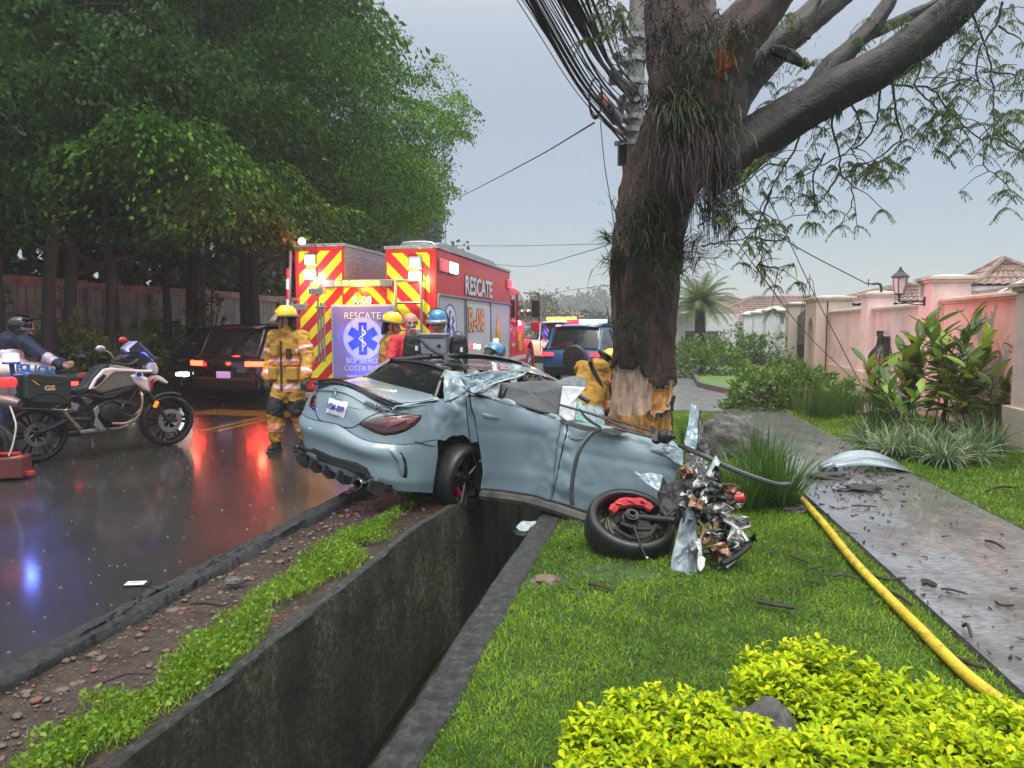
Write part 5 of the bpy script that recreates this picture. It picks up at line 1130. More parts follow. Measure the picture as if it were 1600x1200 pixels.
class Surf:
    """a body panel: template function f(a,b)->point, deformed with the wreck"""
    def __init__(s, f, na, nb, crumple=.03, outdir=(0, -1, 0)):
        s.P = [[None] * na for _ in range(nb)]; 
        for j in range(nb):
            for i in range(na): p = Vector(f(i / (na - 1), j / (nb - 1))); s.P[j][i] = warp(p)
        s.na, s.nb = na, nb; s.normals(outdir)
        if crumple:
            for j in range(nb):
                for i in range(na): w = s.P[j][i]; s.P[j][i] = w + s.N[j][i] * crum(w, w, crumple)
            s.normals(outdir)
        s.UV = np.array([[px(p) for p in r] for r in s.P]); s.X = np.array([[tuple(p) for p in r] for r in s.P]); s.NN = np.array([[tuple(p) for p in r] for r in s.N])
    def normals(s, o):
        o = Vector(o); s.N = [[None] * s.na for _ in range(s.nb)]
        for j in range(s.nb):
            for i in range(s.na):
                a = s.P[j][min(i + 1, s.na - 1)] - s.P[j][max(i - 1, 0)]; b = s.P[min(j + 1, s.nb - 1)][i] - s.P[max(j - 1, 0)][i]; c = a.cross(b)
                c = c.normalized() if c.length > 1e-9 else Vector((0, -1, 0))
                view = Vector((0, 0, EYE)) - s.P[j][i]
                s.N[j][i] = c if c.dot(view) > 0 else -c
    def at(s, u, v, off=0.0):
        d = (s.UV[..., 0] - u) ** 2 + (s.UV[..., 1] - v) ** 2; nr = d < max(144, d.min() + 30); d = np.where(s.X[..., 1] > s.X[..., 1][nr].min() + .32, 1e6, d); idx = np.argsort(d.ravel())[:5]; w = 1 / (d.ravel()[idx] + .4); w /= w.sum()
        X = s.X.reshape(-1, 3)[idx]; p = Vector(w @ X); N = Vector(w @ s.NN.reshape(-1, 3)[idx]).normalized()
        q = at(u, v, p.y); return q + N * off
    def build(s, name, mat, parent=car, **k):
        return MB().grid([[p - car_o for p in r] for r in s.P]).build(name, mat, parent, smooth=True, angle=38, **k)
def decal(surf, poly, name, mat, off=.006, bulge=.004, rings=5, parent=car, dens=6, **k):
    pts = []
    for i in range(len(poly)):
        a, b = Vector(poly[i]), Vector(poly[(i + 1) % len(poly)])
        for q in range(dens): pts.append(a.lerp(b, q / dens))
    c = sum(pts, Vector((0, 0))) / len(pts); R = []
    for r in range(rings + 1):
        f_ = 1 - r / rings * .999; R.append([surf.at(*(c + (p - c) * f_), off if r else off - .012) + (Vector((0, 0, 0))) for p in pts])
        if bulge and r: R[-1] = [p + (Vector((0, 0, EYE)) - p).normalized() * bulge * (1 - f_ ** 2) for p in R[-1]]
    n = len(pts); vs = [p - car_o for r in R for p in r]; fs = [(i * n + q, i * n + (q + 1) % n, (i + 1) * n + (q + 1) % n, (i + 1) * n + q) for i in range(rings) for q in range(n)]
    return MB().add(vs, fs).build(name, mat, parent, smooth=True, **k)
def seam(surf, pts, r=.004, name='panel_gap', mat=None, off=.001, parent=car, n=6):
    q = bez([Vector((a, b, 0)) for a, b in pts], n); return MB().tube([surf.at(p.x, p.y, off) - car_o for p in q], r, 5).build(name, mat or M_SEAM, parent, smooth=True)
# plan outline of the tail, left arch -> right arch
OUT = bez([(.3, .87, 0), (0, .885, 0), (-.38, .885, 0), (-.60, .86, 0), (-.78, .78, 0), (-.90, .60, 0), (-.98, .32, 0), (-1.01, 0, 0), (-.98, -.32, 0), (-.90, -.60, 0), (-.78, -.78, 0), (-.60, -.86, 0), (-.38, -.885, 0), (0, -.885, 0), (.36, -.875, 0)], 8)
def outl_(t):
    x = t * (len(OUT) - 1); i = min(int(x), len(OUT) - 2); return OUT[i].lerp(OUT[i + 1], x - i)
def arch(x): return .34 + math.sqrt(max(0, .385 ** 2 - x * x)) if abs(x) < .385 else 0
def tail(t, z, lower):
    q = outl_(t).copy(); rear = max(0, min(1, (-q.x - .2) / .8))
    if lower: k = 1 + .012 * math.sin(PI * min(1, max(0, (z - .2) / .42))) - (.05 * max(0, (.30 - z) / .1)); q.x = q.x * k - .05 * rear * math.exp(-((z - .54) / .07) ** 2) + .03 * rear * max(0, (z - .59) / .035); q.y *= k * (1 - .01)
    else:
        a = (z - .62) / .38; q.y *= 1 - .13 * a ** 2.2; q.x += rear * (.05 + .03 * a + .15 * max(0, a - .45) ** 1.4 - .012 - .03 * max(0, .2 - a) * 3)
        if a > .82 and rear > .4: q.x -= .025
    return q
def f_bump(a, b):
    t = .16 + a * .70; q = outl_(t); lo = max(.215 + .03 * (abs(q.y) < .6), arch(q.x)); hi = .625 - .0 * a; hi = max(hi, lo + .01) if abs(q.x) < .385 else hi
    z = lerp(lo, hi, b); p = tail(t, z, True); return (p.x, p.y, z)
def f_body(a, b):
    t = a; q = outl_(t); lo = max(.632, arch(q.x)); z = lerp(lo, 1.0, b); p = tail(t, z, False); return (p.x, p.y, z)
bump = Surf(f_bump, 120, 22, .010); bump.build('rear_bumper', M_PAINT)
body = Surf(f_body, 150, 24, .045); body.build('rear_quarter', M_PAINT)
deck = Surf(lambda a, b: (lerp(-.86, -.24, b), lerp(.66, -.70, a) * (1 + .1 * b), 1.0 + .035 * math.sin(PI * a) ** .5 + .03 * b - .03 * (b < .03)), 40, 26, .008); deck.build('boot_lid', M_PAINT)
# shoulder strips that close deck to body
for sg in (-1, 1): Surf(lambda a, b: (lerp(-.80, .32, a), sg * lerp(.60 + .08 * a, .775 - .04 * (a < .05), b), lerp(1.005 + .02 * a, .995, b)), 30, 6, .03).build('shoulder_panel', M_PAINT)
# glass, pillars, roof
rg = Surf(lambda a, b: (lerp(-.22, .33, b) , lerp(.58, -.58, a) * (1 - .14 * b), lerp(1.035, 1.35, b ** .85) + .02 * math.sin(PI * a)), 20, 12, 0); rg.build('rear_window', glass('dark_tinted_glass', (.10, .11, .115), .03, .12))
roof = Surf(lambda a, b: (lerp(.30, 1.78, b), lerp(.56, -.60, a), 1.36 + .045 * math.sin(PI * a) + .04 * math.sin(PI * b) - .03 * b), 40, 40, .018); roof.build('roof', M_BLK)
def fr(pts, r, name, mat=M_BLK, n=5, parent=car, raw=False): return MB().tube([(p if raw else warp(p)) - car_o for p in bez([Vector(p) for p in pts], n)], r, 8).build(name, mat, parent, smooth=True)
fr([(-.24, .62, 1.03), (.05, .58, 1.21), (.33, .52, 1.36)], .03, 'rear_pillar'); fr([(-.26, -.62, 1.03), (.0, -.60, 1.20), (.20, -.57, 1.31), (.33, -.54, 1.36)], .028, 'rear_pillar'); fr([(.33, .54, 1.365), (.34, 0, 1.395), (.33, -.54, 1.37)], .022, 'window_trim'); fr([(-.24, .6, 1.035), (-.235, 0, 1.05), (-.24, -.6, 1.035)], .012, 'window_trim')
fr([(.33, .56, 1.365), (.9, .58, 1.41), (1.75, .56, 1.36)], .03, 'roof_rail'); fr([(.28, .72, 1.02), (.6, .70, 1.20), (1.0, .64, 1.34)], .03, 'far_pillar'); fr([(1.75, .56, 1.36), (2.3, .70, 1.02)], .03, 'far_pillar'); fr([(.3, .82, .98), (1.2, .84, .96), (2.2, .80, .92)], .03, 'far_sill')
for x0, x1 in ((.3, 1.15), (1.2, 2.1)): Surf(lambda a, b: (lerp(x0, x1, a), .86 - .03 * b, lerp(.25, .97, b)), 12, 8, .02).build('far_door', M_PAINT)
# crumpled right rear pillar skin, torn outer roof frame
pil = Surf(lambda a, b: (lerp(-.20 + .36 * b, .36 + .10 * b, a), -.60 - .18 * (1 - b) ** 1.2 - .03 * a, lerp(1.0, 1.345, b)), 40, 34, .055); pil.build('crumpled_pillar', M_PAINT)
M_PAINT2 = M_PAINT
def shard(name, pts, mat, crumple=.016, rings=7, parent=car, dens=7, label=None, thick=.003, fs_=9, seed=0, o=None):
    """bent sheet: outline corners (u, v, metres ahead)"""
    P = [at(*p) for p in pts]; E = []
    for i in range(len(P)):
        for q in range(dens): E.append(P[i].lerp(P[(i + 1) % len(P)], q / dens))
    c = sum(E, Vector()) / len(E); nrm = Vector()
    for i in range(len(E)): nrm += (E[i] - c).cross(E[(i + 1) % len(E)] - c)
    nrm.normalize(); vs = []; n = len(E)
    for r in range(rings + 1):
        f_ = 1 - r / rings * .995
        for p in E: q = c + (p - c) * f_; vs.append(q + nrm * crumple * (2.2 * abs(mnoise.noise(q * fs_ + Vector((seed, 0, 0)))) + 1.0 * abs(mnoise.noise(q * fs_ * 2.6))) - (parent.location if parent else Vector()))
    fs = [(i * n + q, i * n + (q + 1) % n, (i + 1) * n + (q + 1) % n, (i + 1) * n + q) for i in range(rings) for q in range(n)]
    return MB().add(vs, fs).build(name, mat, parent, smooth=True, angle=28, solid=thick, label=label)
shard('torn_roof_frame', [(718, 588, 6.42), (740, 580, 6.42), (770, 577, 6.45), (803, 579, 6.5), (822, 584, 6.5), (812, 589, 6.45), (790, 594, 6.4), (765, 603, 6.35), (746, 613, 6.3), (738, 612, 6.32), (728, 602, 6.38)], M_PAINT, .03, 9, label='crumpled grey-blue roof frame torn away from the black roof')
fr([at(746, 612, 6.31), at(765, 602, 6.34), at(790, 594, 6.38), at(812, 588, 6.43), at(822, 582, 6.46)], .008, 'window_seal', M_CHROME, raw=True)
shard('cloth_lining', [(745, 614, 6.36), (762, 604, 6.38), (785, 596, 6.4), (778, 624, 6.36), (762, 620, 6.36)], M_WHT, .01)
shard('airbag_curtain', [(784, 598, 6.3), (820, 596, 6.25), (861, 594, 6.15), (880, 604, 6.05), (872, 649, 5.98), (840, 642, 6.05), (783, 625, 6.25)], M_AIRB, .008)
fr([at(786, 597, 6.33), at(779, 624, 6.33)], .018, 'window_pillar', M_BLK, raw=True); shard('window_corner', [(791, 607, 6.22), (794, 606, 6.22), (786, 625, 6.25), (781, 624, 6.27)], M_BLK, 0)
shard('torn_roof_edge', [(818, 586, 6.5), (836, 583, 6.6), (849, 588, 6.7), (848, 594, 6.6), (836, 592, 6.5), (820, 593, 6.45)], M_DARKM, .02)
shard('torn_roof_edge', [(790, 571, 6.9), (806, 567, 7.0), (826, 573, 7.1), (846, 578, 7.1), (849, 587, 6.9), (820, 580, 6.8)], M_PAINT, .03)
shard('folded_panel', [(858, 600, 6.2), (870, 592, 6.25), (893, 584, 6.3), (917, 589, 6.25), (916, 603, 6.1), (898, 603, 6.05), (880, 600, 6.08)], simple('grey_blue_primer', (.13, .155, .17), .5), .02, label='folded grey sheet on top of the bent windscreen pillar')
shard('windscreen_pillar', [(879, 602, 6.0), (915, 605, 5.98), (903, 619, 5.98), (897, 656, 5.9), (886, 658, 5.9), (873, 648, 5.93)], M_WHT, .014, label='bright white bent windscreen pillar')
shard('glass_shard', [(902, 620, 6.0), (912, 636, 5.95), (922, 662, 5.85), (898, 656, 5.92)], simple('crazed_green_glass', (.22, .42, .36), .3, noise_amt=.3, nscale=80), .006, thick=.005)
shard('far_wing', [(908, 630, 6.9), (944, 634, 6.85), (946, 662, 6.5), (922, 662, 6.4)], M_PAINT, .02)
# doors
def side(x0, x1, z0=.225, z1=.965, dent=0):
    def f_(a, b):
        x = lerp(x0, x1, a); z = lerp(z0, z1, b); y = -.885 + .02 * ((z - .45) / .3) ** 2 * (z > .45) * 1.0 + .03 * max(0, (.36 - z) / .15) + .055 * max(0, (z - .80) / .17) ** 1.5
        y += .010 * math.exp(-((z - .70 - .05 * a) / .035) ** 2) - .006 * math.exp(-((z - .40) / .04) ** 2)
        if dent: y += .07 * math.exp(-((a - .78) / .16) ** 2 - ((b - .45) / .4) ** 2) - .03 * math.exp(-((a - .95) / .07) ** 2)
        return (x, y, z)
    return f_
rdoor = Surf(side(.385, 1.235, dent=1), 60, 40, .04); rd_o = rdoor.build('rear_door', M_PAINT, solid=.02)
fdoor = Surf(side(1.25, 2.12), 60, 40, .03); fd_o = fdoor.build('front_door', M_PAINT, solid=.02)
def handle(surf, pts, parent): 
    h = decal(surf, pts, 'door_handle', M_PAINT, .018, .012, 4, car); h.parent = parent; return h
c1 = [(755, 643), (764, 640), (776, 643), (785, 650), (785, 654), (770, 652)]; decal(rdoor, [(752, 645), (758, 640), (772, 640), (784, 648), (784, 654), (765, 656)], 'handle_recess', M_SEAM, .003, 0, 3, rd_o)
handle(rdoor, [(751, 645), (757, 645), (772, 650), (785, 651), (784, 655), (768, 655), (754, 651)], rd_o)
decal(fdoor, [(886, 679), (893, 677), (905, 678), (915, 684), (908, 689), (893, 687)], 'handle_recess', M_SEAM, .003, 0, 3, fd_o); handle(fdoor, [(886, 680), (895, 683), (909, 684), (914, 687), (905, 690), (890, 688)], fd_o)
seam(rdoor, [(728, 618), (760, 622), (800, 633), (840, 645), (874, 655)], .009, 'window_seal', M_BLK, .006); seam(fdoor, [(876, 657), (900, 664), (950, 673)], .009, 'window_seal', M_BLK, .008)
shard('door_seal', [(872, 656, 5.85), (900, 661, 5.8), (930, 668, 5.7), (962, 675, 5.55), (980, 669, 5.55), (982, 674, 5.5), (960, 680, 5.5), (925, 675, 5.65), (878, 661, 5.8)], M_PLAS, .006)
seam(fdoor, [(884, 664), (887, 668), (880, 700), (872, 740), (864, 778)], .010, 'door_gap', M_SEAM, .004)
seam(body, [(700, 720), (702, 717), (716, 690)], .003) ; seam(body, [(648, 690), (672, 696), (700, 699)], .0035)
seam(rdoor, [(728, 622), (730, 650), (735, 690), (742, 720), (753, 757)], .005, 'door_gap', M_SEAM, .0)
sill = MB(); sp_ = bez([warp((.42, -.83, .17)), warp((1.0, -.84, .17)), warp((1.6, -.85, .16)), warp((2.1, -.84, .17))], 8)
sill.tube([p - car_o for p in sp_], .05, 8); sill.build('sill', simple('dirty_sill', (.10, .095, .09), .5, noise_amt=.3, dirt=(.03, .025, .02), dirt_amt=.8), car, smooth=True)
MB().grid([[p - car_o for p in r] for r in [[warp((x, -.80, .22)) for x in np.linspace(.4, 2.1, 20)], [warp((x, -.60, .14)) for x in np.linspace(.4, 2.1, 20)], [warp((x, .6, .14)) for x in np.linspace(.4, 2.1, 20)]]]).build('underbody', M_SEAM, car)
MB().grid([[warp((x, y, .22 + .05 * (abs(x) < .4))) - car_o for x in np.linspace(-.85, .4, 16)] for y in (-.68, -.3, .3, .84)]).build('underbody', M_SEAM, car)
# inner wheel well and boot walls
MB().grid([[warp((.40 * math.cos(a), y, .32 + .40 * math.sin(a))) - car_o for a in np.linspace(-.3, PI + .3, 20)] for y in (-.84, -.7, -.55)]).build('wheel_well', M_SEAM, car); MB().grid([[warp((x, -.56, z)) - car_o for x in np.linspace(-.42, .42, 6)] for z in np.linspace(.1, .9, 6)]).build('wheel_well', M_SEAM, car)
MB().grid([[warp((x, y, .62)) - car_o for x in np.linspace(-.25, 1.7, 12)] for y in np.linspace(-.75, .75, 6)]).build('cabin_floor', simple('cabin_fabric', (.02, .02, .022), .8), car)
for (x, y) in ((.35, .36), (.35, -.36), (1.25, .38), (1.25, -.38)):
    mb = MB(); o = blob('seat', [((x - .02, y - .15, .75), (x - .12, y - .15, 1.12), .08, .07), ((x - .02, y + .15, .75), (x - .12, y + .15, 1.12), .08, .07), ((x, y, .74), (x - .12, y, 1.14), .11, .09), ((x - .14, y - .05, 1.27), (x - .14, y + .05, 1.27), .06, .06), ((x - .13, y, 1.15), (x - .14, y, 1.27), .025, .025), ((x + .3, y, .68), (x, y, .68), .16, .16, .5)], MATS['cabin_fabric'], None, .03, 2)
    for v_ in o.data.vertices: v_.co = warp(v_.co) - car_o
    o.parent = car
# boot details
seam(body, [(498, 604), (494, 625), (494, 645), (500, 656), (517, 663), (535, 667), (550, 668), (560, 663), (572, 654), (592, 645), (612, 640), (626, 632)], .0045)
seam(deck, [(678, 624), (655, 628), (628, 630)], .004)
fr([(-.85, .64, 1.005), (-.875, .35, 1.025), (-.885, 0, 1.03), (-.875, -.35, 1.025), (-.85, -.66, 1.005)], .018, 'spoiler'); Surf(lambda a, b: (lerp(-.90, -.81, b) + .03 * abs(2 * a - 1) ** 2, lerp(.65, -.68, a), 1.018 + .020 * math.sin(PI * a) + .02 * (1 - b)), 24, 4, 0).build('spoiler_blade', M_BLK, solid=.010)
decal(body, [(506, 626), (532, 625), (560, 632), (574, 639), (571, 642), (540, 637), (508, 634)], 'plate_recess', M_PAINT, .004, 0, 3)
plq = [(515, 622), (545, 629), (538, 654), (510, 645)]
pl = decal(body, plq, 'number_plate', simple('white_plate', (.70, .72, .76), .35), .018, 0, 3)
def surf_matrix(surf, a, b, c, off):
    """frame with x from pixel a to b, up towards c"""
    A, B, C_ = surf.at(*a, off), surf.at(*b, off), surf.at(*c, off); x = (B - A).normalized(); y = (C_ - A); y = (y - x * y.dot(x)).normalized(); z = x.cross(y); m = Matrix((x, y, z)).transposed().to_4x4(); return m, A, B, C_
m_, A_, B_, C_ = surf_matrix(body, (510, 645), (538, 654), (515, 622), .026)
M_BLUE = simple('plate_blue', (.02, .05, .28), .4)
cen = (body.at(527, 638, .024)); m1 = m_.copy(); m1.translation = cen - car_o; wpl = (B_ - A_).length
text('lettering', 'VSM-009', wpl * .26, m1, M_BLUE, pl, .0015, .001, xs=.95)
m1 = m_.copy(); m1.translation = body.at(532, 626.5, .024) - car_o; text('lettering', 'COSTA RICA', wpl * .085, m1, M_BLUE, pl, .001)
m1 = m_.copy(); m1.translation = body.at(522, 649.5, .024) - car_o; text('lettering', 'CENTROAMERICA', wpl * .07, m1, M_BLUE, pl, .001)
for o in KIDS[pl.name]: pass
decal(body, [(555, 663), (566, 657), (585, 651), (610, 647.5), (640, 646), (663, 647), (661, 655), (652, 665), (638, 674), (620, 680), (600, 682), (582, 677), (566, 669)], 'tail_light', M_LAMP, .006, .006, 7, label='smoked red right tail light')
tl = [o for o in bpy.data.objects if o.name.startswith('tail_light')][-1]
for q in ([(596, 660), (612, 655), (632, 652), (640, 656), (626, 664), (606, 670)], [(630, 655), (645, 650), (656, 650), (648, 660), (636, 666)]): decal(body, q, 'lamp_element', simple('pale_red_reflector', (.20, .04, .05), .15, coat=1, nscale=8), .021, .005, 3, tl)
decal(body, [(487, 618), (494, 612), (494, 645), (489, 642), (482, 634)], 'tail_light', M_LAMP, .006, .006, 4, label='left tail light mostly hidden by the bumper corner')
# star in ring badge and lettering
sb = body.at(525, 613, .012); m_, A_, B_, C_ = surf_matrix(body, (515, 611), (535, 615), (527, 605), .012); mb = MB(); mb.M = Matrix.Translation(sb - car_o) @ m_
mb.lathe([(.036, -.002), (.040, -.002), (.040, .003), (.036, .003)], 24, closed=True)
for k in range(3):
    a = PI / 2 + k * 2 * PI / 3; d_ = Vector((math.cos(a), math.sin(a), 0)); s_ = Vector((-d_.y, d_.x, 0)); mb.add([d_ * .037, s_ * .006, -s_ * .006, Vector((0, 0, .004))], [(0, 1, 3), (0, 3, 2)])
mb.build('star_badge', M_CHROME, car)
m_, A_, B_, C_ = surf_matrix(body, (570, 631), (596, 640), (572, 622), .012); m1 = m_.copy(); m1.translation = body.at(587, 636, .014) - car_o; text('lettering', '///AMG', .066, m1, M_BLK, car, .003, .002, xs=1.25)
# bumper details
dif = Surf(lambda a, b: ((lambda q: (q.x * (1 - .05 * (1 - b)) - .008, q.y * .95, lerp(.185, .335 - .07 * abs(2 * a - 1) ** 3, b)))(outl_(.30 + .40 * a))), 60, 8, .004); dif.build('diffuser', M_PLAS)
for k in range(6):
    y = .62 - k * .248; mb = MB(); pp_ = [(-1.03 + .05 * (y / .7) ** 2, y, .29), (-1.06 + .05 * (y / .7) ** 2, y, .22), (-1.0 + .05 * (y / .7) ** 2, y, .165), (-.85, y, .17), (-.85, y, .26)]
    vs = [warp((a, b + s, c)) - car_o for s in (-.014, .014) for a, b, c in pp_]; mb.add(vs, [(0, 1, 2, 3, 4), (9, 8, 7, 6, 5)] + [(i, (i + 1) % 5, 5 + (i + 1) % 5, 5 + i) for i in range(5)]); mb.build('diffuser_fin', M_PLAS, car)
decal(bump, [(467, 698), (480, 694), (520, 712), (560, 722), (580, 732), (592, 752), (575, 750), (540, 735), (500, 722), (468, 713)], 'bumper_insert', M_PLAS, .006, .004, 4)
decal(bump, [(618, 702), (627, 704), (635, 717), (638, 735), (637, 750), (629, 749), (630, 735), (627, 718)], 'side_vent', M_SEAM, .006, 0, 4)
decal(bump, [(605, 698), (618, 700), (628, 712), (632, 728), (631, 744), (625, 744), (626, 730), (621, 714), (612, 705)], 'vent_flick', M_PAINT, .016, .004, 3)
for k, (u, v) in enumerate([(563, 755), (579, 759)]):
    c = at(u, v, 6.02); ax = (R_CAR @ Vector((1, .1, .02))).normalized(); MB().lathe([(.040, 0), (.036, -.01), (.035, .12), (.040, .12), (.043, 0)], 20, c - car_o - ax * .02, ax, closed=True).build('exhaust_tip', M_CHROME, car, smooth=True); MB().lathe([(.0, .05), (.036, .05)], 16, c - car_o, ax).build('exhaust_bore', M_SEAM, car)
c = at(468, 716, 6.9); MB().lathe([(.036, -.02), (.032, -.02), (.03, .12), (.036, .12)], 16, c - car_o, ax, closed=True).build('exhaust_tip', M_CHROME, car, smooth=True)
# aerial fin and debris on roof
c = at(690, 563, 6.75); MB().add([c - car_o + Vector(q) for q in ((0, 0, 0), (.12, .1, 0), (.02, .0, .0), (.02, .02, .06), (.03, -.03, 0))], [(0, 4, 3), (0, 3, 1), (4, 1, 3)]).build('roof_aerial', M_BLK, car)
# wheels
def wheel(parent, M, R=.325, W=.23, spokes=5, name='wheel', back=False, rimmat=None):
    w = bpy.data.objects.new(name, None); link(w, parent); w.matrix_local = M; w.empty_display_size = .1
    prof = [(R * .80, -W / 2 + .012), (R * .835, -W / 2), (R * .94, -W / 2 + .005), (R * .985, -W / 2 + .03), (R, -W / 4), (R, W / 4), (R * .985, W / 2 - .03), (R * .94, W / 2 - .005), (R * .835, W / 2), (R * .80, W / 2 - .012)]
    ty = MB().lathe(prof, 48, axis=(0, 0, 1)); 
    ty.f = [f for f in ty.f if len(f) == 4]
    ty.build('tyre', M_RUB, w, smooth=True, angle=60)
    g = MB()
    for q in (-.05, -.018, .018, .05): g.lathe([(R + .0005, q - .004), (R + .001, q - .003), (R + .001, q + .003), (R + .0005, q + .004)], 28, closed=True)
    g.build('tread_groove', M_SEAM, w)
    r_ = MB(); r_.lathe([(R * .81, -W / 2 + .014), (R * .79, -W / 2 + .004), (R * .76, -W / 2 + .02), (R * .73, -W / 4), (R * .71, 0), (R * .73, W / 4), (R * .76, W / 2 - .02), (R * .79, W / 2 - .004), (R * .81, W / 2 - .014)], 40)
    r_.f = [f for f in r_.f if len(f) == 4]
    r_.build('rim', rimmat or M_RIM, w, smooth=True)
    if not back:
        for k in range(spokes):
            s_ = MB(); a = 2 * PI * k / spokes
            for da in (-.16, .16):
                e = Vector((math.cos(a + da), math.sin(a + da), 0)) * R * .755; b0 = Vector((math.cos(a + da * .6), math.sin(a + da * .6), 0)) * R * .16; s_.tube([b0 + Vector((0, 0, W * .22)), (b0 + e) / 2 + Vector((0, 0, W * .33)), e + Vector((0, 0, W * .40))], [.020, .016, .018], 6)
            s_.build('spoke', rimmat or M_RIM, w, smooth=True)
        MB().lathe([(.0, .075), (.028, .075), (.05, .06), (.075, .05), (.075, .0), (0, 0)], 20).build('hub', rimmat or M_RIM, w, smooth=True)
    return w
def orient(c, axis, xdir=None):
    x, y, z = frame_from(axis); return Matrix.Translation(c) @ Matrix((x, y, z)).transposed().to_4x4()
wc = warp((0, -.80, .31)); wc = at(722, 746, 6.52); axr = (R_CAR @ Vector((0, -1, 0))).normalized()
rw = wheel(car, orient(wc - car_o, axr + Vector((0, 0, .03))), R=.315)
MB().lathe([(.06, .0), (.165, .0), (.165, .02), (.06, .02)], 32, closed=True).build('brake_disc', M_CHROME, rw, smooth=True)
mb = MB(); mb.tube([(math.cos(a) * .15, math.sin(a) * .16, .05) for a in np.linspace(.2, 1.4, 7)], .03, 6); 
cal = mb.build('brake_caliper', M_CALI, rw, smooth=True)
# torn-off front wheel lying face-up, still holding caliper, hub and drive shaft
el = math.radians(63); fa = Vector((0.10, -math.cos(el), math.sin(el))).normalized(); fc = at(988, 806, 4.95) - fa * .115
fw_ = wheel(car, orient(fc - car_o, fa), R=.318, W=.235, back=True)
mb = MB(); mb.lathe([(.0, -.06), (.20, -.06), (.20, -.05), (.0, -.05)], 30); 
for k in range(5):
    a = k * 2 * PI / 5; e = Vector((math.cos(a), math.sin(a), 0)); mb.tube([e * .03 + Vector((0, 0, -.07)), e * .21 + Vector((0, 0, -.085))], .022, 6)
mb.build('spoke_back', M_RIM, fw_, smooth=True); MB().lathe([(.07, -.02), (.175, -.02), (.175, .0), (.07, .0)], 32, closed=True).build('brake_disc', simple('rusty_disc', (.10, .08, .07), .4, metal=.7, noise_amt=.3), fw_, smooth=True)
def P3(u, v, Y): return at(u, v, Y) - car_o
ce = MB()
cpts = [P3(*q) for q in ((955, 800, 5.06), (966, 789, 5.10), (985, 785, 5.12), (1005, 787, 5.10), (1019, 796, 5.06))]; ce.tube(bez(cpts, 4), [.028, .034, .038, .03, .034, .04, .042, .04, .036, .032, .036, .04, .036, .03, .034, .03, .026][:17], 6)
for i in (1, 2, 3): ce.box(cpts[i] + Vector((0, -.02, .015)), (.05, .03, .022), (.5, .2 * i, 0))
ce.build('brake_caliper', M_CALI, car, smooth=True, angle=30)
hb_ = P3(987, 806, 4.92); MB().lathe([(.0, .0), (.02, .0), (.022, .03), (.035, .03), (.036, .02), (.05, .02), (.052, -.03), (.062, -.03), (.064, -.08), (.045, -.09), (.045, -.15)], 24, hb_, (.1, -.55, .8)).build('hub_joint', M_DARKM, car, smooth=True, angle=25)
MB().lathe([(.0, -.0), (.03, .0), (.034, -.03), (.026, -.035), (.034, -.06), (.028, -.065), (.036, -.1), (0, -.12)], 16, P3(963, 812, 4.95), (-.7, -.5, .5)).build('ball_joint', M_DARKM, car, smooth=True, angle=25)
MB().tube([P3(1000, 808, 4.93), P3(1030, 811, 4.86), P3(1070, 814, 4.78), P3(1094, 815, 4.75)], [.022, .026, .024, .026], 12).build('drive_shaft', M_DARKM, car, smooth=True)
for (u, v, Y, r) in ((1062, 812, 4.78, .075), (1068, 813, 4.77, .06), (1056, 812, 4.79, .045)): MB().lathe([(.0, -.008), (r, -.006), (r, .006), (.0, .008)], 24, P3(u, v, Y), (1, .15, -.1)).build('shaft_flange', M_DARKM, car)
for k, pts in enumerate([[(960, 825, 4.85), (985, 840, 4.8), (1012, 838, 4.8), (1026, 820, 4.85)], [(950, 812, 4.95), (955, 830, 4.9), (975, 845, 4.85)], [(990, 820, 4.85), (1000, 850, 4.7), (1010, 872, 4.55)], [(1000, 800, 5.0), (1020, 808, 4.95), (1040, 800, 4.95)], [(970, 818, 4.9), (1000, 826, 4.85), (1030, 824, 4.85)]]):
    MB().tube(bez([P3(*q) for q in pts], 5), [.016, .012, .008, .01, .02][k], 7).build('suspension_link', M_DARKM, car, smooth=True)
MB().ball(P3(1011, 872, 4.55), .012, 8, 6).build('link_end', M_CHROME, car)
# sheets and struts of the torn front
shard('wheel_liner', [(1032, 738, 5.1), (1040, 752, 5.05), (1056, 750, 5.0), (1082, 745, 4.98), (1090, 752, 4.95), (1080, 770, 4.9), (1068, 790, 4.85), (1040, 805, 4.85), (1030, 796, 4.9), (1032, 780, 4.95), (1026, 775, 5.0)], M_LINER, .03, seed=3)
shard('wheel_liner', [(1060, 780, 4.85), (1090, 762, 4.88), (1100, 775, 4.8), (1092, 805, 4.75), (1062, 812, 4.75)], M_PLAS, .03, seed=7)
shard('torn_wing_tip', [(988, 735, 5.15), (1000, 740, 5.12), (1020, 738, 5.1), (1036, 742, 5.05), (1030, 768, 5.0), (1010, 755, 5.05)], M_PAINT, .015, seed=2)
shard('torn_wing', [(1076, 790, 4.75), (1086, 800, 4.72), (1089, 815, 4.7), (1090, 850, 4.62), (1092, 880, 4.55), (1090, 898, 4.5), (1082, 912, 4.42), (1076, 900, 4.45), (1068, 894, 4.48), (1048, 892, 4.5), (1050, 870, 4.55), (1058, 840, 4.62), (1064, 812, 4.72)], simple('scuffed_blue_panel', (.13, .175, .20), .35, noise_amt=.15, dirt=(.3, .32, .33), dirt_amt=.5), .02, 9, label='grey-blue wing panel hanging down to the grass')
shard('bracket_strip', [(1089, 840, 4.6), (1095, 842, 4.58), (1097, 868, 4.52), (1102, 872, 4.5), (1101, 885, 4.47), (1094, 894, 4.45), (1090, 890, 4.47)], M_SILV, .006)
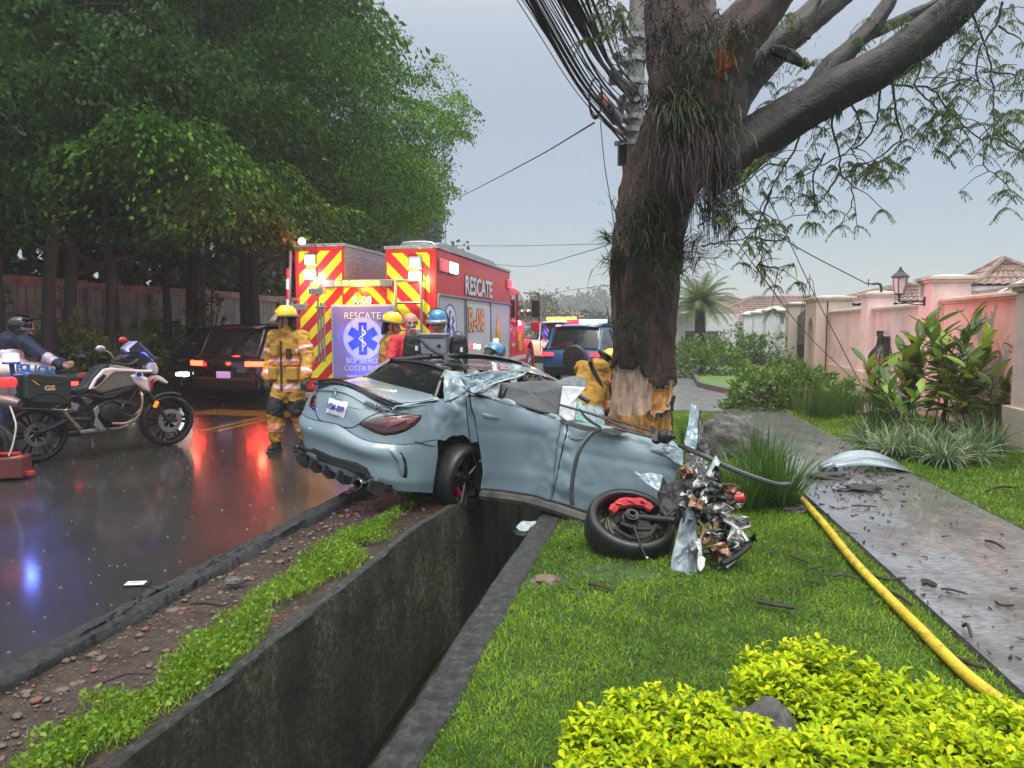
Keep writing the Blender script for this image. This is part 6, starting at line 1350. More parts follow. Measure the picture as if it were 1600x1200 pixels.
shard('upright_fender_strip', [(1080, 630, 5.5), (1088, 632, 5.48), (1093, 640, 5.46), (1091, 665, 5.4), (1091, 688, 5.3), (1088, 702, 5.25), (1072, 697, 5.28), (1069, 690, 5.32), (1076, 660, 5.4)], M_PAINT, .02, label='grey-blue fender strip standing upright beside the tree')
shard('dark_bracket', [(1093, 640, 5.5), (1096, 640, 5.5), (1098, 680, 5.35), (1110, 700, 5.25), (1122, 715, 5.15), (1118, 726, 5.1), (1100, 705, 5.2), (1091, 690, 5.28)], M_PLAS, .02)
shard('diagonal_strip', [(1118, 710, 5.0), (1126, 722, 4.95), (1112, 748, 4.9), (1098, 768, 4.85), (1088, 778, 4.8), (1092, 758, 4.88), (1106, 735, 4.95)], M_PAINT, .012)
shard('engine_part', [(1070, 708, 5.2), (1088, 700, 5.2), (1100, 708, 5.15), (1108, 728, 5.1), (1102, 744, 5.05), (1085, 742, 5.05), (1074, 730, 5.1)], M_SILV, .05, fs_=18, seed=11)
shard('bonnet_edge', [(1030, 690, 5.4), (1055, 694, 5.3), (1066, 702, 5.25), (1066, 728, 5.15), (1058, 724, 5.2), (1040, 712, 5.3), (1000, 700, 5.45)], M_PAINT, .02, seed=5)
RX = np.random.default_rng(5)
for k in range(70):      # the shredded corner: many small bent sheets
    u = RX.normal(1114, 21); v = 775 + (u - 1085) * .55 + RX.normal(14, 30); v = min(870, max(742, v)); Y = 4.85 - (v - 760) * .0028 + RX.normal(0, .06); s = RX.uniform(8, 23); a0 = RX.uniform(0, 6.28); m = RX.integers(3, 6)
    pts = [(u + math.cos(a0 + 6.28 * q / m) * s * RX.uniform(.5, 1.2), v + math.sin(a0 + 6.28 * q / m) * s * RX.uniform(.4, 1), Y + RX.normal(0, .05)) for q in range(m)]
    shard('torn_sheet', pts, [M_SILV, M_SILV, M_COPP, M_DARKM, M_SILV, M_PLAS][k % 6], .03, 4, dens=4, fs_=20, seed=k, thick=.004)
for k, (pts, r, mt) in enumerate([([(1064, 772, 4.85), (1085, 785, 4.8), (1112, 800, 4.75)], .026, M_SILV), ([(1100, 765, 4.85), (1120, 790, 4.8), (1130, 808, 4.75)], .028, M_SILV), ([(1110, 800, 4.75), (1135, 790, 4.75), (1158, 778, 4.75)], .018, M_DARKM), ([(1118, 815, 4.7), (1122, 850, 4.65), (1128, 880, 4.55)], .022, M_COPP), ([(1128, 880, 4.52), (1150, 868, 4.55), (1172, 850, 4.6)], .022, M_PLAS), ([(1100, 862, 4.62), (1125, 862, 4.6), (1160, 850, 4.6)], .018, M_PLAS), ([(1130, 812, 4.7), (1155, 828, 4.65), (1168, 846, 4.6)], .016, M_SILV), ([(1098, 850, 4.62), (1112, 838, 4.65), (1108, 820, 4.7)], .014, M_COPP), ([(1090, 812, 4.74), (1100, 826, 4.7), (1094, 845, 4.65)], .012, M_COPP)]):
    MB().tube(bez([P3(*q) for q in pts], 5), r, 6).build('bent_strut', mt, car, smooth=True, angle=30)
MB().lathe([(.0, -.03), (.03, -.028), (.036, 0), (.03, .03), (.015, .035), (.0, .035)], 14, P3(1156, 778, 4.75), (1, -.3, .3)).build('red_bush', M_CALI, car, smooth=True)
MB().lathe([(.035, -.02), (.05, -.01), (.05, .01), (.035, .02)], 20, P3(1122, 745, 4.95), (.9, -.3, .2), closed=True).build('pulley', M_DARKM, car, smooth=True)
shard('bumper_end', [(1128, 872, 4.58), (1150, 855, 4.6), (1172, 840, 4.62), (1174, 852, 4.6), (1160, 864, 4.57), (1135, 882, 4.54)], M_PLAS, .015); shard('red_scrape', [(1130, 880, 4.55), (1150, 868, 4.57), (1150, 876, 4.55), (1136, 888, 4.53)], M_SILV, .01)
# trims and mirror motor
M_STRIP = simple('dark_grey_strip', (.035, .038, .042), .3, coat=.4)
MB().tube(bez([P3(*q) for q in [(1062, 696, 5.25), (1090, 708, 5.1), (1120, 722, 5.0), (1150, 735, 4.9), (1185, 748, 4.85), (1215, 757, 4.85), (1232, 757, 4.88)]], 6), .019, 8).build('bumper_strip', M_STRIP, car, smooth=True)
MB().tube(bez([P3(*q) for q in [(1226, 760, 4.87), (1235, 756, 4.88), (1238, 750, 4.9)]], 3), .014, 6).build('strip_end', M_PLAS, car)
MB().tube(bez([P3(*q) for q in [(938, 670, 5.55), (922, 680, 5.5), (905, 705, 5.45), (896, 740, 5.4), (893, 770, 5.35), (894, 790, 5.32)]], 6), .017, 8).build('dangling_trim', M_BLK, car, smooth=True)
for pts in ([(874, 632, 5.85), (905, 641, 5.75), (940, 652, 5.65), (985, 672, 5.5), (1020, 684, 5.4)], [(905, 640, 5.75), (918, 655, 5.65), (938, 668, 5.55)], [(940, 650, 5.66), (985, 663, 5.5), (1030, 676, 5.38)], [(960, 668, 5.5), (990, 676, 5.4), (1022, 684, 5.36)]): MB().tube(bez([P3(*q) for q in pts], 6), .011, 6).build('window_trim', M_BLK, car, smooth=True)
mb = MB(); mb.lathe([(.0, .05), (.03, .05), (.04, .03), (.055, .02), (.055, -.02), (.04, -.05), (.0, -.05)], 16, P3(1040, 682, 5.25), (.9, -.5, .1)); mb.lathe([(.0, .03), (.04, .03), (.045, -.02), (0, -.03)], 12, P3(1026, 684, 5.3), (-.3, -.7, .5)); mb.ball(P3(1052, 682, 5.2), .02, 8, 6); mb.build('mirror_motor', M_PLAS, car, smooth=True, angle=25)
shard('mirror_fin', [(1018, 664, 5.3), (1024, 668, 5.3), (1026, 682, 5.28), (1017, 680, 5.3)], M_LINER, .004)
# debris by the ditch
db = gp(838, 826); deb = shard('black_bumper_piece', [(800, 826, 5.6), (822, 830, 5.55), (850, 832, 5.5), (872, 828, 5.55), (868, 836, 5.45), (840, 838, 5.4), (806, 834, 5.45)], M_PLAS, .01, parent=None); tag(deb, 'curved black bumper fragment on the ditch edge under the car', 'debris')
deb = shard('headlight_cover', [(806, 822, 5.62), (818, 812, 5.7), (838, 814, 5.7), (838, 826, 5.6), (812, 830, 5.55)], simple('milky_plastic', (.3, .36, .36), .2), .015, parent=None); tag(deb, 'pale plastic lamp fragment on the ditch edge under the car', 'debris')
# ================================================================ RESCUE TRUCK
TR0 = Vector((-1.19, 11.3, 0)); truck = empty('rescue_truck', TR0, RANG, 'red and yellow rescue fire truck with chevron rear and lit lamps', 'fire truck')
TM = Matrix.Translation(TR0) @ Matrix.Rotation(RANG, 4, 'Z'); TI = TM.inverted()
def hitp(I, u, v, ax, val):
    o = I @ Vector((0, 0, EYE)); d = I.to_3x3() @ (at(u, v, 10) - Vector((0, 0, EYE))); t_ = (val - o[ax]) / d[ax]; return o + d * t_
def rf(u, v, y=0): return hitp(TI, u, v, 1, y)
def sf(u, v, x=0): return hitp(TI, u, v, 0, x)
M_RED = simple('fire_red_paint', (.55, .012, .016), .42, coat=.12, noise_amt=.06); M_YEL = simple('lime_yellow_reflective', (.78, .72, .02), .35, noise_amt=.05); M_CHEV = simple('chevron_red', (.52, .02, .03), .3)
t = NT('diamond_plate'); ck = t.n('ShaderNodeTexVoronoi'); t.L(t.co('Object', (1, 1, 1), (.78, .78, .78)), ck.inputs['Vector']); ck.inputs['Scale'].default_value = 26
t.set(Base_Color=t.ramp(ck.outputs['Distance'], [(.15, (.62, .62, .63)), (.4, (.36, .36, .38))]), Metallic=.6, Roughness=.35); t.bump(ck.outputs['Distance'], .8, .01); M_DIAM = t.m
M_SHUT = simple('silver_shutter', (.50, .51, .51), .5, metal=.0, noise_amt=.05); M_LILA = simple('pale_lilac_shutter', (.26, .22, .60), .4, noise_amt=.08, nscale=2)  # rear shutter: lilac print with the blue lamp light put into its colour
M_GREY = simple('light_grey_letters', (.62, .64, .66), .4); M_ORAN = simple('amber_letters', (.72, .33, .03), .4); M_SBLUE = simple('star_blue', (.01, .04, .42), .4); M_INK = simple('dark_outline', (.02, .02, .04), .5); M_WHITEP = simple('white_print', (.75, .75, .78), .4)
def tbox(name, c, d, mat, parent=truck, **k): return MB().box(c, d).build(name, mat, parent, **k)
zt = rf(683, 388).z; xl = rf(460, 385).x; x1 = rf(535, 400).x; x2 = rf(602, 400).x; LB = 5.3
zl = zt + .07
tbox('body_side', ((x2) / 2, LB / 2, (zt + .55) / 2), (-x2, LB, zt - .55), M_RED, bevel=.015); tbox('body_side', ((xl + x1) / 2, LB / 2, (zl + .55) / 2), (x1 - xl, LB, zl - .55), M_RED, bevel=.015)
zc = rf(560, 441).z; tbox('body_core', ((x1 + x2) / 2, LB / 2 + .02, (zc + .5) / 2), (x2 - x1 - .004, LB - .04, zc - .5), M_RED, bevel=.01)
tbox('diamond_side', (x1 + .006, LB / 2 + .02, (zl + zc) / 2 + .02), (.012, LB - .06, zl - zc - .02), M_DIAM); tbox('diamond_side', ((xl + x2) / 2 + .6, LB - .05, (zl + zc) / 2), (.05, .05, .3), M_DIAM)
tbox('roof_rail', ((xl + x1) / 2, LB / 2, zl + .03), (x1 - xl + .05, LB, .05), M_DIAM, bevel=.006); tbox('roof_rail', (x2 / 2, LB / 2, zt + .03), (-x2 + .05, LB, .05), M_DIAM, bevel=.006)
MB().tube(bez([(x2 + .18, .35, zt + .05), (x2 + .18, .35, zt + .14), (x2 + .62, .35, zt + .14), (x2 + .75, .35, zt + .06)], 4), .02, 6).build('grab_rail', M_STEEL, truck, smooth=True)
tbox('roof_locker', (x2 / 2, 2.4, zt + .10), (-x2 * .8, 3.6, .12), M_DIAM, bevel=.01)
# chevrons, clipped to each rear panel
def clip(poly, x0, xb, z0, z1):
    for ax, lim, sg in ((0, x0, 1), (0, xb, -1), (1, z0, 1), (1, z1, -1)):
        out = []
        for i in range(len(poly)):
            a, b = poly[i], poly[(i + 1) % len(poly)]; da, db = (a[ax] - lim) * sg, (b[ax] - lim) * sg
            if da >= 0: out.append(a)
            if da * db < 0: q = da / (da - db); out.append((a[0] + (b[0] - a[0]) * q, a[1] + (b[1] - a[1]) * q))
        poly = out
        if len(poly) < 3: return []
    return poly
def chev(x0, xb, z0, z1, slope, y, phase=0, w=.17, per=.36):
    MB().box(((x0 + xb) / 2, y + .004, (z0 + z1) / 2), (xb - x0, .006, z1 - z0)).build('chevron_panel', M_CHEV, truck)
    for k in range(-12, 30):
        c = phase + k * per; P = [(x0 - 1, c + slope * (x0 - 1 - x0)), (xb + 1, c + slope * (xb + 1 - x0)), (xb + 1, c + w + slope * (xb + 1 - x0)), (x0 - 1, c + w + slope * (-1))]
        P = clip(P, x0 + .01, xb - .01, z0, z1)
        if P: MB().prism(P, .004, Matrix(((1, 0, 0, 0), (0, 0, 1, y - .004), (0, 1, 0, 0), (0, 0, 0, 1)))).build('chevron_stripe', M_YEL, truck)
chev(xl + .07, x1 - .005, .75, rf(500, 392).z, 1.0, -.005, .1); chev(x2 + .02, -.10, .75, rf(640, 395).z, -1.0, -.005, .05, per=.40, w=.19)
xm = (rf(504, 441).x + rf(613, 441).x) / 2; zch = rf(560, 449).z
chev(x1 + .0, xm - .001, .75, zch, 1.0, -.001 + .004, .45, w=.15, per=.33); chev(xm + .001, x2 + .0, .75, zch, -1.0, .003, .45 + (xm - x1) , w=.15, per=.33)
# rear lower shutter with print
a = rf(520, 479, -.03); b = rf(613, 479, -.03); x0_, x3_ = a.x, b.x; z1_ = a.z; z0_ = .78
MB().box(((x0_ + x3_) / 2, -.02, (z0_ + z1_) / 2), (x3_ - x0_ + .06, .035, z1_ - z0_ + .06)).build('shutter_frame', M_SHUT, truck, bevel=.005)
sh = empty('shutter_holder'); bpy.data.objects.remove(sh)
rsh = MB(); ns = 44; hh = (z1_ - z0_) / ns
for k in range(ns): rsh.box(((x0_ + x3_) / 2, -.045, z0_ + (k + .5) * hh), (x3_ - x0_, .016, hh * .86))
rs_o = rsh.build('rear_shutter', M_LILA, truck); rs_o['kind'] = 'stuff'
RX_ = Matrix(((1, 0, 0, 0), (0, 0, -1, 0), (0, 1, 0, 0), (0, 0, 0, 1)))
def rtext(body, u, v, size, mat, y=-.056, bold=.0, xs=1.0, parent=truck, ext=.002, outline=None):
    p = rf(u, v, y); m = Matrix.Translation(p) @ RX_
    if outline: text('lettering', body, size, Matrix.Translation((0, .003, 0)) @ m, outline, parent, ext, bold + size * .022, xs=xs)
    return text('lettering', body, size, m, mat, parent, ext, bold, xs=xs)
rtext('RESCATE', 566, 494, .16, M_WHITEP, bold=.001, outline=M_INK); rtext('BOMBEROS\nCOSTA RICA', 568, 570, .125, M_WHITEP, bold=.0, outline=M_INK, xs=.95); rtext('R-08', 566, 469.5, .17, M_WHITEP, -.012, .006, outline=M_INK); rtext('www.bomberos.go.cr', 566, 588, .06, M_WHITEP)
def star(c, r, M, parent, ring=None):
    if ring: MB().lathe([(0, -.001), (r * 1.32, -.001), (r * 1.32, .001), (0, .001)], 40, (0, 0, 0), (0, 0, 1)).build('roundel', ring, parent).matrix_local = M
    for k in range(3):
        a_ = k * PI / 3; d_ = Vector((math.sin(a_), math.cos(a_), 0)); s_ = Vector((d_.y, -d_.x, 0)) * r * .27; z = Vector((0, 0, .004 + .0006 * k))
        o = MB().add([d_ * r - s_ + z, d_ * r + s_ + z, -d_ * r + s_ + z, -d_ * r - s_ + z], [(0, 1, 2, 3)]).build('star_bar', M_SBLUE, parent); o.matrix_local = M
    mb = MB(); mb.tube([(0, -r * .8, .009), (0, r * .8, .009)], r * .045, 5); mb.tube(bez([(0, -r * .55, .011), (r * .2, -r * .35, .011), (-r * .2, 0, .011), (r * .2, r * .3, .011), (0, r * .55, .011)], 6), r * .05, 5); o = mb.build('serpent_staff', M_WHITEP, parent); o.matrix_local = M
star(None, .26, Matrix.Translation(rf(567, 529, -.058)) @ RX_, truck, simple('lilac_roundel', (.5, .5, .8), .4))
# side: shutters, letters
SX = Matrix(((0, 0, 1, 0), (1, 0, 0, 0), (0, 1, 0, 0), (0, 0, 0, 1)))
ztop = sf(684, 464).z; zb_ = .72
tbox('side_band', (.004, LB / 2, (ztop + zb_) / 2), (.012, LB - .06, ztop - zb_ + .04), M_STEEL)
for (y0, y1) in ((.04, 1.46), (1.62, 3.28), (3.44, 5.12)):
    mb = MB(); n = 34; h_ = (ztop - zb_) / n
    for k in range(n): mb.box((.018, (y0 + y1) / 2, zb_ + (k + .5) * h_), (.012, y1 - y0, h_ * .88))
    o = mb.build('side_shutter', M_SHUT, truck); o['kind'] = 'stuff'
    for yy in (y0 - .02, y1 + .02): tbox('shutter_rail', (.02, yy, (ztop + zb_) / 2), (.03, .04, ztop - zb_ + .05), M_STEEL)
tbox('hinged_panel', (.035, 2.46, (ztop + .98) / 2 - .03), (.02, 1.6, ztop - 1.08), M_SHUT, bevel=.006); tbox('panel_handle', (.05, 2.46, 1.04), (.02, 1.5, .05), M_STEEL); tbox('drip_rail', (.03, LB / 2, ztop + .04), (.04, LB - .04, .03), M_STEEL)
def stext(body, u, v, size, mat, x=.028, bold=.0, xs=1.0, outline=None):
    m = Matrix.Translation(sf(u, v, x)) @ SX
    if outline: text('lettering', body, size, Matrix.Translation((-.003, 0, 0)) @ m, outline, truck, .002, bold + size * .035, xs=xs)
    return text('lettering', body, size, m, mat, truck, .002, bold, xs=xs)
stext('RESCATE', 749.5, 451, .46, M_GREY, .012, .012, 1.08, M_INK); stext('R-08', 745, 502, .56, M_ORAN, .052, .014, 1.05, M_INK)
star(None, .24, Matrix.Translation(sf(703.5, 508, .03)) @ SX, truck, M_WHITEP); o = MB().lathe([(.33, 0), (.35, 0), (.35, .004), (.33, .004)], 40, closed=True).build('roundel_ring', M_SBLUE, truck); o.matrix_local = Matrix.Translation(sf(703.5, 508, .03)) @ SX
mb = MB(); P = []
for k in range(32): a_ = 2 * PI * k / 32; r_ = .24 * (1 if k % 4 in (0, 1) else .86); P.append((math.cos(a_) * r_, math.sin(a_) * r_ * 1.25))
o = mb.prism(P, .006).build('fire_badge', M_ORAN, truck); o.matrix_local = Matrix.Translation(sf(779, 514, .03)) @ SX
# lamps
L_WHT = glow('lit_white_lamp', (1, .86, .82), 9, (.8, .8, .8)); L_YW = glow('lit_yellow_lamp', (1, .95, .62), 9, (.8, .8, .7)); L_AMB = glow('lit_amber_lamp', (1, .42, .02), 7, (.8, .4, .1)); L_RED = glow('lit_red_lamp', (1, .015, .02), 4, (.5, .02, .02)); M_LENS = simple('unlit_clear_lens', (.5, .48, .5), .15, coat=1)
def lampbox(u, v, w, h, mat, name='warning_lamp', face=rf, off=-.03):
    p = face(u, v); 
    if face is rf: MB().box((p.x, -.02, p.z), (w + .04, .05, h + .04)).build('lamp_housing', M_STEEL, truck, bevel=.012); return MB().box((p.x, -.055, p.z), (w, .03, h)).build(name, mat, truck, bevel=.012)
    MB().box((.02, p.y, p.z), (.05, w + .04, h + .04)).build('lamp_housing', M_STEEL, truck, bevel=.012); return MB().box((.055, p.y, p.z), (.03, w, h)).build(name, mat, truck, bevel=.012)
lampbox(486, 406, .17, .14, glow('lit_pinkish_lamp', (1, .6, .5), 3.5, (.8, .7, .7))); lampbox(486, 429, .19, .14, L_WHT); lampbox(650, 411, .19, .16, M_LENS); lampbox(650, 431, .19, .11, L_YW); lampbox(690.5, 415, .34, .17, L_RED, face=sf); lampbox(704.5, 419, .38, .17, L_WHT, face=sf); lampbox(793.5, 444, .3, .17, L_RED, face=sf)
p0, p1 = rf(504, 441, -.06), rf(613, 447, -.06); MB().box(((p0.x + p1.x) / 2, -.04, zch + .06), (p1.x - p0.x, .08, .12)).build('light_bar', M_STEEL, truck, bevel=.01)
for k in range(6): q = rf(527.5 + k * 12.0, 442.5, -.085); MB().box((q.x, -.085, zch + .065), (.095, .02, .062)).build('amber_lamp', L_AMB, truck, bevel=.006)
p = rf(462, 375); MB().ball((p.x, .2, p.z), .055, 12, 8).build('scene_lamp', glow('very_bright_lamp', (1, .98, .9), 30), truck); MB().tube([(p.x, .2, p.z - .1), (p.x, .2, p.z - .04)], .02, 6).build('lamp_stem', M_STEEL, truck)
MB().tube([rf(454, 392, .05), rf(452, 480, .05)], .025, 8).build('mast', M_STEEL, truck); mb = MB()
for k in range(5): mb.M = None; a_ = rf(450, 420 + k * 16, .05); MB().tube([a_, rf(450, 436 + k * 16, .05)], .035, 8).build('striped_pole', M_WHITEP if k % 2 else M_CHEV, truck)
for (u, v) in ((496, 455), (468, 480)):      # folded flood lights
    q = rf(u, v, -.25); mb = MB(); mb.box(q, (.26, .12, .10)); mb.tube(bez([q + Vector((-.13, 0, .05)), q + Vector((-.1, 0, .12)), q + Vector((.1, 0, .12)), q + Vector((.13, 0, .05))], 4), .01, 5); mb.tube([q + Vector((0, .0, -.05)), q + Vector((0, .02, -.18))], .02, 6); mb.build('flood_light', simple('lamp_grey_housing', (.35, .33, .33), .35, metal=.4), truck, bevel=.006)
mb = MB(); q0 = rf(501, 468, -.25)
for dx in (-.05, .0, .05): mb.tube([q0 + Vector((dx, 0, -.05)), q0 + Vector((dx, 0, -1.0))], .016, 8)
mb.tube([q0 + Vector((-.09, 0, -.12)), q0 + Vector((.09, 0, -.12))], .02, 6); mb.build('light_tripod', M_STEEL, truck, smooth=True)
# ladder
lx0, lx1 = rf(618, 440, -.1).x, rf(658, 440, -.1).x; zt2 = rf(618, 432, -.1).z; zt3 = rf(658, 428, -.1).z
for x, z in ((lx0, zt2), (lx1, zt3)): MB().tube([(x, -.1, .5), (x, -.1, z)], .022, 8).build('ladder_rail', M_STEEL, truck)
for v in (438, 473, 515, 556): z = rf(640, v, -.1).z; MB().tube([(lx0, -.1, z), (lx1, -.1, z)], .02, 8).build('ladder_rung', M_STEEL, truck)
tbox('rear_step', (xl / 2, -.18, .48), (-xl + .02, .36, .06), M_DIAM); tbox('chassis', (xl / 2, 4.3, .52), (1.1, 8.2, .22), M_SEAM)
for (u, v, m) in ((742, 541, L_YW), (748, 542, L_YW), (736, 541, L_RED)): q = sf(u, v, .04); MB().box((.045, q.y, q.z), (.02, .17, .07)).build('marker_lamp', m, truck, bevel=.01)
# cab: crew cab, bonnet, fender, mirror
cw = -xl; cx = xl / 2
def loft(name, secs, mat, parent, **k):
    rows = [[Vector(p) for p in s_] for s_ in secs]; mb = MB().grid(rows); n = len(rows[0]); mb.f.append(list(range(n))[::-1]); mb.f.append([(len(rows) - 1) * n + i for i in range(n)]); return mb.build(name, mat, parent, smooth=True, angle=32, **k)
def csec(y, hw, z0, z1, r, top=.0): return [(cx - hw, y, z0), (cx - hw, y, z1 - r), (cx - hw + r * .4, y, z1 - r * .3), (cx - hw + r, y, z1), (cx, y, z1 + top), (cx + hw - r, y, z1), (cx + hw - r * .4, y, z1 - r * .3), (cx + hw, y, z1 - r), (cx + hw, y, z0)]
loft('cab', [csec(LB + .12, cw / 2 - .03, .95, 2.50, .25), csec(LB + .6, cw / 2 - .02, .6, 2.62, .25, .05), csec(LB + 1.75, cw / 2 - .04, .6, 2.58, .28, .05), csec(LB + 2.2, cw / 2 - .1, .8, 1.75, .2)], M_RED, truck)
loft('bonnet', [csec(LB + 2.0, .95, .7, 1.80, .2, .05), csec(LB + 2.9, .85, .7, 1.66, .22, .05), csec(LB + 3.7, .72, .6, 1.5, .3, .02)], M_RED, truck)
for sg in (1, -1):
    e = cx + sg * (cw / 2 - .02)
    rows = [[Vector((e - sg * w_, LB + 2.62 + (.66 - r_) * math.cos(a_) * 1.0, .52 + (.76 - r_) * math.sin(a_))) for a_ in np.linspace(-.1, PI + .1, 18)] for w_, r_ in ((.5, -.02), (.06, -.02), (0, .06), (.05, .14), (.5, .14))]
    MB().grid(rows).build('front_fender', M_RED, truck, smooth=True, angle=50)
    wheel(truck, orient(Vector((e - sg * .16, LB + 2.62, .52)), (sg, 0, 0)), R=.52, W=.28, spokes=8, rimmat=simple('steel_rim', (.3, .3, .3), .4, metal=.5)); wheel(truck, orient(Vector((e - sg * .16, 2.9, .52)), (sg, 0, 0)), R=.52, W=.28, spokes=8, rimmat=MATS['steel_rim'])
M_DGL = simple('dark_glossy_glass', (.015, .018, .02), .05, coat=1)
def spoly(name, pts, mat, x, t_=.02): return MB().prism([(p[0], p[1]) for p in pts], t_, Matrix(((0, 0, 1, x), (1, 0, 0, 0), (0, 1, 0, 0), (0, 0, 0, 1)))).build(name, mat, truck)
ex = cx + cw / 2 - .03
spoly('door_window', [(LB + .95, 1.62), (LB + 1.65, 1.62), (LB + 1.70, 1.75), (LB + 1.5, 2.36), (LB + .95, 2.40)], M_DGL, ex, .022); spoly('rear_window', [(LB + .22, 1.66), (LB + .62, 1.62), (LB + .62, 2.38), (LB + .22, 2.3)], M_DGL, ex - .008, .024); spoly('cab_trim', [(LB + .15, .78), (LB + 1.95, .78), (LB + 1.95, .88), (LB + .15, .88)], M_SHUT, ex, .024); spoly('cab_step', [(LB + .2, .40), (LB + 1.9, .40), (LB + 1.9, .62), (LB + .2, .62)], M_SEAM, ex - .03, .02)
MB().tube([(ex + .02, LB + .80, .95), (ex + .02, LB + .80, 2.35)], .008, 4).build('door_gap', M_SEAM, truck); spoly('door_badge', [(LB + 1.15, 1.0), (LB + 1.45, 1.0), (LB + 1.5, 1.25), (LB + 1.3, 1.45), (LB + 1.1, 1.25)], M_ORAN, ex, .026)
text('lettering', 'R-08', .16, Matrix.Translation((ex + .024, LB + .46, 1.42)) @ SX, M_ORAN, truck, .002, .004); text('lettering', 'RESCATE', .09, Matrix.Translation((ex + .024, LB + .46, 1.16)) @ SX, M_WHITEP, truck)
mb = MB(); mb.tube(bez([(ex, LB + 1.7, 2.45), (ex + .3, LB + 1.8, 2.42), (ex + .38, LB + 1.8, 2.38), (ex + .38, LB + 1.8, 1.4), (ex + .25, LB + 1.8, 1.3), (ex, LB + 1.8, 1.32)], 5), .018, 6); mb.build('mirror_arm', M_IRON, truck, smooth=True)
MB().box((ex + .31, LB + 1.78, 2.06), (.22, .10, .46)).build('mirror', M_IRON, truck, bevel=.04); MB().box((ex + .30, LB + 1.78, 1.60), (.22, .10, .26)).build('mirror', M_CALI, truck, bevel=.03); MB().ball((ex + .10, LB + 1.9, 1.95), .09, 10, 8).build('round_mirror', M_CHROME, truck)
fl = sf(850, 580, ex + .5 + 0); MB().tube([(ex + .1, LB + 3.6, .9), (ex + .14, LB + 3.6, 2.4)], .012, 6).build('flag_pole', M_STEEL, truck)
for k, m in enumerate((M_SBLUE, M_WHITEP, M_CHEV)): MB().grid([[Vector((ex + .14 + .10 * i_ + .02 * math.sin(i_ * 2 + j_), LB + 3.6 + .05 * math.sin(j_ * 1.3 + i_), 1.7 - .30 * k - .30 * j_ / 3 - i_ * .10)) for i_ in range(3)] for j_ in range(4)]).build('flag_band', m, truck, solid=.006)
# real lamp light thrown by the lit warning lamps
def lampl(name, M, energy, color, kind='POINT', radius=.08, spot=None, aim=None):
    d = bpy.data.lights.new(name, kind); d.energy = energy; d.color = color; d.shadow_soft_size = radius
    if spot: d.spot_size = math.radians(spot); d.spot_blend = .9
    o = bpy.data.objects.new(name, d); col.objects.link(o); o.location = M
    if aim is not None: o.rotation_euler = (Vector(aim) - Vector(M)).to_track_quat('-Z', 'Y').to_euler()
    return o
lampl('red_lamp_light', TM @ Vector((.30, .35, 2.5)), 900, (1, .12, .12), 'SPOT', .1, 40, rd(13.2, DW, 1.3)); lampl('red_lamp_light', TM @ Vector((.30, 5.0, 2.5)), 500, (1, .25, .27), 'SPOT', .1, 60, rd(20, DW, 1.2)); lampl('white_lamp_light', TM @ Vector((.30, .9, 2.5)), 600, (1, .85, .85), 'SPOT', .1, 60, rd(17, DW, 1.2))
lampl('red_lamp_light', TM @ Vector((xl - .35, .4, 2.9)), 32, (1, .04, .04)); lampl('white_lamp_light', TM @ Vector((xl + .3, -.25, 2.4)), 14, (1, .8, .75)); lampl('yellow_lamp_light', TM @ Vector((-.3, -.3, 2.35)), 12, (1, .9, .5)); lampl('amber_lamp_light', TM @ Vector((xm, -.3, zch)), 12, (1, .4, .05))
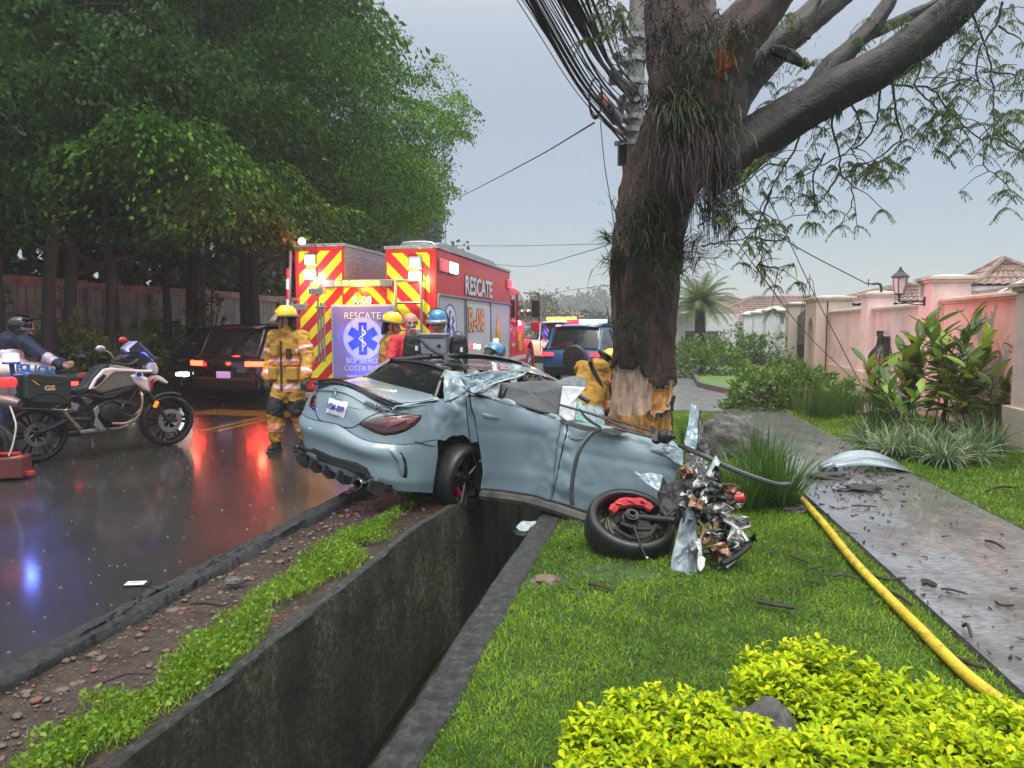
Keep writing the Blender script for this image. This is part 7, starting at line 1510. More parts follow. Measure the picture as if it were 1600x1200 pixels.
# ================================================================ OTHER CARS
def motor(name, pos, rz, L, W, H, paint, label, cat, roofz=None, tail=None, head=None, truckbed=False, plate=True, bar=None):
    e = empty(name, pos, rz, label, cat); hw = W / 2; hb_ = H * .60      # y forward, rear at y=0
    def sec(y, w, z0, z1, r=.1): return [(-w * .92, y, z0), (-w, y, z0 + .2), (-w, y, z0 + (z1 - z0) * .6), (-w + r * .3, y, z1 - r * .4), (-w + r, y, z1), (0, y, z1 + .03), (w - r, y, z1), (w - r * .3, y, z1 - r * .4), (w, y, z0 + (z1 - z0) * .6), (w, y, z0 + .2), (w * .92, y, z0)]
    S = [sec(.0, hw * .86, .42, hb_ - .12, .08), sec(.06, hw * .95, .30, hb_ - .02, .08), sec(.5, hw, .26, hb_ + .03), sec(L * .5, hw, .26, hb_ + .0), sec(L * .68, hw, .26, hb_ - .05), sec(L * .88, hw * .95, .26, hb_ - .17), sec(L * .97, hw * .85, .3, hb_ - .28), sec(L, hw * .75, .36, hb_ - .38)]
    loft('body', S, paint, e)
    y0, y1, y2, y3 = (.12, .45, L * .46, L * .66) if not truckbed else (L * .36, L * .38, L * .55, L * .68)
    def gs(y, w, z1, r=.12): return [(-hw * .97, y, hb_ - .03), (-w, y, z1 - r), (-w + r, y, z1), (0, y, z1 + .03), (w - r, y, z1), (w, y, z1 - r), (hw * .97, y, hb_ - .03)]
    loft('cabin_glass', [gs(y0, hw * .80, hb_ + .05, .05), gs(y1, hw * .78, H - .03), gs(y2, hw * .80, H - .0), gs(y3, hw * .86, hb_ + .02, .03)], M_DGL, e)
    MB().grid([[Vector((x * hw * .70, y, z + .035 - .03 * x * x)) for x in (-1, -.5, 0, .5, 1)] for y, z in ((y1 - .12, H - .05), (y1 + .1, H), ((y1 + y2) / 2, H + .015), (y2 + .05, H - .01))]).build('roof', paint, e, smooth=True, solid=.03)
    for sg in (-1, 1):
        for (ya, yb, wa, wb) in ((y1, y0, .79, .82), (lerp(y1, y2, .45), lerp(y1, y2, .5), .80, .97), (y2, y3, .81, .90)): MB().tube([(sg * hw * wa, ya, H - .08), (sg * hw * wb, yb, hb_)], .035, 6).build('pillar', paint, e)
        MB().box((sg * (hw + .09), L * .62, hb_ + .06), (.18, .10, .13)).build('mirror', paint, e, bevel=.03)
        for y in (.75, L - .85):
            wheel(e, orient(Vector((sg * (hw - .10), y, .34)), (sg, 0, 0)), R=.34, W=.22, spokes=5)
            MB().tube([(sg * (hw + .004), y + .40 * math.cos(a_), .34 + .40 * math.sin(a_)) for a_ in np.linspace(0, PI, 12)], .03, 6).build('arch_trim', M_PLAS, e)
        if tail: 
            MB().grid([[Vector((sg * hw * x, yy, z)) for x, yy in ((.58, -.03), (.80, -.035), (.97, .03), (1.005, .2))] for z in (hb_ - .17, hb_ - .07)]).build('tail_light', tail if sg > 0 or tail is not L_RED else L_RED, e, solid=.02)
        if head: MB().box((sg * hw * .72, L - .06, hb_ - .36), (.26, .14, .08), (0, 0, -sg * .3)).build('headlight', head, e, bevel=.03)
    MB().box((0, -.01, .42), (W * .86, .14, .26)).build('rear_bumper', M_PLAS, e, bevel=.04)
    MB().box((0, L - .02, .42), (W * .8, .14, .26)).build('front_bumper', paint, e, bevel=.04)
    for k in range(4): MB().box((0, L + .012 - .0, .56 + k * .055), (W * .42, .02, .02)).build('grille_bar', M_CHROME, e)
    if plate: MB().box((0, -.05, hb_ - .36), (.34, .015, .16)).build('number_plate', simple('lit_violet_plate', (.55, .48, .75), .4, emit=(.5, .4, .8), es=.25), e)
    if bar:
        for k, m in enumerate(bar): MB().box(((k - (len(bar) - 1) / 2) * .19, (y1 + y2) / 2, H + .12), (.18, .24, .11)).build('light_bar_lamp', m, e, bevel=.02)
        MB().box((0, (y1 + y2) / 2, H + .05), (1.25, .26, .04)).build('light_bar_base', M_IRON, e)
    return e
M_BPAINT = simple('black_car_paint', (.012, .010, .014), .12, coat=1); M_DPAINT = simple('dark_grey_car_paint', (.02, .022, .026), .12, coat=1); M_POL = simple('police_blue_paint', (.015, .12, .28), .2, coat=1); M_WPAINT = simple('white_car_paint', (.62, .64, .66), .2, coat=1)
L_TAIL = glow('lit_tail_lamp', (1, .035, .015), 9, (.4, .02, .02)); L_BLUE = glow('lit_blue_lamp', (.08, .14, 1), 12, (.1, .1, .6)); L_HEAD = glow('lit_headlamp', (.85, 1, .8), 12)
motor('black_suv', at(352, 600, 14.6) * Vector((1, 1, 0)), RANG - .10, 4.5, 1.82, 1.60, M_BPAINT, 'black SUV with both red tail lights lit, between the motorcycle and the fire fighter', 'car', tail=L_TAIL)
motor('dark_car', at(268, 600, 17.6) * Vector((1, 1, 0)) + Vector((-.1, .3, 0)), RANG + PI, 4.5, 1.8, 1.55, M_DPAINT, 'dark car facing us with a glaring headlight, half hidden by the black SUV', 'car', head=L_HEAD).location = (-6.8, 19.8, 0)
motor('police_suv', at(893, 600, 19.0) * Vector((1, 1, 0)), RANG - .22, 4.3, 1.8, 1.62, M_POL, 'blue police SUV with red and blue roof lights flashing, beside the truck cab', 'car', tail=simple('red_tail_lens', (.35, .01, .02), .15, emit=(1, .05, .08), es=1.2), bar=[L_RED, L_RED, glow('lit_pink_lamp', (1, .4, .5), 9), L_BLUE, L_BLUE, L_BLUE], plate=False)
motor('white_pickup', at(852, 600, 25.5) * Vector((1, 1, 0)), RANG - .1, 5.0, 1.85, 1.78, M_WPAINT, 'white pickup with amber roof lights behind the police SUV', 'pickup', bar=[L_AMB] * 6, truckbed=True, plate=False, tail=simple('amber_tail', (.5, .2, .02), .3, emit=(1, .45, .05), es=.6))
sw = [o for o in bpy.data.objects if o.name == 'police_suv'][0]; MB().lathe([(.0, -.12), (.30, -.11), (.34, 0), (.30, .06), (0, .06)], 28, (.12, -.10, .78), (0, 1, 0)).build('spare_wheel_cover', simple('black_cover', (.02, .02, .024), .35), sw, smooth=True)
lampl('blue_lamp_light', at(905, 522, 20) + Vector((.4, -.2, .3)), 10, (.15, .2, 1)); lampl('red_lamp_light', at(885, 522, 20) + Vector((-.3, -.2, .3)), 14, (1, .05, .1)); lampl('tail_lamp_light', at(405, 552, 14.0), 12, (1, .08, .04)); lampl('tail_lamp_light', at(300, 552, 14.2), 5, (1, .08, .04))
lampl('amber_lamp_light', at(848, 520, 25) + Vector((0, -.3, .5)), 60, (1, .4, .05))
# ================================================================ MOTORCYCLES
M_BK2 = simple('matt_black_plastic', (.02, .02, .022), .45); M_BRONZE = simple('silver_grey_bodywork', (.19, .165, .145), .3, coat=.7); M_WB = simple('white_bodywork', (.72, .58, .56), .25, coat=.7, noise_amt=.05); M_ALU = simple('cast_aluminium', (.38, .38, .38), .35, metal=.7); M_TAN2 = simple('tan_tube', (.40, .27, .20), .3, metal=.6); M_ENG = simple('engine_black', (.03, .03, .032), .35, metal=.3)
r0 = gp(58, 722); f0 = gp(262, 696); fdir = (f0 - r0).normalized(); br = math.atan2(fdir.y, fdir.x)
mo = empty('motorcycle', r0, br, 'parked adventure motorcycle with black side case and white bodywork, on the wet road', 'motorcycle'); MI = (Matrix.Translation(r0) @ Matrix.Rotation(br, 4, 'Z')).inverted()
def mp(x, y, yy=0.0):          # crop pixels (4x, from 0,470) on the plane at side distance yy
    return hitp(MI, x / 4, 470 + y / 4, 1, yy)
MXZ = Matrix(((1, 0, 0, 0), (0, 0, -1, 0), (0, 1, 0, 0), (0, 0, 0, 1)))
def mplate(name, pts, y0, th, mat, bevel=.01, parent=None, smooth=False):
    """side-view outline, thickness th about y0"""
    P = [mp(x, y, y0 - th / 2) for x, y in pts]; n = len(P); mb = MB(); mb.add([Vector((p.x, y0 - th / 2, p.z)) for p in P] + [Vector((p.x, y0 + th / 2, p.z)) for p in P], [tuple(range(n)), tuple(range(2 * n - 1, n - 1, -1))] + [(i, n + i, n + (i + 1) % n, (i + 1) % n) for i in range(n)])
    return mb.build(name, mat, parent or mo, bevel=bevel, seg=2, smooth=smooth)
def mtube(name, pts, r, mat, yy=-.1, mirror=False, k=4, parent=None):
    mb = MB(); mb.tube(bez([mp(p[0], p[1], p[2] if len(p) > 2 else yy) for p in pts], k), r, 8)
    if mirror: mb2 = MB(); q = [mp(p[0], p[1], p[2] if len(p) > 2 else yy) for p in pts]; mb2.tube(bez([Vector((a.x, -a.y, a.z)) for a in q], k), r, 8).build(name, mat, parent or mo, smooth=True)
    return mb.build(name, mat, parent or mo, smooth=True)
fc_ = mp(1045, 757, 0); rc_ = mp(220, 840, 0)
w1 = wheel(mo, orient(Vector((fc_.x, 0, .345)), (0, -1, 0)), R=.345, W=.12, spokes=6); w2 = wheel(mo, orient(Vector((rc_.x, 0, .335)), (0, -1, 0)), R=.335, W=.16, spokes=6)
for w_, r_, mt in ((w1, .155, M_ALU), (w2, .14, M_CHROME)):
    d_ = MB().lathe([(r_ * .62, .085), (r_, .085), (r_, .092), (r_ * .62, .092)], 36, closed=True).build('brake_disc', mt, w_); h_ = MB()
    for k in range(6): a_ = k * PI / 3; h_.tube([(math.cos(a_) * .04, math.sin(a_) * .04, .08), (math.cos(a_ + .3) * r_ * .66, math.sin(a_ + .3) * r_ * .66, .087)], .008, 5)
    h_.build('disc_carrier', M_ALU, w_)
mplate('fuel_tank', [(575, 560), (600, 500), (640, 450), (690, 412), (740, 400), (830, 420), (900, 440), (905, 470), (850, 480), (870, 530), (740, 555), (640, 582)], 0, .30, M_BRONZE, .05)
mplate('side_panel', [(555, 556), (590, 490), (650, 425), (700, 418), (900, 432), (960, 432), (950, 450), (720, 448), (690, 470), (640, 520), (600, 552)], 0, .325, M_WB, .02)
mplate('panel_inset', [(585, 535), (610, 490), (650, 455), (665, 470), (640, 505), (600, 538)], 0, .335, M_BK2, .004)
mplate('radiator_shroud', [(815, 465), (850, 460), (930, 480), (935, 540), (945, 575), (905, 560), (850, 520)], 0, .36, M_WB, .03); mplate('lower_panel', [(640, 582), (740, 556), (850, 530), (820, 575), (700, 600), (650, 612)], 0, .28, M_ENG, .02)
mplate('beak', [(925, 478), (985, 462), (1020, 480), (1058, 512), (1040, 520), (985, 495), (950, 520), (945, 570), (932, 560)], 0, .16, M_WB, .02); mplate('beak_stripe', [(935, 500), (975, 478), (960, 510), (948, 560), (938, 550)], 0, .165, M_CALI, .004)
MB().lathe([(0, 0), (.045, 0), (.045, .006), (0, .006)], 24, mp(868, 460, -.19), (0, -1, 0)).build('badge', M_SBLUE, mo); MB().lathe([(.035, .006), (.045, .006), (.045, .009), (.035, .009)], 24, mp(868, 460, -.19), (0, -1, 0), closed=True).build('badge_ring', M_WHITEP, mo)
mplate('seat', [(445, 545), (500, 540), (540, 530), (575, 470), (620, 420), (650, 400), (700, 395), (640, 440), (585, 520), (555, 575), (500, 590), (450, 575)], 0, .26, M_BK2, .04)
mplate('headlamp_unit', [(930, 385), (975, 380), (1000, 430), (985, 465), (940, 450), (920, 420)], 0, .20, M_LENS, .03); mplate('instrument_panel', [(735, 350), (820, 330), (900, 330), (930, 380), (900, 400), (760, 390)], 0, .16, M_BK2, .03)
mplate('windscreen', [(802, 300), (860, 252), (880, 262), (975, 362), (965, 378), (900, 320), (810, 318)], 0, .26, glass('smoky_screen', (.55, .5, .5), .05, .12), .005)
mtube('handlebar', [(760, 360, -.38), (790, 345, -.22), (830, 350, 0), (800, 330, .2), (765, 325, .38)], .014, M_BK2); mtube('handlebar_grip', [(700, 372, -.42), (760, 360, -.34)], .022, M_BK2); mtube('hand_guard', [(700, 385, -.44), (800, 400, -.42), (860, 365, -.3)], .016, M_BK2)
for (x, y, yy, m) in ((768, 246, .30, M_CALI), (628, 300, -.36, M_ALU)): mb = MB(); mb.ball(mp(x, y, yy), .055, 12, 8, (1, .5, .8)); mb.build('mirror', m, mo, smooth=True)
mtube('mirror_stem', [(768, 262, .3), (778, 320, .28), (790, 345, .25)], .008, M_BK2); mtube('mirror_stem', [(640, 305, -.36), (690, 330, -.32), (720, 380, -.3)], .008, M_ALU)
for s in (-1, 1): mtube('fork_tube', [(925, 570, -.09 * s), (985, 660, -.09 * s), (1062, 762, -.09 * s)], .028, M_ENG); 
mtube('fork_tube_upper', [(880, 450, -.09), (925, 570, -.09)], .024, M_ALU, mirror=True); MB().box(mp(975, 648, -.14), (.05, .03, .09), (0, .5, 0)).build('reflector', simple('orange_reflector', (.8, .28, .02), .3, emit=(1, .3, .02), es=.4), mo, bevel=.01)
MB().box(mp(1075, 730, -.1), (.07, .05, .12), (0, .4, 0)).build('brake_caliper', M_ENG, mo, bevel=.01)
mb = MB(); R_ = .385; mb.grid([[Vector((fc_.x + math.cos(a_) * R_, y_, .345 + math.sin(a_) * R_ - abs(y_) * .3)) for y_ in (-.075, -.04, 0, .04, .075)] for a_ in np.linspace(1.1, 2.3, 12)]); mb.build('front_fender', M_BK2, mo, smooth=True, solid=.008)
mplate('engine_block', [(590, 660), (660, 620), (760, 610), (850, 640), (860, 700), (800, 760), (700, 785), (600, 780)], 0, .26, M_ENG, .03); MB().lathe([(.0, .03), (.08, .03), (.115, .015), (.12, -.02), (.12, -.1)], 28, mp(690, 700, -.17), (0, -1, 0)).build('clutch_cover', M_ENG, mo, smooth=True, angle=30)
mplate('footpeg_bracket', [(585, 680), (615, 655), (625, 690), (610, 730), (660, 800), (630, 815), (590, 780), (600, 730)], -.17, .03, M_ALU, .006); mplate('frame_plate', [(445, 630), (500, 650), (480, 690), (450, 680)], -.14, .03, M_ALU, .006)
mplate('skid_plate', [(670, 795), (800, 775), (815, 785), (700, 815)], 0, .22, M_ALU, .01); mplate('silencer_box', [(500, 810), (660, 795), (670, 815), (505, 832)], -.12, .06, M_ALU, .01)
mtube('crash_bar', [(875, 572, -.2), (888, 590, -.26), (885, 670, -.28), (850, 735, -.26), (780, 765, -.22), (700, 765, -.18)], .014, M_TAN2); mtube('crash_bar', [(790, 640, -.2), (770, 650, -.26), (765, 700, -.27), (830, 720, -.25), (880, 690, -.2)], .013, M_BK2); mtube('crash_bar', [(875, 572, .2), (885, 670, .28), (780, 765, .22)], .014, M_TAN2)
mtube('exhaust_pipe', [(850, 740, -.05), (760, 790, -.1), (690, 800, -.12)], .022, M_TAN2); mtube('swing_arm', [(240, 822, -.11), (330, 790, -.12), (430, 745, -.12), (560, 740, -.1)], .034, M_ENG); mtube('swing_arm', [(240, 822, .11), (430, 745, .11)], .034, M_ENG)
mtube('case_rack', [(130, 668, -.3), (250, 672, -.3), (400, 682, -.22), (420, 670, -.18)], .009, M_CHROME); mtube('subframe_tube', [(400, 690, -.15), (440, 740, -.16), (500, 800, -.16)], .02, M_TAN2); mtube('subframe_tube', [(330, 690, -.1), (450, 600, -.1), (560, 590, -.1)], .018, M_ENG, mirror=True); mtube('frame_tube', [(560, 590, -.13), (700, 600, -.14), (860, 500, -.1), (800, 640, -.13), (700, 620, -.13)], .015, M_ENG, mirror=True)
mplate('rear_fender', [(60, 655), (150, 620), (400, 600), (420, 660), (300, 700), (160, 690), (40, 730)], 0, .16, M_BK2, .03); mtube('side_stand', [(572, 840, -.1), (576, 880, -.2), (580, 925, -.28)], .011, M_BK2); MB().box((mp(580, 928, -.28).x, -.28, .012), (.06, .05, .015)).build('stand_foot', M_BK2, mo)
cs = mplate('side_case', [(162, 470), (180, 448), (420, 468), (446, 490), (448, 620), (430, 648), (200, 640), (162, 610)], -.34, .20, simple('worn_black_case', (.028, .028, .03), .42), .02)
MB().box(((mp(110, 560, -.24).x + mp(170, 560, -.24).x) / 2, -.26, (mp(110, 470, -.24).z + mp(110, 630, -.24).z) / 2), (.20, .12, .34)).build('case_side', M_BK2, mo, bevel=.02); mplate('tail_box', [(120, 460), (200, 450), (400, 468), (420, 640), (120, 640)], .30, .2, M_BK2, .02)
for pts in ([(175, 470), (260, 510), (360, 515), (435, 490)], [(175, 610), (260, 575), (360, 580), (435, 625)]): mtube('case_rib', [(a_, b_, -.445) for a_, b_ in pts], .006, M_ENG, parent=None)
def mtext(body, x, y, yy, size, mat, **k): return text('lettering', body, size, Matrix.Translation(mp(x, y, yy)) @ Matrix(((1, 0, 0, 0), (0, 0, -1, 0), (0, 1, 0, 0), (0, 0, 0, 1))), mat, mo, .002, .003, **k)
mtext('GS', 312, 546, -.448, .075, simple('amber_silver_letters', (.6, .42, .2), .3), xs=1.2); mplate('case_flash', [(190, 488), (215, 500), (255, 532), (235, 525)], -.445, .008, M_ORAN, .001)
pl0 = mp(68, 355, -.05); MB().tube([mp(72, 395, -.05), mp(105, 620, -.05)], .026, 8).build('lamp_pole', M_BK2, mo, smooth=True)
for (x, y) in ((95, 535), (105, 605)): MB().lathe([(.027, -.015), (.032, -.015), (.032, .015), (.027, .015)], 14, mp(x, y, -.05), closed=True).build('pole_clamp', M_CHROME, mo)
bl = MB().box(pl0, (.14, .10, .10)).build('blue_lamp', glow('bright_blue_lamp', (.12, .22, 1), 7, (.2, .3, .9)), mo, bevel=.02); MB().box(pl0 + Vector((0, 0, -.06)), (.15, .11, .025)).build('lamp_base', M_BK2, mo)
plw = (Matrix.Translation(r0) @ Matrix.Rotation(br, 4, 'Z')) @ pl0; lampl('blue_lamp_light', plw + Vector((.12, -.06, .05)), 8, (.12, .2, 1)); lampl('blue_lamp_light', plw + Vector((.1, .1, .1)), 1400, (.10, .12, 1), 'SPOT', .08, 14, TM @ rf(567, 552, -.05))
# second motorcycle with rider: white police fairing
def police_bike():
    c = at(40, 600, 10.4); c.z = 0; e = empty('police_motorcycle', c, .05, 'white police motorcycle with blue lettering, ridden behind the parked motorcycle', 'motorcycle'); I = (Matrix.Translation(c) @ Matrix.Rotation(.05, 4, 'Z')).inverted()
    def q(x, y, yy=0): return hitp(I, x / 4, 470 + y / 4, 1, yy)
    def blobby(name, segs, mat, vx=.02): return blob(name, segs, mat, e, vx, 3)
    blobby('fairing', [(q(-60, 440), q(250, 430), .30, .20, .6), (q(250, 430), q(345, 450), .18, .05, .6), (q(-60, 420), q(100, 415), .28, .2, .8)], M_WB); blobby('top_box', [(q(-60, 335, .05), q(60, 345, .05), .20, .19, .9)], M_WB, .03)
    blobby('dark_nose', [(q(340, 470), q(500, 480), .12, .10, .8), (q(400, 520), q(480, 540), .08, .1)], M_BK2); MB().box(q(468, 517, -.12), (.10, .03, .06)).build('marker_lamp', glow('small_red_lamp', (1, .05, .04), 2), e, bevel=.01); MB().box(q(520, 465, -.1), (.10, .06, .08)).build('marker_lamp', simple('dull_red_lens', (.35, .05, .05), .3), e, bevel=.01)
    for x in (460, -60): ww = wheel(e, orient(Vector((q(x, 900).x, 0, .33)), (0, -1, 0)), R=.33, W=.15, spokes=6)
    m0 = MB(); m0.ball(q(505, 352, .3), .07, 10, 6, (1.2, .4, .7)); m0.tube([q(505, 352, .3), q(440, 440, .2)], .01, 5); m0.build('mirror', M_BK2, e, smooth=True); MB().tube([q(380, 440, -.3), q(450, 420, -.1), q(380, 430, .3)], .016, 6).build('handlebar', M_BK2, e)
    for k, ch in enumerate('POLICIA'):
        x = 118 + k * 35; t_ = text('lettering', ch, .145, Matrix.Translation(q(x, 418 + 2.3 * k + .35 * k * k, -.265 + .018 * max(0, k - 2))) @ Matrix.Rotation(.05 + .015 * k, 4, 'Y') @ MXZ, simple('police_blue_letters', (.01, .16, .45), .4), e, .006, .006)
    return e, q, I
pbk, pq, PI_ = police_bike()
# ================================================================ PEOPLE
M_SKIN = simple('skin', (.50, .28, .20), .5, noise_amt=.1); M_HAIR = simple('dark_hair', (.02, .015, .012), .6)
M_TURN = simple('mustard_turnout_cloth', (.46, .25, .035), .8, noise_amt=.22, nscale=7, bump=.5, bscale=35, bdist=.012, dirt=(.14, .09, .03), dirt_amt=.6)
M_ORST = simple('orange_reflective_band', (.85, .20, .06), .5, emit=(1, .2, .05), es=.04); M_SIST = simple('silver_reflective_band', (.68, .60, .56), .3); M_BOOT = simple('black_rubber_boot', (.015, .015, .014), .4); M_GLOVE = simple('dark_work_glove', (.03, .028, .025), .7, bump=.3)
M_HELY = simple('yellow_helmet_shell', (.85, .62, .01), .22, coat=.6, noise_amt=.05); M_NAVY = simple('navy_uniform', (.012, .015, .05), .7, bump=.4, bscale=30); M_REDC = simple('bright_red_jacket', (.62, .03, .045), .7, noise_amt=.15, bump=.3, bscale=30)
def band(o, p0, p1, t0, t1, rad, mat, name, off=.007, parent=None):
    me = o.data; p0, p1 = Vector(p0), Vector(p1); ax = p1 - p0; L = ax.length; ax.normalize(); vs = {}; V = []; Fc = []
    for f in me.polygons:
        c = f.center; t_ = (c - p0).dot(ax) / L; r_ = ((c - p0) - ax * (c - p0).dot(ax)).length
        if t0 <= t_ <= t1 and r_ < rad:
            q = []
            for i in f.vertices:
                if i not in vs: vs[i] = len(V); V.append(me.vertices[i].co + me.vertices[i].normal * off)
                q.append(vs[i])
            Fc.append(q)
    if Fc: return MB().add(V, Fc).build(name, mat, parent or o, smooth=True)
def hand(e, w, d, side, mat, curl=.5, s=1.0, palm_n=(0, -1, 0)):
    """palm with four unequal fingers and a thumb as one skin; w wrist, d pointing direction"""
    w, d = Vector(w), Vector(d).normalized(); n = Vector(palm_n); n = (n - d * n.dot(d)).normalized(); x = d.cross(n) * side; S = [(w, w + d * .085 * s, .026 * s, .034 * s, .6, tuple(x))]
    for k, (off, ln) in enumerate(((-.030, .062), (-.010, .072), (.011, .068), (.030, .052))):
        a = w + d * .09 * s + x * off * s; b = a + (d * (1 - curl * .4) + n * curl * .5).normalized() * ln * .5 * s; c = b + (d * (1 - curl) + n * curl).normalized() * ln * .5 * s; S += [(a - d * .03 * s, a, .0095 * s, .0095 * s), (a, b, .0095 * s, .009 * s), (b, c, .009 * s, .007 * s)]
    a = w + d * .03 * s - x * .028 * s; b = a - x * .022 * s + d * .035 * s + n * .012 * s; S += [(w + d * .02 * s, a, .018 * s, .013 * s), (a, b, .012 * s, .010 * s), (b, b + d * .03 * s + n * .012 * s, .010 * s, .008 * s)]
    return blob('hand' if mat == M_SKIN else 'glove', S, mat, e, .0075 * s, 1)
def head(e, c, yaw, hair=None, pitch=0, skin=None, r=1.0):
    """face with brow, nose, mouth, chin, ears; faces local +y before yaw"""
    M = Matrix.Translation(c) @ Matrix.Rotation(yaw, 4, 'Z') @ Matrix.Rotation(pitch, 4, 'X'); S = [((0, -.012, .035), (0, .0, .035), .085, .083), ((0, .03, -.02), (0, .03, -.055), .066, .05), ((0, .055, -.075), (0, .06, -.08), .030, .028), ((0, .088, .02), (0, .104, -.018), .010, .015), ((-.03, .072, .035), (.03, .072, .035), .016, .016), ((-.012, .083, -.045), (.012, .083, -.045), .012, .012), ((-.03, .055, -.015), (-.025, .05, -.02), .032, .03), ((.03, .055, -.015), (.025, .05, -.02), .032, .03), ((-.083, -.005, .005), (-.086, -.012, -.02), .014, .009), ((.083, -.005, .005), (.086, -.012, -.02), .014, .009), ((0, -.02, -.06), (0, -.03, -.15), .055, .06)]
    h = blob('head', S, skin or M_SKIN, e, .009, 2, M=M)
    mb = MB()
    for sx_ in (-1, 1): mb.ball((sx_ * .030, .074, .016), .013, 8, 6, (1.1, .8, .7)); mb.tube([(sx_ * .045, .082, .036), (sx_ * .018, .09, .038)], .005, 4)
    mb.tube([(-.02, .092, -.045), (.02, .092, -.045)], .0035, 4); mb.build('eyes', M_HAIR, h)
    if hair: blob('hair', [((0, -.04, .05), (0, -.02, .06), .082, .08), ((0, -.06, -.02), (0, -.045, .03), .06, .078)], hair, h, .012, 1)
    return h, M
def fire_helmet(e, M, mat=None, visor=True):
    mat = mat or M_HELY; h = empty('helmet_root'); bpy.data.objects.remove(h)
    prof = [(.0, .185), (.05, .182), (.09, .165), (.118, .13), (.13, .085), (.132, .055)]; o = MB().lathe(prof, 28, (0, -.01, .02)).build('helmet', mat, e, smooth=True, solid=.006); o.matrix_local = M
    for k in range(3): rb = MB().tube([(0 + .05 * (k - 1), -.12, .12), (0 + .05 * (k - 1), -.05, .195), (0 + .05 * (k - 1), .04, .195), (0 + .05 * (k - 1), .11, .12)], .012, 6).build('helmet_ridge', mat, o, smooth=True)
    br_ = MB(); br_.lathe([(.128, .066), (.15, .056), (.175, .045), (.172, .038), (.145, .046), (.126, .052)], 28, (0, -.025, .02), closed=True); br_.build('brim', mat if mat != M_HELY else simple('dark_brim_trim', (.05, .045, .03), .5), o, smooth=True)
    MB().add([(-.03, .125, .07), (.03, .125, .07), (.03, .12, .14), (0, .115, .17), (-.03, .12, .14)], [(0, 1, 2, 3, 4)]).build('front_shield', simple('red_shield', (.45, .06, .02), .4), o, solid=.004)
    fl_ = MB(); fl_.grid([[Vector((math.sin(a_) * .115, math.cos(a_) * .115 - .02, z)) for a_ in np.linspace(2.25, 4.05, 14)] for z in (.06, .0, -.06, -.10)]); fl_.build('ear_flap', M_GLOVE, o, smooth=True, solid=.006)
    MB().tube(bez([(-.09, .0, .05), (-.075, .03, -.05), (0, .07, -.115), (.075, .03, -.05), (.09, .0, .05)], 5), .007, 5).build('chin_strap', M_GLOVE, o)
    if visor: MB().grid([[Vector((math.sin(a_) * (.155 + k * .02), math.cos(a_) * (.155 + k * .025) - .02, .085 - k * .03)) for a_ in np.linspace(-1.1, 1.1, 14)] for k in range(4)]).build('visor', glass('clear_visor', (.85, .75, .72), .08, .3), o, smooth=True, solid=.003); MB().lathe([(.0, -.01), (.022, -.01), (.022, .012), (0, .012)], 12, (.145, .0, .06), (1, 0, 0)).build('visor_pivot', M_GLOVE, o)
    return o
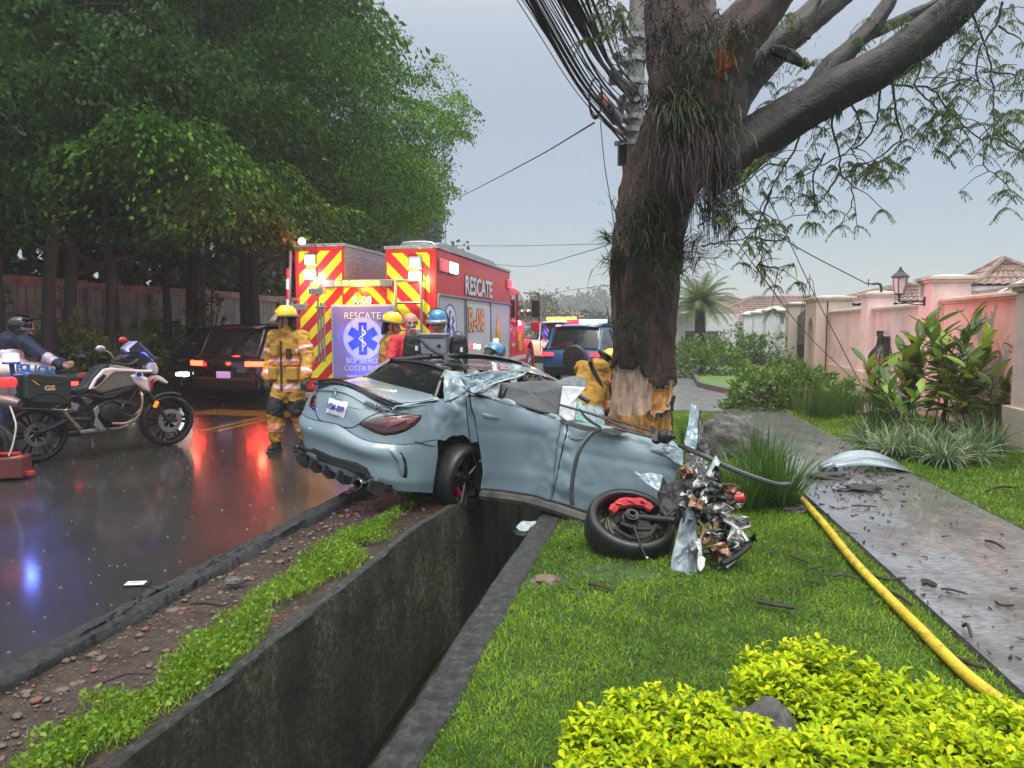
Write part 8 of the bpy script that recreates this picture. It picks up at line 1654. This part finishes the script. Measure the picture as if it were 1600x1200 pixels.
def firefighter(pos, yaw, J, label, head_yaw, head_pitch=0, lower=True, visor=True, s=1.0, stripes=True, bands=True):
    e = empty('person', pos, yaw, label, 'person'); e.scale = (s, s, s); g = {k: Vector(v) for k, v in J.items()}
    h, M = head(e, g['head'], head_yaw, M_HAIR, head_pitch); fire_helmet(e, M, visor=visor)
    ch, pv = g['chest'], g['pelvis']; up = (ch - pv).normalized()
    S = [(pv - up * .10, ch, .205, .215, .72, (1, 0, 0)), (ch, ch + up * .12, .21, .14, .75, (1, 0, 0)), (ch + up * .13, g['head'] - Vector((0, 0, .12)), .10, .088), (pv - up * .02, pv - up * .20, .20, .215, .78, (1, 0, 0)), (g['sl'], g['sr'], .10, .10)]
    for q in 'lr': S += [(g['s' + q], g['e' + q], .098, .082), (g['e' + q], g['w' + q], .082, .068)]
    jk = blob('jacket', S, M_TURN, e, .017, 3, wrinkle=.020, wscale=8, wseed=ch.x * 7 + pos[0])
    t0 = g['pelvis'] - up * .2
    for z0, z1 in ((.0, .19), (.63, .80)) if bands else ():
        L = (ch - t0); 
        for (a_, b_, m_, nm, of) in ((z0, z1, M_ORST, 'reflective_band', .008), (z0 + .055, z1 - .055, M_SIST, 'silver_band', .014)): band(jk, t0, ch, a_, b_, .27, m_, nm, of)
    for q in 'lr':
        for (a_, b_, m_, nm, of) in ((.38, .66, M_ORST, 'reflective_band', .007), (.46, .58, M_SIST, 'silver_band', .012)): band(jk, g['s' + q], g['e' + q], a_, b_, .125, m_, nm, of)
        for (a_, b_, m_, nm, of) in ((.56, .96, M_ORST, 'reflective_band', .007), (.68, .84, M_SIST, 'silver_band', .012)): band(jk, g['e' + q], g['w' + q], a_, b_, .115, m_, nm, of)
    zp = [pv - up * .2, pv + up * .1, ch + up * .1]; fo = Vector((0, 1, 0)); MB().tube([p_ + fo * r_ for p_, r_ in zip(zp, (.178, .17, .17))], .012, 6).build('zip_flap', M_GLOVE, jk, smooth=True)
    MB().box(ch + up * -.02 + Vector((.10, .155, .0)), (.12, .05, .16), (.0, 0, -.2)).build('chest_pocket', M_TURN, jk, bevel=.015); MB().box(g['pelvis'] + Vector((-.13, .13, .02)), (.15, .07, .17), (0, 0, .3)).build('hip_pocket', M_TURN, jk, bevel=.02); MB().box(g['pelvis'] + Vector((.15, .12, .02)), (.15, .07, .17), (0, 0, -.3)).build('hip_pocket', M_TURN, jk, bevel=.02)
    MB().box(ch + Vector((-.11, .165, -.06)), (.06, .05, .13)).build('radio', M_GLOVE, jk, bevel=.01)
    for q, sg in (('l', -1), ('r', 1)):
        d_ = g['h' + q] - g['w' + q] if 'h' + q in g else g['w' + q] - g['e' + q]; hand(e, g['w' + q], d_, sg, M_GLOVE, .55, 1.15); blob('glove_cuff', [(g['w' + q] - d_.normalized() * .03, g['w' + q] + d_.normalized() * .03, .045, .042)], M_GLOVE, e, .012, 1)
    if lower:
        S = [(pv + Vector((0, 0, -.02)), pv + Vector((0, 0, -.14)), .17, .175, .8, (1, 0, 0))]
        for q, sg in (('l', -1), ('r', 1)): S += [(pv + Vector((sg * .09, 0, -.12)), g['k' + q], .135, .105), (g['k' + q], g['a' + q] + Vector((0, 0, .06)), .105, .092)]
        tr_ = blob('trousers', S, M_TURN, e, .017, 3, wrinkle=.022, wscale=8, wseed=3)
        for q, sg in (('l', -1), ('r', 1)):
            K = g['k' + q]; A = g['a' + q]; hp = pv + Vector((sg * .09, 0, -.12))
            band(tr_, hp, K, .62, 1.25, .15, simple('black_knee_patch', (.02, .02, .02), .5), 'knee_patch', .006)
            for (a_, b_, m_, nm, of) in ((.38, .66, M_ORST, 'reflective_band', .007), (.46, .57, M_SIST, 'silver_band', .012)): band(tr_, K, A, a_, b_, .14, m_, nm, of)
            f_ = Vector((math.sin(g.get('ft', Vector((0, 0, 0))).x + sg * -.15), math.cos(sg * .15), 0)); blob('boot', [(A + Vector((0, 0, .08)), A + Vector((0, 0, .0)), .075, .065), (Vector((A.x, A.y, .055)) - f_ * .04, Vector((A.x, A.y, .045)) + f_ * .16, .052, .046), ], M_BOOT, e, .014, 2)
            MB().box(Vector((A.x, A.y, .012)) + f_ * .06, (.10, .30, .024), (0, 0, math.atan2(-f_.x, f_.y))).build('boot_sole', M_GLOVE, e, bevel=.01)
    return e
JJ = dict(head=(0, .03, 1.66), chest=(0, .0, 1.32), pelvis=(0, 0, .98), sl=(-.20, 0, 1.46), sr=(.20, 0, 1.46), el=(-.30, .02, 1.17), er=(.30, .0, 1.17), wl=(-.33, .14, .93), wr=(.30, .10, .92), kl=(-.12, .05, .52), kr=(.13, .0, .52), al=(-.15, .02, .11), ar=(.17, -.06, .11))
# local +x is the person's right-hand side in the photo when yaw faces the camera
f1 = at(452, 600, 9.15); f1.z = 0
J1 = dict(JJ); J1.update(el=(-.32, .05, 1.19), wl=(-.37, .22, .97), er=(.30, -.04, 1.16), wr=(.25, .10, .93), kl=(-.13, .03, .52), kr=(.14, .12, .54), al=(-.16, -.10, .11), ar=(.15, .10, .11), head=(.0, .05, 1.66))
ff1 = firefighter(f1, PI - .28, J1, 'fire fighter in mustard turnout gear and yellow helmet walking beside the fire engine', -1.2, s=1.0)
f2 = at(611, 600, 8.9); f2.z = -.03
ff2 = firefighter(f2, -1.15, dict(JJ, el=(-.28, .10, 1.2), wl=(-.2, .3, 1.05), er=(.28, .10, 1.2), wr=(.2, .3, 1.05)), 'fire fighter in yellow helmet seen from behind the wreck roof, looking right', -.35, -.15, visor=False, s=.97, bands=True)
# fire fighter bent over beside the tree
f3 = at(925, 620, 8.6); f3.z = -.1
J3 = dict(head=(.26, .30, 1.22), chest=(.05, .12, 1.10), pelvis=(-.10, -.1, .82), sl=(-.08, .25, 1.18), sr=(.12, .05, 1.20), el=(.0, .42, .92), er=(.16, .12, .92), wl=(.12, .52, .72), wr=(.20, .10, .68), kl=(-.12, .1, .45), kr=(.05, -.1, .45), al=(-.2, -.05, .11), ar=(.0, -.2, .11))
ff3 = firefighter(f3, .1, J3, 'fire fighter bending down between the police SUV and the torn tree trunk', -1.4, -.7, visor=False, s=1.0, bands=False)
o = MB().tube(bez([(-.05, -.12, 1.3), (-.02, -.05, 1.22), (.08, -.10, 1.0), (.1, -.1, .8)], 5), .028, 8).build('shoulder_strap', M_GLOVE, ff3)
def upper(name_label, pos, yaw, mat, headyaw, pitch=0, hair=None, arms=((-.30, .1, 1.15), (-.2, .35, 1.1), (.30, .1, 1.15), (.2, .35, 1.1)), low=M_NAVY, s=1.0, skin=None):
    e = empty('person', pos, yaw, name_label, 'person'); e.scale = (s, s, s); h, M = head(e, Vector((0, .04, 1.66)), headyaw, hair, pitch, skin); a = [Vector(q) for q in arms]
    blob('jacket', [((0, 0, .95), (0, 0, 1.34), .17, .19, .7, (1, 0, 0)), ((-.18, 0, 1.44), (.18, 0, 1.44), .085, .085), ((0, 0, 1.36), (0, .01, 1.52), .13, .07), ((-.19, 0, 1.43), a[0], .075, .06), (a[0], a[1], .06, .045), ((.19, 0, 1.43), a[2], .075, .06), (a[2], a[3], .06, .045)], mat, e, .017, 3, wrinkle=.012)
    blob('trousers', [((0, 0, .96), (0, 0, .86), .17, .17, .75, (1, 0, 0)), ((-.09, 0, .86), (-.11, .03, .5), .10, .075), ((-.11, .03, .5), (-.12, 0, .12), .075, .06), ((.09, 0, .86), (.11, .03, .5), .10, .075), ((.11, .03, .5), (.12, 0, .12), .075, .06)], low, e, .02, 2)
    for q, sg in ((1, -1), (3, 1)): hand(e, a[q], a[q] - a[q - 1], sg, M_SKIN if mat != M_NAVY else M_GLOVE, .5)
    for sx_ in (-.12, .12): blob('boot', [((sx_, 0, .12), (sx_, -.01, .06), .06, .055), ((sx_, -.03, .045), (sx_, .14, .04), .045, .04)], M_BOOT, e, .014, 1)
    return e, M
b1 = at(641, 600, 8.7); b1.z = -.02
red, Mh = upper('balding man in a bright red jacket standing behind the wreck roof', b1, PI + .5, M_REDC, -.15, -.25, skin=M_SKIN); hr = blob('hair', [((-.075, -.03, .0), (.0, -.075, .01), .028, .03), ((.075, -.03, .0), (.0, -.075, .01), .028, .03)], simple('grey_stubble', (.10, .085, .075), .7), red, .01, 1, M=Mh)
MB().box((.24, .04, 1.27), (.02, .08, .11)).build('sleeve_patch', M_WHITEP, red, bevel=.005)
b2 = at(686, 600, 8.5); b2.z = -.05
blu, Mh = upper('rescuer with a blue helmet behind the grey equipment case', b2, PI - .1, simple('dark_rescue_jacket', (.03, .035, .04), .7), 0, -.1, M_HAIR)
M_HELB = simple('blue_helmet_shell', (.06, .26, .48), .25, coat=.6, noise_amt=.3, nscale=14, dirt=(.01, .02, .05), dirt_amt=.8)
def blue_helmet(e, M):
    o = MB().lathe([(.0, .17), (.05, .166), (.09, .145), (.115, .10), (.122, .05), (.12, .02)], 26, (0, -.01, .02)).build('helmet', M_HELB, e, smooth=True, solid=.008); o.matrix_local = M
    MB().tube(bez([(-.13, .0, .05), (-.10, .0, .15), (0, .0, .20), (.10, .0, .15), (.13, .0, .05)], 5), .013, 6).build('helmet_band', M_GLOVE, o, smooth=True); MB().grid([[Vector((math.sin(a_) * (.125 + .012 * k), math.cos(a_) * (.12 + .015 * k), .075 - .05 * k)) for a_ in np.linspace(-1.2, 1.2, 12)] for k in range(2)]).build('goggles', simple('goggle_lens', (.25, .25, .27), .15, coat=1), o, smooth=True, solid=.012)
    for sx_ in (-1, 1): MB().ball((sx_ * .125, -.01, .02), .04, 10, 8, (.5, 1, 1.2)).build('ear_muff', M_GLOVE, o, smooth=True)
    return o
blue_helmet(blu, Mh)
b3 = at(764, 600, 8.2); b3.z = -.42
bl3, Mh = upper('crouching rescuer in a blue helmet looking down beyond the wreck roof', b3, -.9, simple('beige_shirt', (.45, .33, .26), .7), .1, -.7, M_HAIR); blue_helmet(bl3, Mh @ Matrix.Rotation(-.1, 4, 'X')); MB().box((.02, .09, 1.86), (.05, .04, .04)).build('head_torch', glow('head_torch_glow', (1, .8, .3), 2), bl3, bevel=.01)
# equipment on the roof
def eq(name, u, v, Y, d, mat, label, cat, rz=RANG, bev=.02, parts=None):
    p = at(u, v, Y); e = empty(name, p, rz, label, cat); MB().box((0, 0, 0), d, None).build('case_body', mat, e, bevel=bev)
    for nm, c_, dd, m in parts or []: MB().box(c_, dd).build(nm, m, e, bevel=.006)
    return e
M_CASE = simple('scuffed_grey_case', (.22, .24, .27), .45, noise_amt=.15, nscale=12)
eq('equipment_case', 679, 540, 7.75, (.30, .12, .27), M_CASE, 'grey hard equipment case standing on the wreck roof', 'case', parts=[('latch', (-.07, -.065, .0), (.04, .015, .03), M_IRON), ('latch', (.07, -.065, .0), (.04, .015, .03), M_IRON), ('case_ridge', (0, -.063, -.09), (.26, .01, .012), M_ENG), ('case_ridge', (0, -.063, .09), (.26, .01, .012), M_ENG), ('case_lip', (0, 0, .12), (.32, .14, .02), M_CASE)])
M_BAG = simple('black_nylon_bag', (.014, .014, .016), .6, bump=.5, bscale=40)
for (u, v, w_, lab) in ((647, 541, .20, 'black nylon tool bag left of the grey case on the roof'), (717, 543, .17, 'black cylindrical bag right of the grey case on the roof')):
    p = at(u, v, 7.8); e = empty('tool_bag', p, RANG, lab, 'bag'); blob('bag_body', [((-w_ * .25, 0, -.10), (-w_ * .2, 0, .08), w_ * .42, w_ * .36), ((w_ * .25, 0, -.10), (w_ * .2, 0, .08), w_ * .42, w_ * .36)], M_BAG, e, .015, 2, wrinkle=.01); MB().tube(bez([(-.06, -.02, .12), (-.03, -.02, .18), (.03, -.02, .18), (.06, -.02, .12)], 5), .012, 6).build('bag_handle', M_CASE, e, smooth=True); MB().box((w_ * .3, -w_ * .43, -.02), (.03, .01, .05)).build('bag_tag', M_WHITEP, e)
o = MB().tube(bez([at(656, 530, 7.6), at(672, 545, 7.5), at(690, 556, 7.35)], 5), .016, 6).build('black_strap', M_BAG, None, smooth=True); tag(o, 'black strap lying diagonally across the front of the grey case', 'strap')
# rider on the police motorcycle
rp_ = at(28, 600, 10.5); rp_.z = 0; rid = empty('person', rp_, 0, 'helmeted police rider in a navy uniform leaning to the handlebars', 'person')
def rq(x, y, yy=0.0): return hitp(Matrix.Translation(rp_).inverted(), x / 4, 470 + y / 4, 1, yy)
blob('jacket', [(rq(30, 400), rq(75, 265), .24, .22, .8), (rq(75, 265), rq(110, 240), .20, .13), (rq(150, 255, -.15), rq(255, 335, -.2), .115, .085), (rq(255, 335, -.2), rq(375, 400, -.2), .085, .06), (rq(110, 255, .15), rq(260, 330, .2), .11, .08), (rq(260, 330, .2), rq(400, 385, .2), .08, .06)], M_NAVY, rid, .02, 3, wrinkle=.02)
jk = KIDS[rid.name][0]; band(jk, rq(255, 335, -.2), rq(375, 400, -.2), .25, .75, .13, simple('pale_cuff_band', (.5, .42, .5), .4), 'cuff_band')
blob('trousers', [(rq(30, 420), rq(200, 500, -.15), .17, .13), (rq(200, 500, -.15), rq(230, 700, -.2), .11, .08)], M_NAVY, rid, .025, 2); hand(rid, rq(385, 402, -.2), Vector((.9, 0, -.15)), 1, M_SKIN, .8, 1.1); hand(rid, rq(410, 388, .2), Vector((.9, 0, -.1)), -1, M_SKIN, .8, 1.1); blob('boot', [(rq(232, 710, -.2), rq(236, 820, -.2), .07, .065)], M_BOOT, rid, .02, 1)
hc = rq(130, 165); h, Mh = head(rid, hc + Vector((.02, 0, -.02)), -PI / 2 - .15, M_HAIR)
hl = blob('helmet', [(hc + Vector((-.03, 0, .04)), hc + Vector((.03, 0, .04)), .155, .15), (hc + Vector((-.02, 0, -.06)), hc + Vector((.10, 0, -.10)), .12, .085)], M_BLK, rid, .015, 2); MB().grid([[hc + Vector((math.cos(a_) * (.165), math.sin(a_) * .15, z)) for a_ in np.linspace(-1.0, 1.0, 14)] for z in (.085, .04, -.01, -.05)]).build('visor', simple('pale_reflective_visor', (.32, .27, .27), .1, coat=1), hl, smooth=True, solid=.004); MB().grid([[hc + Vector((.10 + .14 * k, (j - 3) * .05 * (1 - .2 * k), .135 - .02 * k)) for j in range(7)] for k in range(2)]).build('helmet_peak', M_BLK, hl, smooth=True, solid=.008)
# things cut by the left edge: tool box, boot, another motorcycle's tail
def lq(x, y, Y): return at(x / 4, 470 + y / 4, Y)
tbx = gp(8, 752); tb_ = empty('tool_box', (tbx.x - .08, tbx.y + .12, 0), .25, 'dark red tool crate with bright red handles cut by the left edge of the photo', 'tool box'); MB().box((0, 0, .13), (.42, .26, .22)).build('box_body', simple('maroon_box', (.12, .03, .03), .45), tb_, bevel=.015)
for q, (c_, d_) in enumerate((((.05, -.02, .27), (.22, .05, .03)), ((.24, -.05, .06), (.10, .06, .05)), ((-.1, -.04, .28), (.18, .04, .03)))): MB().box(c_, d_).build('red_handle', M_CALI, tb_, bevel=.008)
MB().tube([(-.1, -.12, .20), (.2, -.10, .25)], .012, 6).build('tool_shaft', simple('orange_shaft', (.5, .2, .05), .5), tb_)
bp_ = gp(30, 735); ps = empty('person', (bp_.x - .18, bp_.y, 0), 0, 'person cut by the left edge, only a dark boot and trouser leg showing', 'person'); blob('trousers', [((-.15, .1, .85), (-.05, .05, .5), .11, .085), ((-.05, .05, .5), (-.05, .02, .14), .085, .07)], M_NAVY, ps, .02, 2); blob('boot', [((-.05, .02, .16), (-.04, 0, .07), .07, .06), ((-.05, 0, .05), (.17, -.05, .04), .05, .042)], M_BOOT, ps, .014, 1)
tm = lq(40, 600, 7.3); tmm = empty('motorcycle', (tm.x - .5, 7.3, 0), .0, 'third motorcycle cut by the left edge, its silencer and red tail lamp showing', 'motorcycle'); o0 = tmm.location
MB().lathe([(.0, -.26), (.055, -.26), (.07, -.1), (.07, .1), (.05, .16), (.045, .19), (.0, .19)], 20, lq(10, 625, 7.25) - o0, (1, 0, -.18)).build('silencer', simple('brownish_silencer', (.16, .11, .10), .4, metal=.5), tmm, smooth=True); MB().ball(lq(95, 650, 7.25) - o0, .05, 12, 8, (1, .8, .9)).build('silencer_tip', simple('red_brown_cap', (.28, .06, .05), .4), tmm, smooth=True)
MB().box(lq(25, 508, 7.3) - o0, (.22, .12, .10)).build('tail_lamp', simple('red_tail_cluster', (.4, .02, .03), .2, emit=(1, .03, .03), es=.8), tmm, bevel=.03); MB().tube(bez([lq(60, 650, 7.2) - o0, lq(85, 720, 7.2) - o0, lq(100, 790, 7.2) - o0, lq(80, 900, 7.2) - o0, lq(55, 970, 7.2) - o0], 6), .008, 6).build('white_cable', M_WHITEP, tmm); MB().box(lq(20, 560, 7.4) - o0, (.2, .15, .14)).build('engine_part', M_ALU, tmm, bevel=.03)
wheel(tmm, orient(Vector((.12, .15, .32)), (0, -1, 0)), R=.32, W=.16, spokes=6); MB().tube([(.12, .05, .32), (-.5, .0, .55)], .03, 8).build('swing_arm', M_ENG, tmm)
# ================================================================ LOOSE THINGS
t = NT('yellow_hose_cover'); v = t.co(); t.set(Base_Color=t.mix(t.ramp(t.noise(v, 9, 8, .75), [(.5, 0), (.66, .8)]), t.ramp(t.noise(v, 3, 4), [(.3, (.52, .36, .02)), (.7, (.66, .50, .04))]), (.10, .08, .03)), Roughness=.35); wv_ = t.n('ShaderNodeTexWave'); t.L(v, wv_.inputs['Vector']); wv_.inputs['Scale'].default_value = 40; wv_.inputs['Distortion'].default_value = 3; t.bump(wv_.outputs['Fac'], .25, .004); M_HOSE = t.m
hp = [gp(u, v, .04) for u, v in [(1244, 772), (1262, 790), (1290, 822), (1330, 872), (1380, 925), (1440, 985), (1500, 1045), (1545, 1082), (1600, 1120), (1700, 1180)]]
o = MB().tube(bez(hp, 14), .029, 12).build('hose', M_HOSE, None, smooth=True); tag(o, 'fat yellow corrugated hose lying on the grass beside the path', 'hose')
n_ = MB()
for k, q in enumerate(bez(hp, 14)[::5]): pass
ph = [gp(u, v, .03) for u, v in ((1265, 725), (1300, 708), (1340, 702), (1375, 712), (1420, 730))]
def fender_piece():
    e = empty('fallen_fender', gp(1345, 735), 0, 'arched grey-blue fender torn off and lying on the path', 'car fender'); o_ = e.location; R = []
    for k in range(26):
        s_ = k / 25; u = lerp(1278, 1420, s_); top = lerp(728, 732, s_) - 25 * math.sin(PI * min(1, s_ * .98 + .02)) ** .9; row = []
        for j in range(6): q = j / 5; w_ = (16 * math.sin(PI * min(1, .1 + s_ * .85)) + 5); row.append(at(u + 6 * q, top + q * w_ * (1 if s_ > .15 else .6), 8.05 - .42 * q + .05 * math.sin(q * 6)) - o_ + Vector((0, 0, .012 * math.sin(q * 9 + s_ * 4))))
        R.append(row)
    MB().grid(R).build('fender_skin', simple('pale_blue_panel', (.24, .31, .35), .25, coat=1), e, smooth=True, solid=.006, angle=30); return e
fender_piece()
M_STICK = simple('wet_stick', (.03, .02, .014), .6, noise_amt=.4, nscale=20, bump=.6); M_DEB = simple('dark_debris', (.02, .018, .016), .5)
SL = [(920, 912, 960, 922, .010, 'short stick in the grass right of the brown stone'), (1184, 940, 1246, 950, .012, 'longest straight stick in the middle of the lawn'), (1300, 900, 1345, 905, .008, 'thin stick crossing under the hose near the path'), (1368, 900, 1416, 903, .010, 'stick with a pale broken end touching the path edge'), (1388, 925, 1425, 945, .012, 'dark stick between the hose and the path edge'), (1495, 1028, 1540, 1043, .011, 'dark stick below the hose near the path corner'), (1470, 920, 1512, 928, .008, 'twig on the wet path right of the pale-ended stick'), (1440, 910, 1463, 915, .02, 'stubby chunk of bark on the wet path'), (1540, 845, 1570, 857, .010, 'dark twig on the right of the path'), (1555, 940, 1585, 946, .008, 'twig on the path near the right edge'), (1505, 978, 1518, 995, .010, 'short upright-lying twig low on the path'), (1235, 868, 1265, 880, .007, 'thin twig in the grass below the torn car front'), (1260, 890, 1285, 884, .006, 'thin pale twig in the grass'), (298, 942, 350, 946, .012, 'dark stick on the muddy verge'), (160, 1066, 235, 1052, .008, 'long thin stick lying on the mud near the bottom left'), (1540, 768, 1590, 762, .012, 'stick on the grass past the path'), (1330, 790, 1370, 792, .009, 'twig pile stick in the middle of the path'), (1290, 830, 1340, 834, .005, 'long thin straw on the path')]
for (a_, b_, c_, d_, r_, lab) in SL:
    p, q = gp(a_, b_, .03), gp(c_, d_, .03); m_ = (p + q) / 2 + Vector((0, 0, .008)) + Vector(rng.normal(0, .012, 3)); o = MB().tube(bez([p, m_, q], 3), [r_ * k for k in (1, .9, 1.1, .95, .85, .9, .6)], 6).build('stick', M_STICK, None, smooth=True); tag(o, lab, 'stick', 'broken sticks scattered on the ground')
mb = MB()
for k in range(700):
    if k < 230: p = gp(rng.uniform(1250, 1600), rng.uniform(690, 1060), .02); s_, d_ = p.x * .215 + p.y * .9766, p.x * .9766 - p.y * .215; ok = pathL(s_) < d_ < pathR(s_)
    elif k < 540: p = gp(rng.normal(1330, 45), rng.normal(742, 26), .02); ok = True
    else: p = gp(rng.uniform(860, 1300), rng.uniform(830, 960), .035); ok = True
    if not ok: continue
    r_ = rng.uniform(.005, .018); a_ = rng.uniform(0, 6.28); dv = Vector((math.cos(a_), math.sin(a_), rng.uniform(-.1, .2))); mb.tube([p, p + dv * r_ * rng.uniform(1, 4)], [r_ * .5, r_ * .25], 4)
o = mb.build('bark_litter', M_DEB); tag(o, 'scattered bark chips, twigs and crumbs of car plastic', 'litter', kind='stuff')
# wood litter heap under the fallen fender, mud stones
for k, (u, v, w_, lab) in enumerate([(1300, 745, .16, 'clump of torn bark and leaves left of the fallen fender'), (1345, 765, .14, 'clump of wet leaves below the fallen fender'), (1250, 795, .10, 'dark plastic lump at the hose end')]): rock('debris_lump', gp(u, v, .02), w_, (1.4, .8, .3), M_DEB, lab, 'debris', 3, .6, k * 5, 'dark debris lumps by the path')
M_STO = simple('verge_stone', (.11, .085, .07), .4, noise_amt=.5, nscale=12, bump=.5); M_STR = simple('reddish_stone', (.16, .055, .035), .4, noise_amt=.5, nscale=12, bump=.5)
import bmesh
ms = []
for k in range(5):
    b = bmesh.new(); bmesh.ops.create_icosphere(b, subdivisions=2, radius=1)
    for v_ in b.verts: v_.co *= 1 + .45 * mnoise.noise(v_.co * 1.3 + Vector((k * 9, 0, 0))); v_.co.z *= .55
    me = bpy.data.meshes.new('stone'); b.to_mesh(me); b.free(); me.materials.append(M_STR if k == 3 else M_STO); me.polygons.foreach_set('use_smooth', [True] * len(me.polygons)); ms.append(me)
vrg = bpy.data.objects['verge']
for k in range(290):
    s_ = 1.6 + 4.8 * rng.random() ** 1.2; d_ = rng.uniform(-2.86, -2.06) if rng.random() < .7 else rng.uniform(-2.86, -2.6); o = bpy.data.objects.new('stone', ms[rng.integers(0, 5)]); link(o, vrg); z_ = -.045 + .03 * nz(s_, d_, 1.6); r_ = rng.uniform(.008, .024) * (1.4 if rng.random() < .1 else 1)
    o.location = rd(s_, d_, z_ + .006); o.scale = (r_ * rng.uniform(.8, 1.5), r_, r_); o.rotation_euler = (0, 0, rng.uniform(0, 6.28))
mb = MB()
for k in range(2600):
    s_ = 1.4 + 5.5 * rng.random() ** 1.3; d_ = rng.uniform(-2.92, -2.0); r_ = rng.uniform(.003, .009); p = rd(s_, d_, -.04 + .03 * nz(s_, d_, 1.6)); mb.add([p + Vector((r_, 0, 0)), p + Vector((0, r_, 0)), p - Vector((r_, 0, 0)), p - Vector((0, r_, 0)), p + Vector((0, 0, r_ * .9))], [(0, 1, 4), (1, 2, 4), (2, 3, 4), (3, 0, 4)])
o = mb.build('gravel', M_STO); tag(o, 'fine wet gravel and leaf crumbs on the muddy verge', 'gravel', kind='stuff')
pc = gp(212, 914); ph_ = empty('dropped_card', (pc.x, pc.y, .012), .1, 'small white card lying face up on the wet road near the verge', 'card'); MB().box((0, 0, 0), (.115, .06, .006)).build('card_face', simple('wet_white_card', (.62, .66, .60), .2), ph_, bevel=.002); MB().box((.012, -.004, -.004), (.145, .075, .004)).build('card_holder', M_ENG, ph_); MB().box((.0, .0, .0045), (.07, .012, .001)).build('card_print', simple('faint_grey_print', (.3, .32, .32), .4), ph_)
# raindrop splashes on the road and rain in the air
mb = MB(); 
for k in range(380):
    s_ = 2 + 9 * rng.random(); d_ = rng.uniform(-9, -3.1); p = rd(s_, d_, .001); a_ = rng.uniform(0, 6.28); h_ = rng.uniform(.002, .004) + .010 * rng.random() ** 3
    for q in range(4): b_ = a_ + q * PI / 2; dv = Vector((math.cos(b_), math.sin(b_), 0)); mb.tube([p + dv * .005, p + dv * h_ * .8 + Vector((0, 0, h_))], [.0022, .0012], 3)
o = mb.build('rain_splashes', simple('water_white', (.30, .31, .33), .05)); tag(o, 'tiny raindrop splashes dotting the wet road', 'rain', kind='stuff')
n = 1500; P = np.stack([rng.uniform(-13, 2, n), rng.uniform(5, 16, n), rng.uniform(.2, 9, n)], 1); V, Fc = blades(P, np.tile([.03, 0, -1.0], (n, 1)), rng.uniform(.05, .16, n), np.full(n, .0022), np.zeros(n), 1)
o = fast_mesh('rain_drops', V, Fc, simple('rain_water', (.62, .62, .64), .1), tone=np.ones(len(Fc))); tag(o, 'falling rain in front of the dark trees', 'rain', kind='stuff')
# ================================================================ AIR
t = bpy.data.materials.new('rain_haze'); t.use_nodes = True; tt = t.node_tree; tt.nodes.clear(); oo = tt.nodes.new('ShaderNodeOutputMaterial'); vv = tt.nodes.new('ShaderNodeVolumePrincipled'); vv.inputs['Color'].default_value = (.86, .91, .95, 1); vv.inputs['Density'].default_value = .0022; vv.inputs['Anisotropy'].default_value = .2; tt.links.new(vv.outputs[0], oo.inputs['Volume'])
hz = MB().box((20, 120, 11.5), (1500, 1840, 27)).build('haze', t); hz['kind'] = 'stuff'; hz.location = (0, 0, 0)
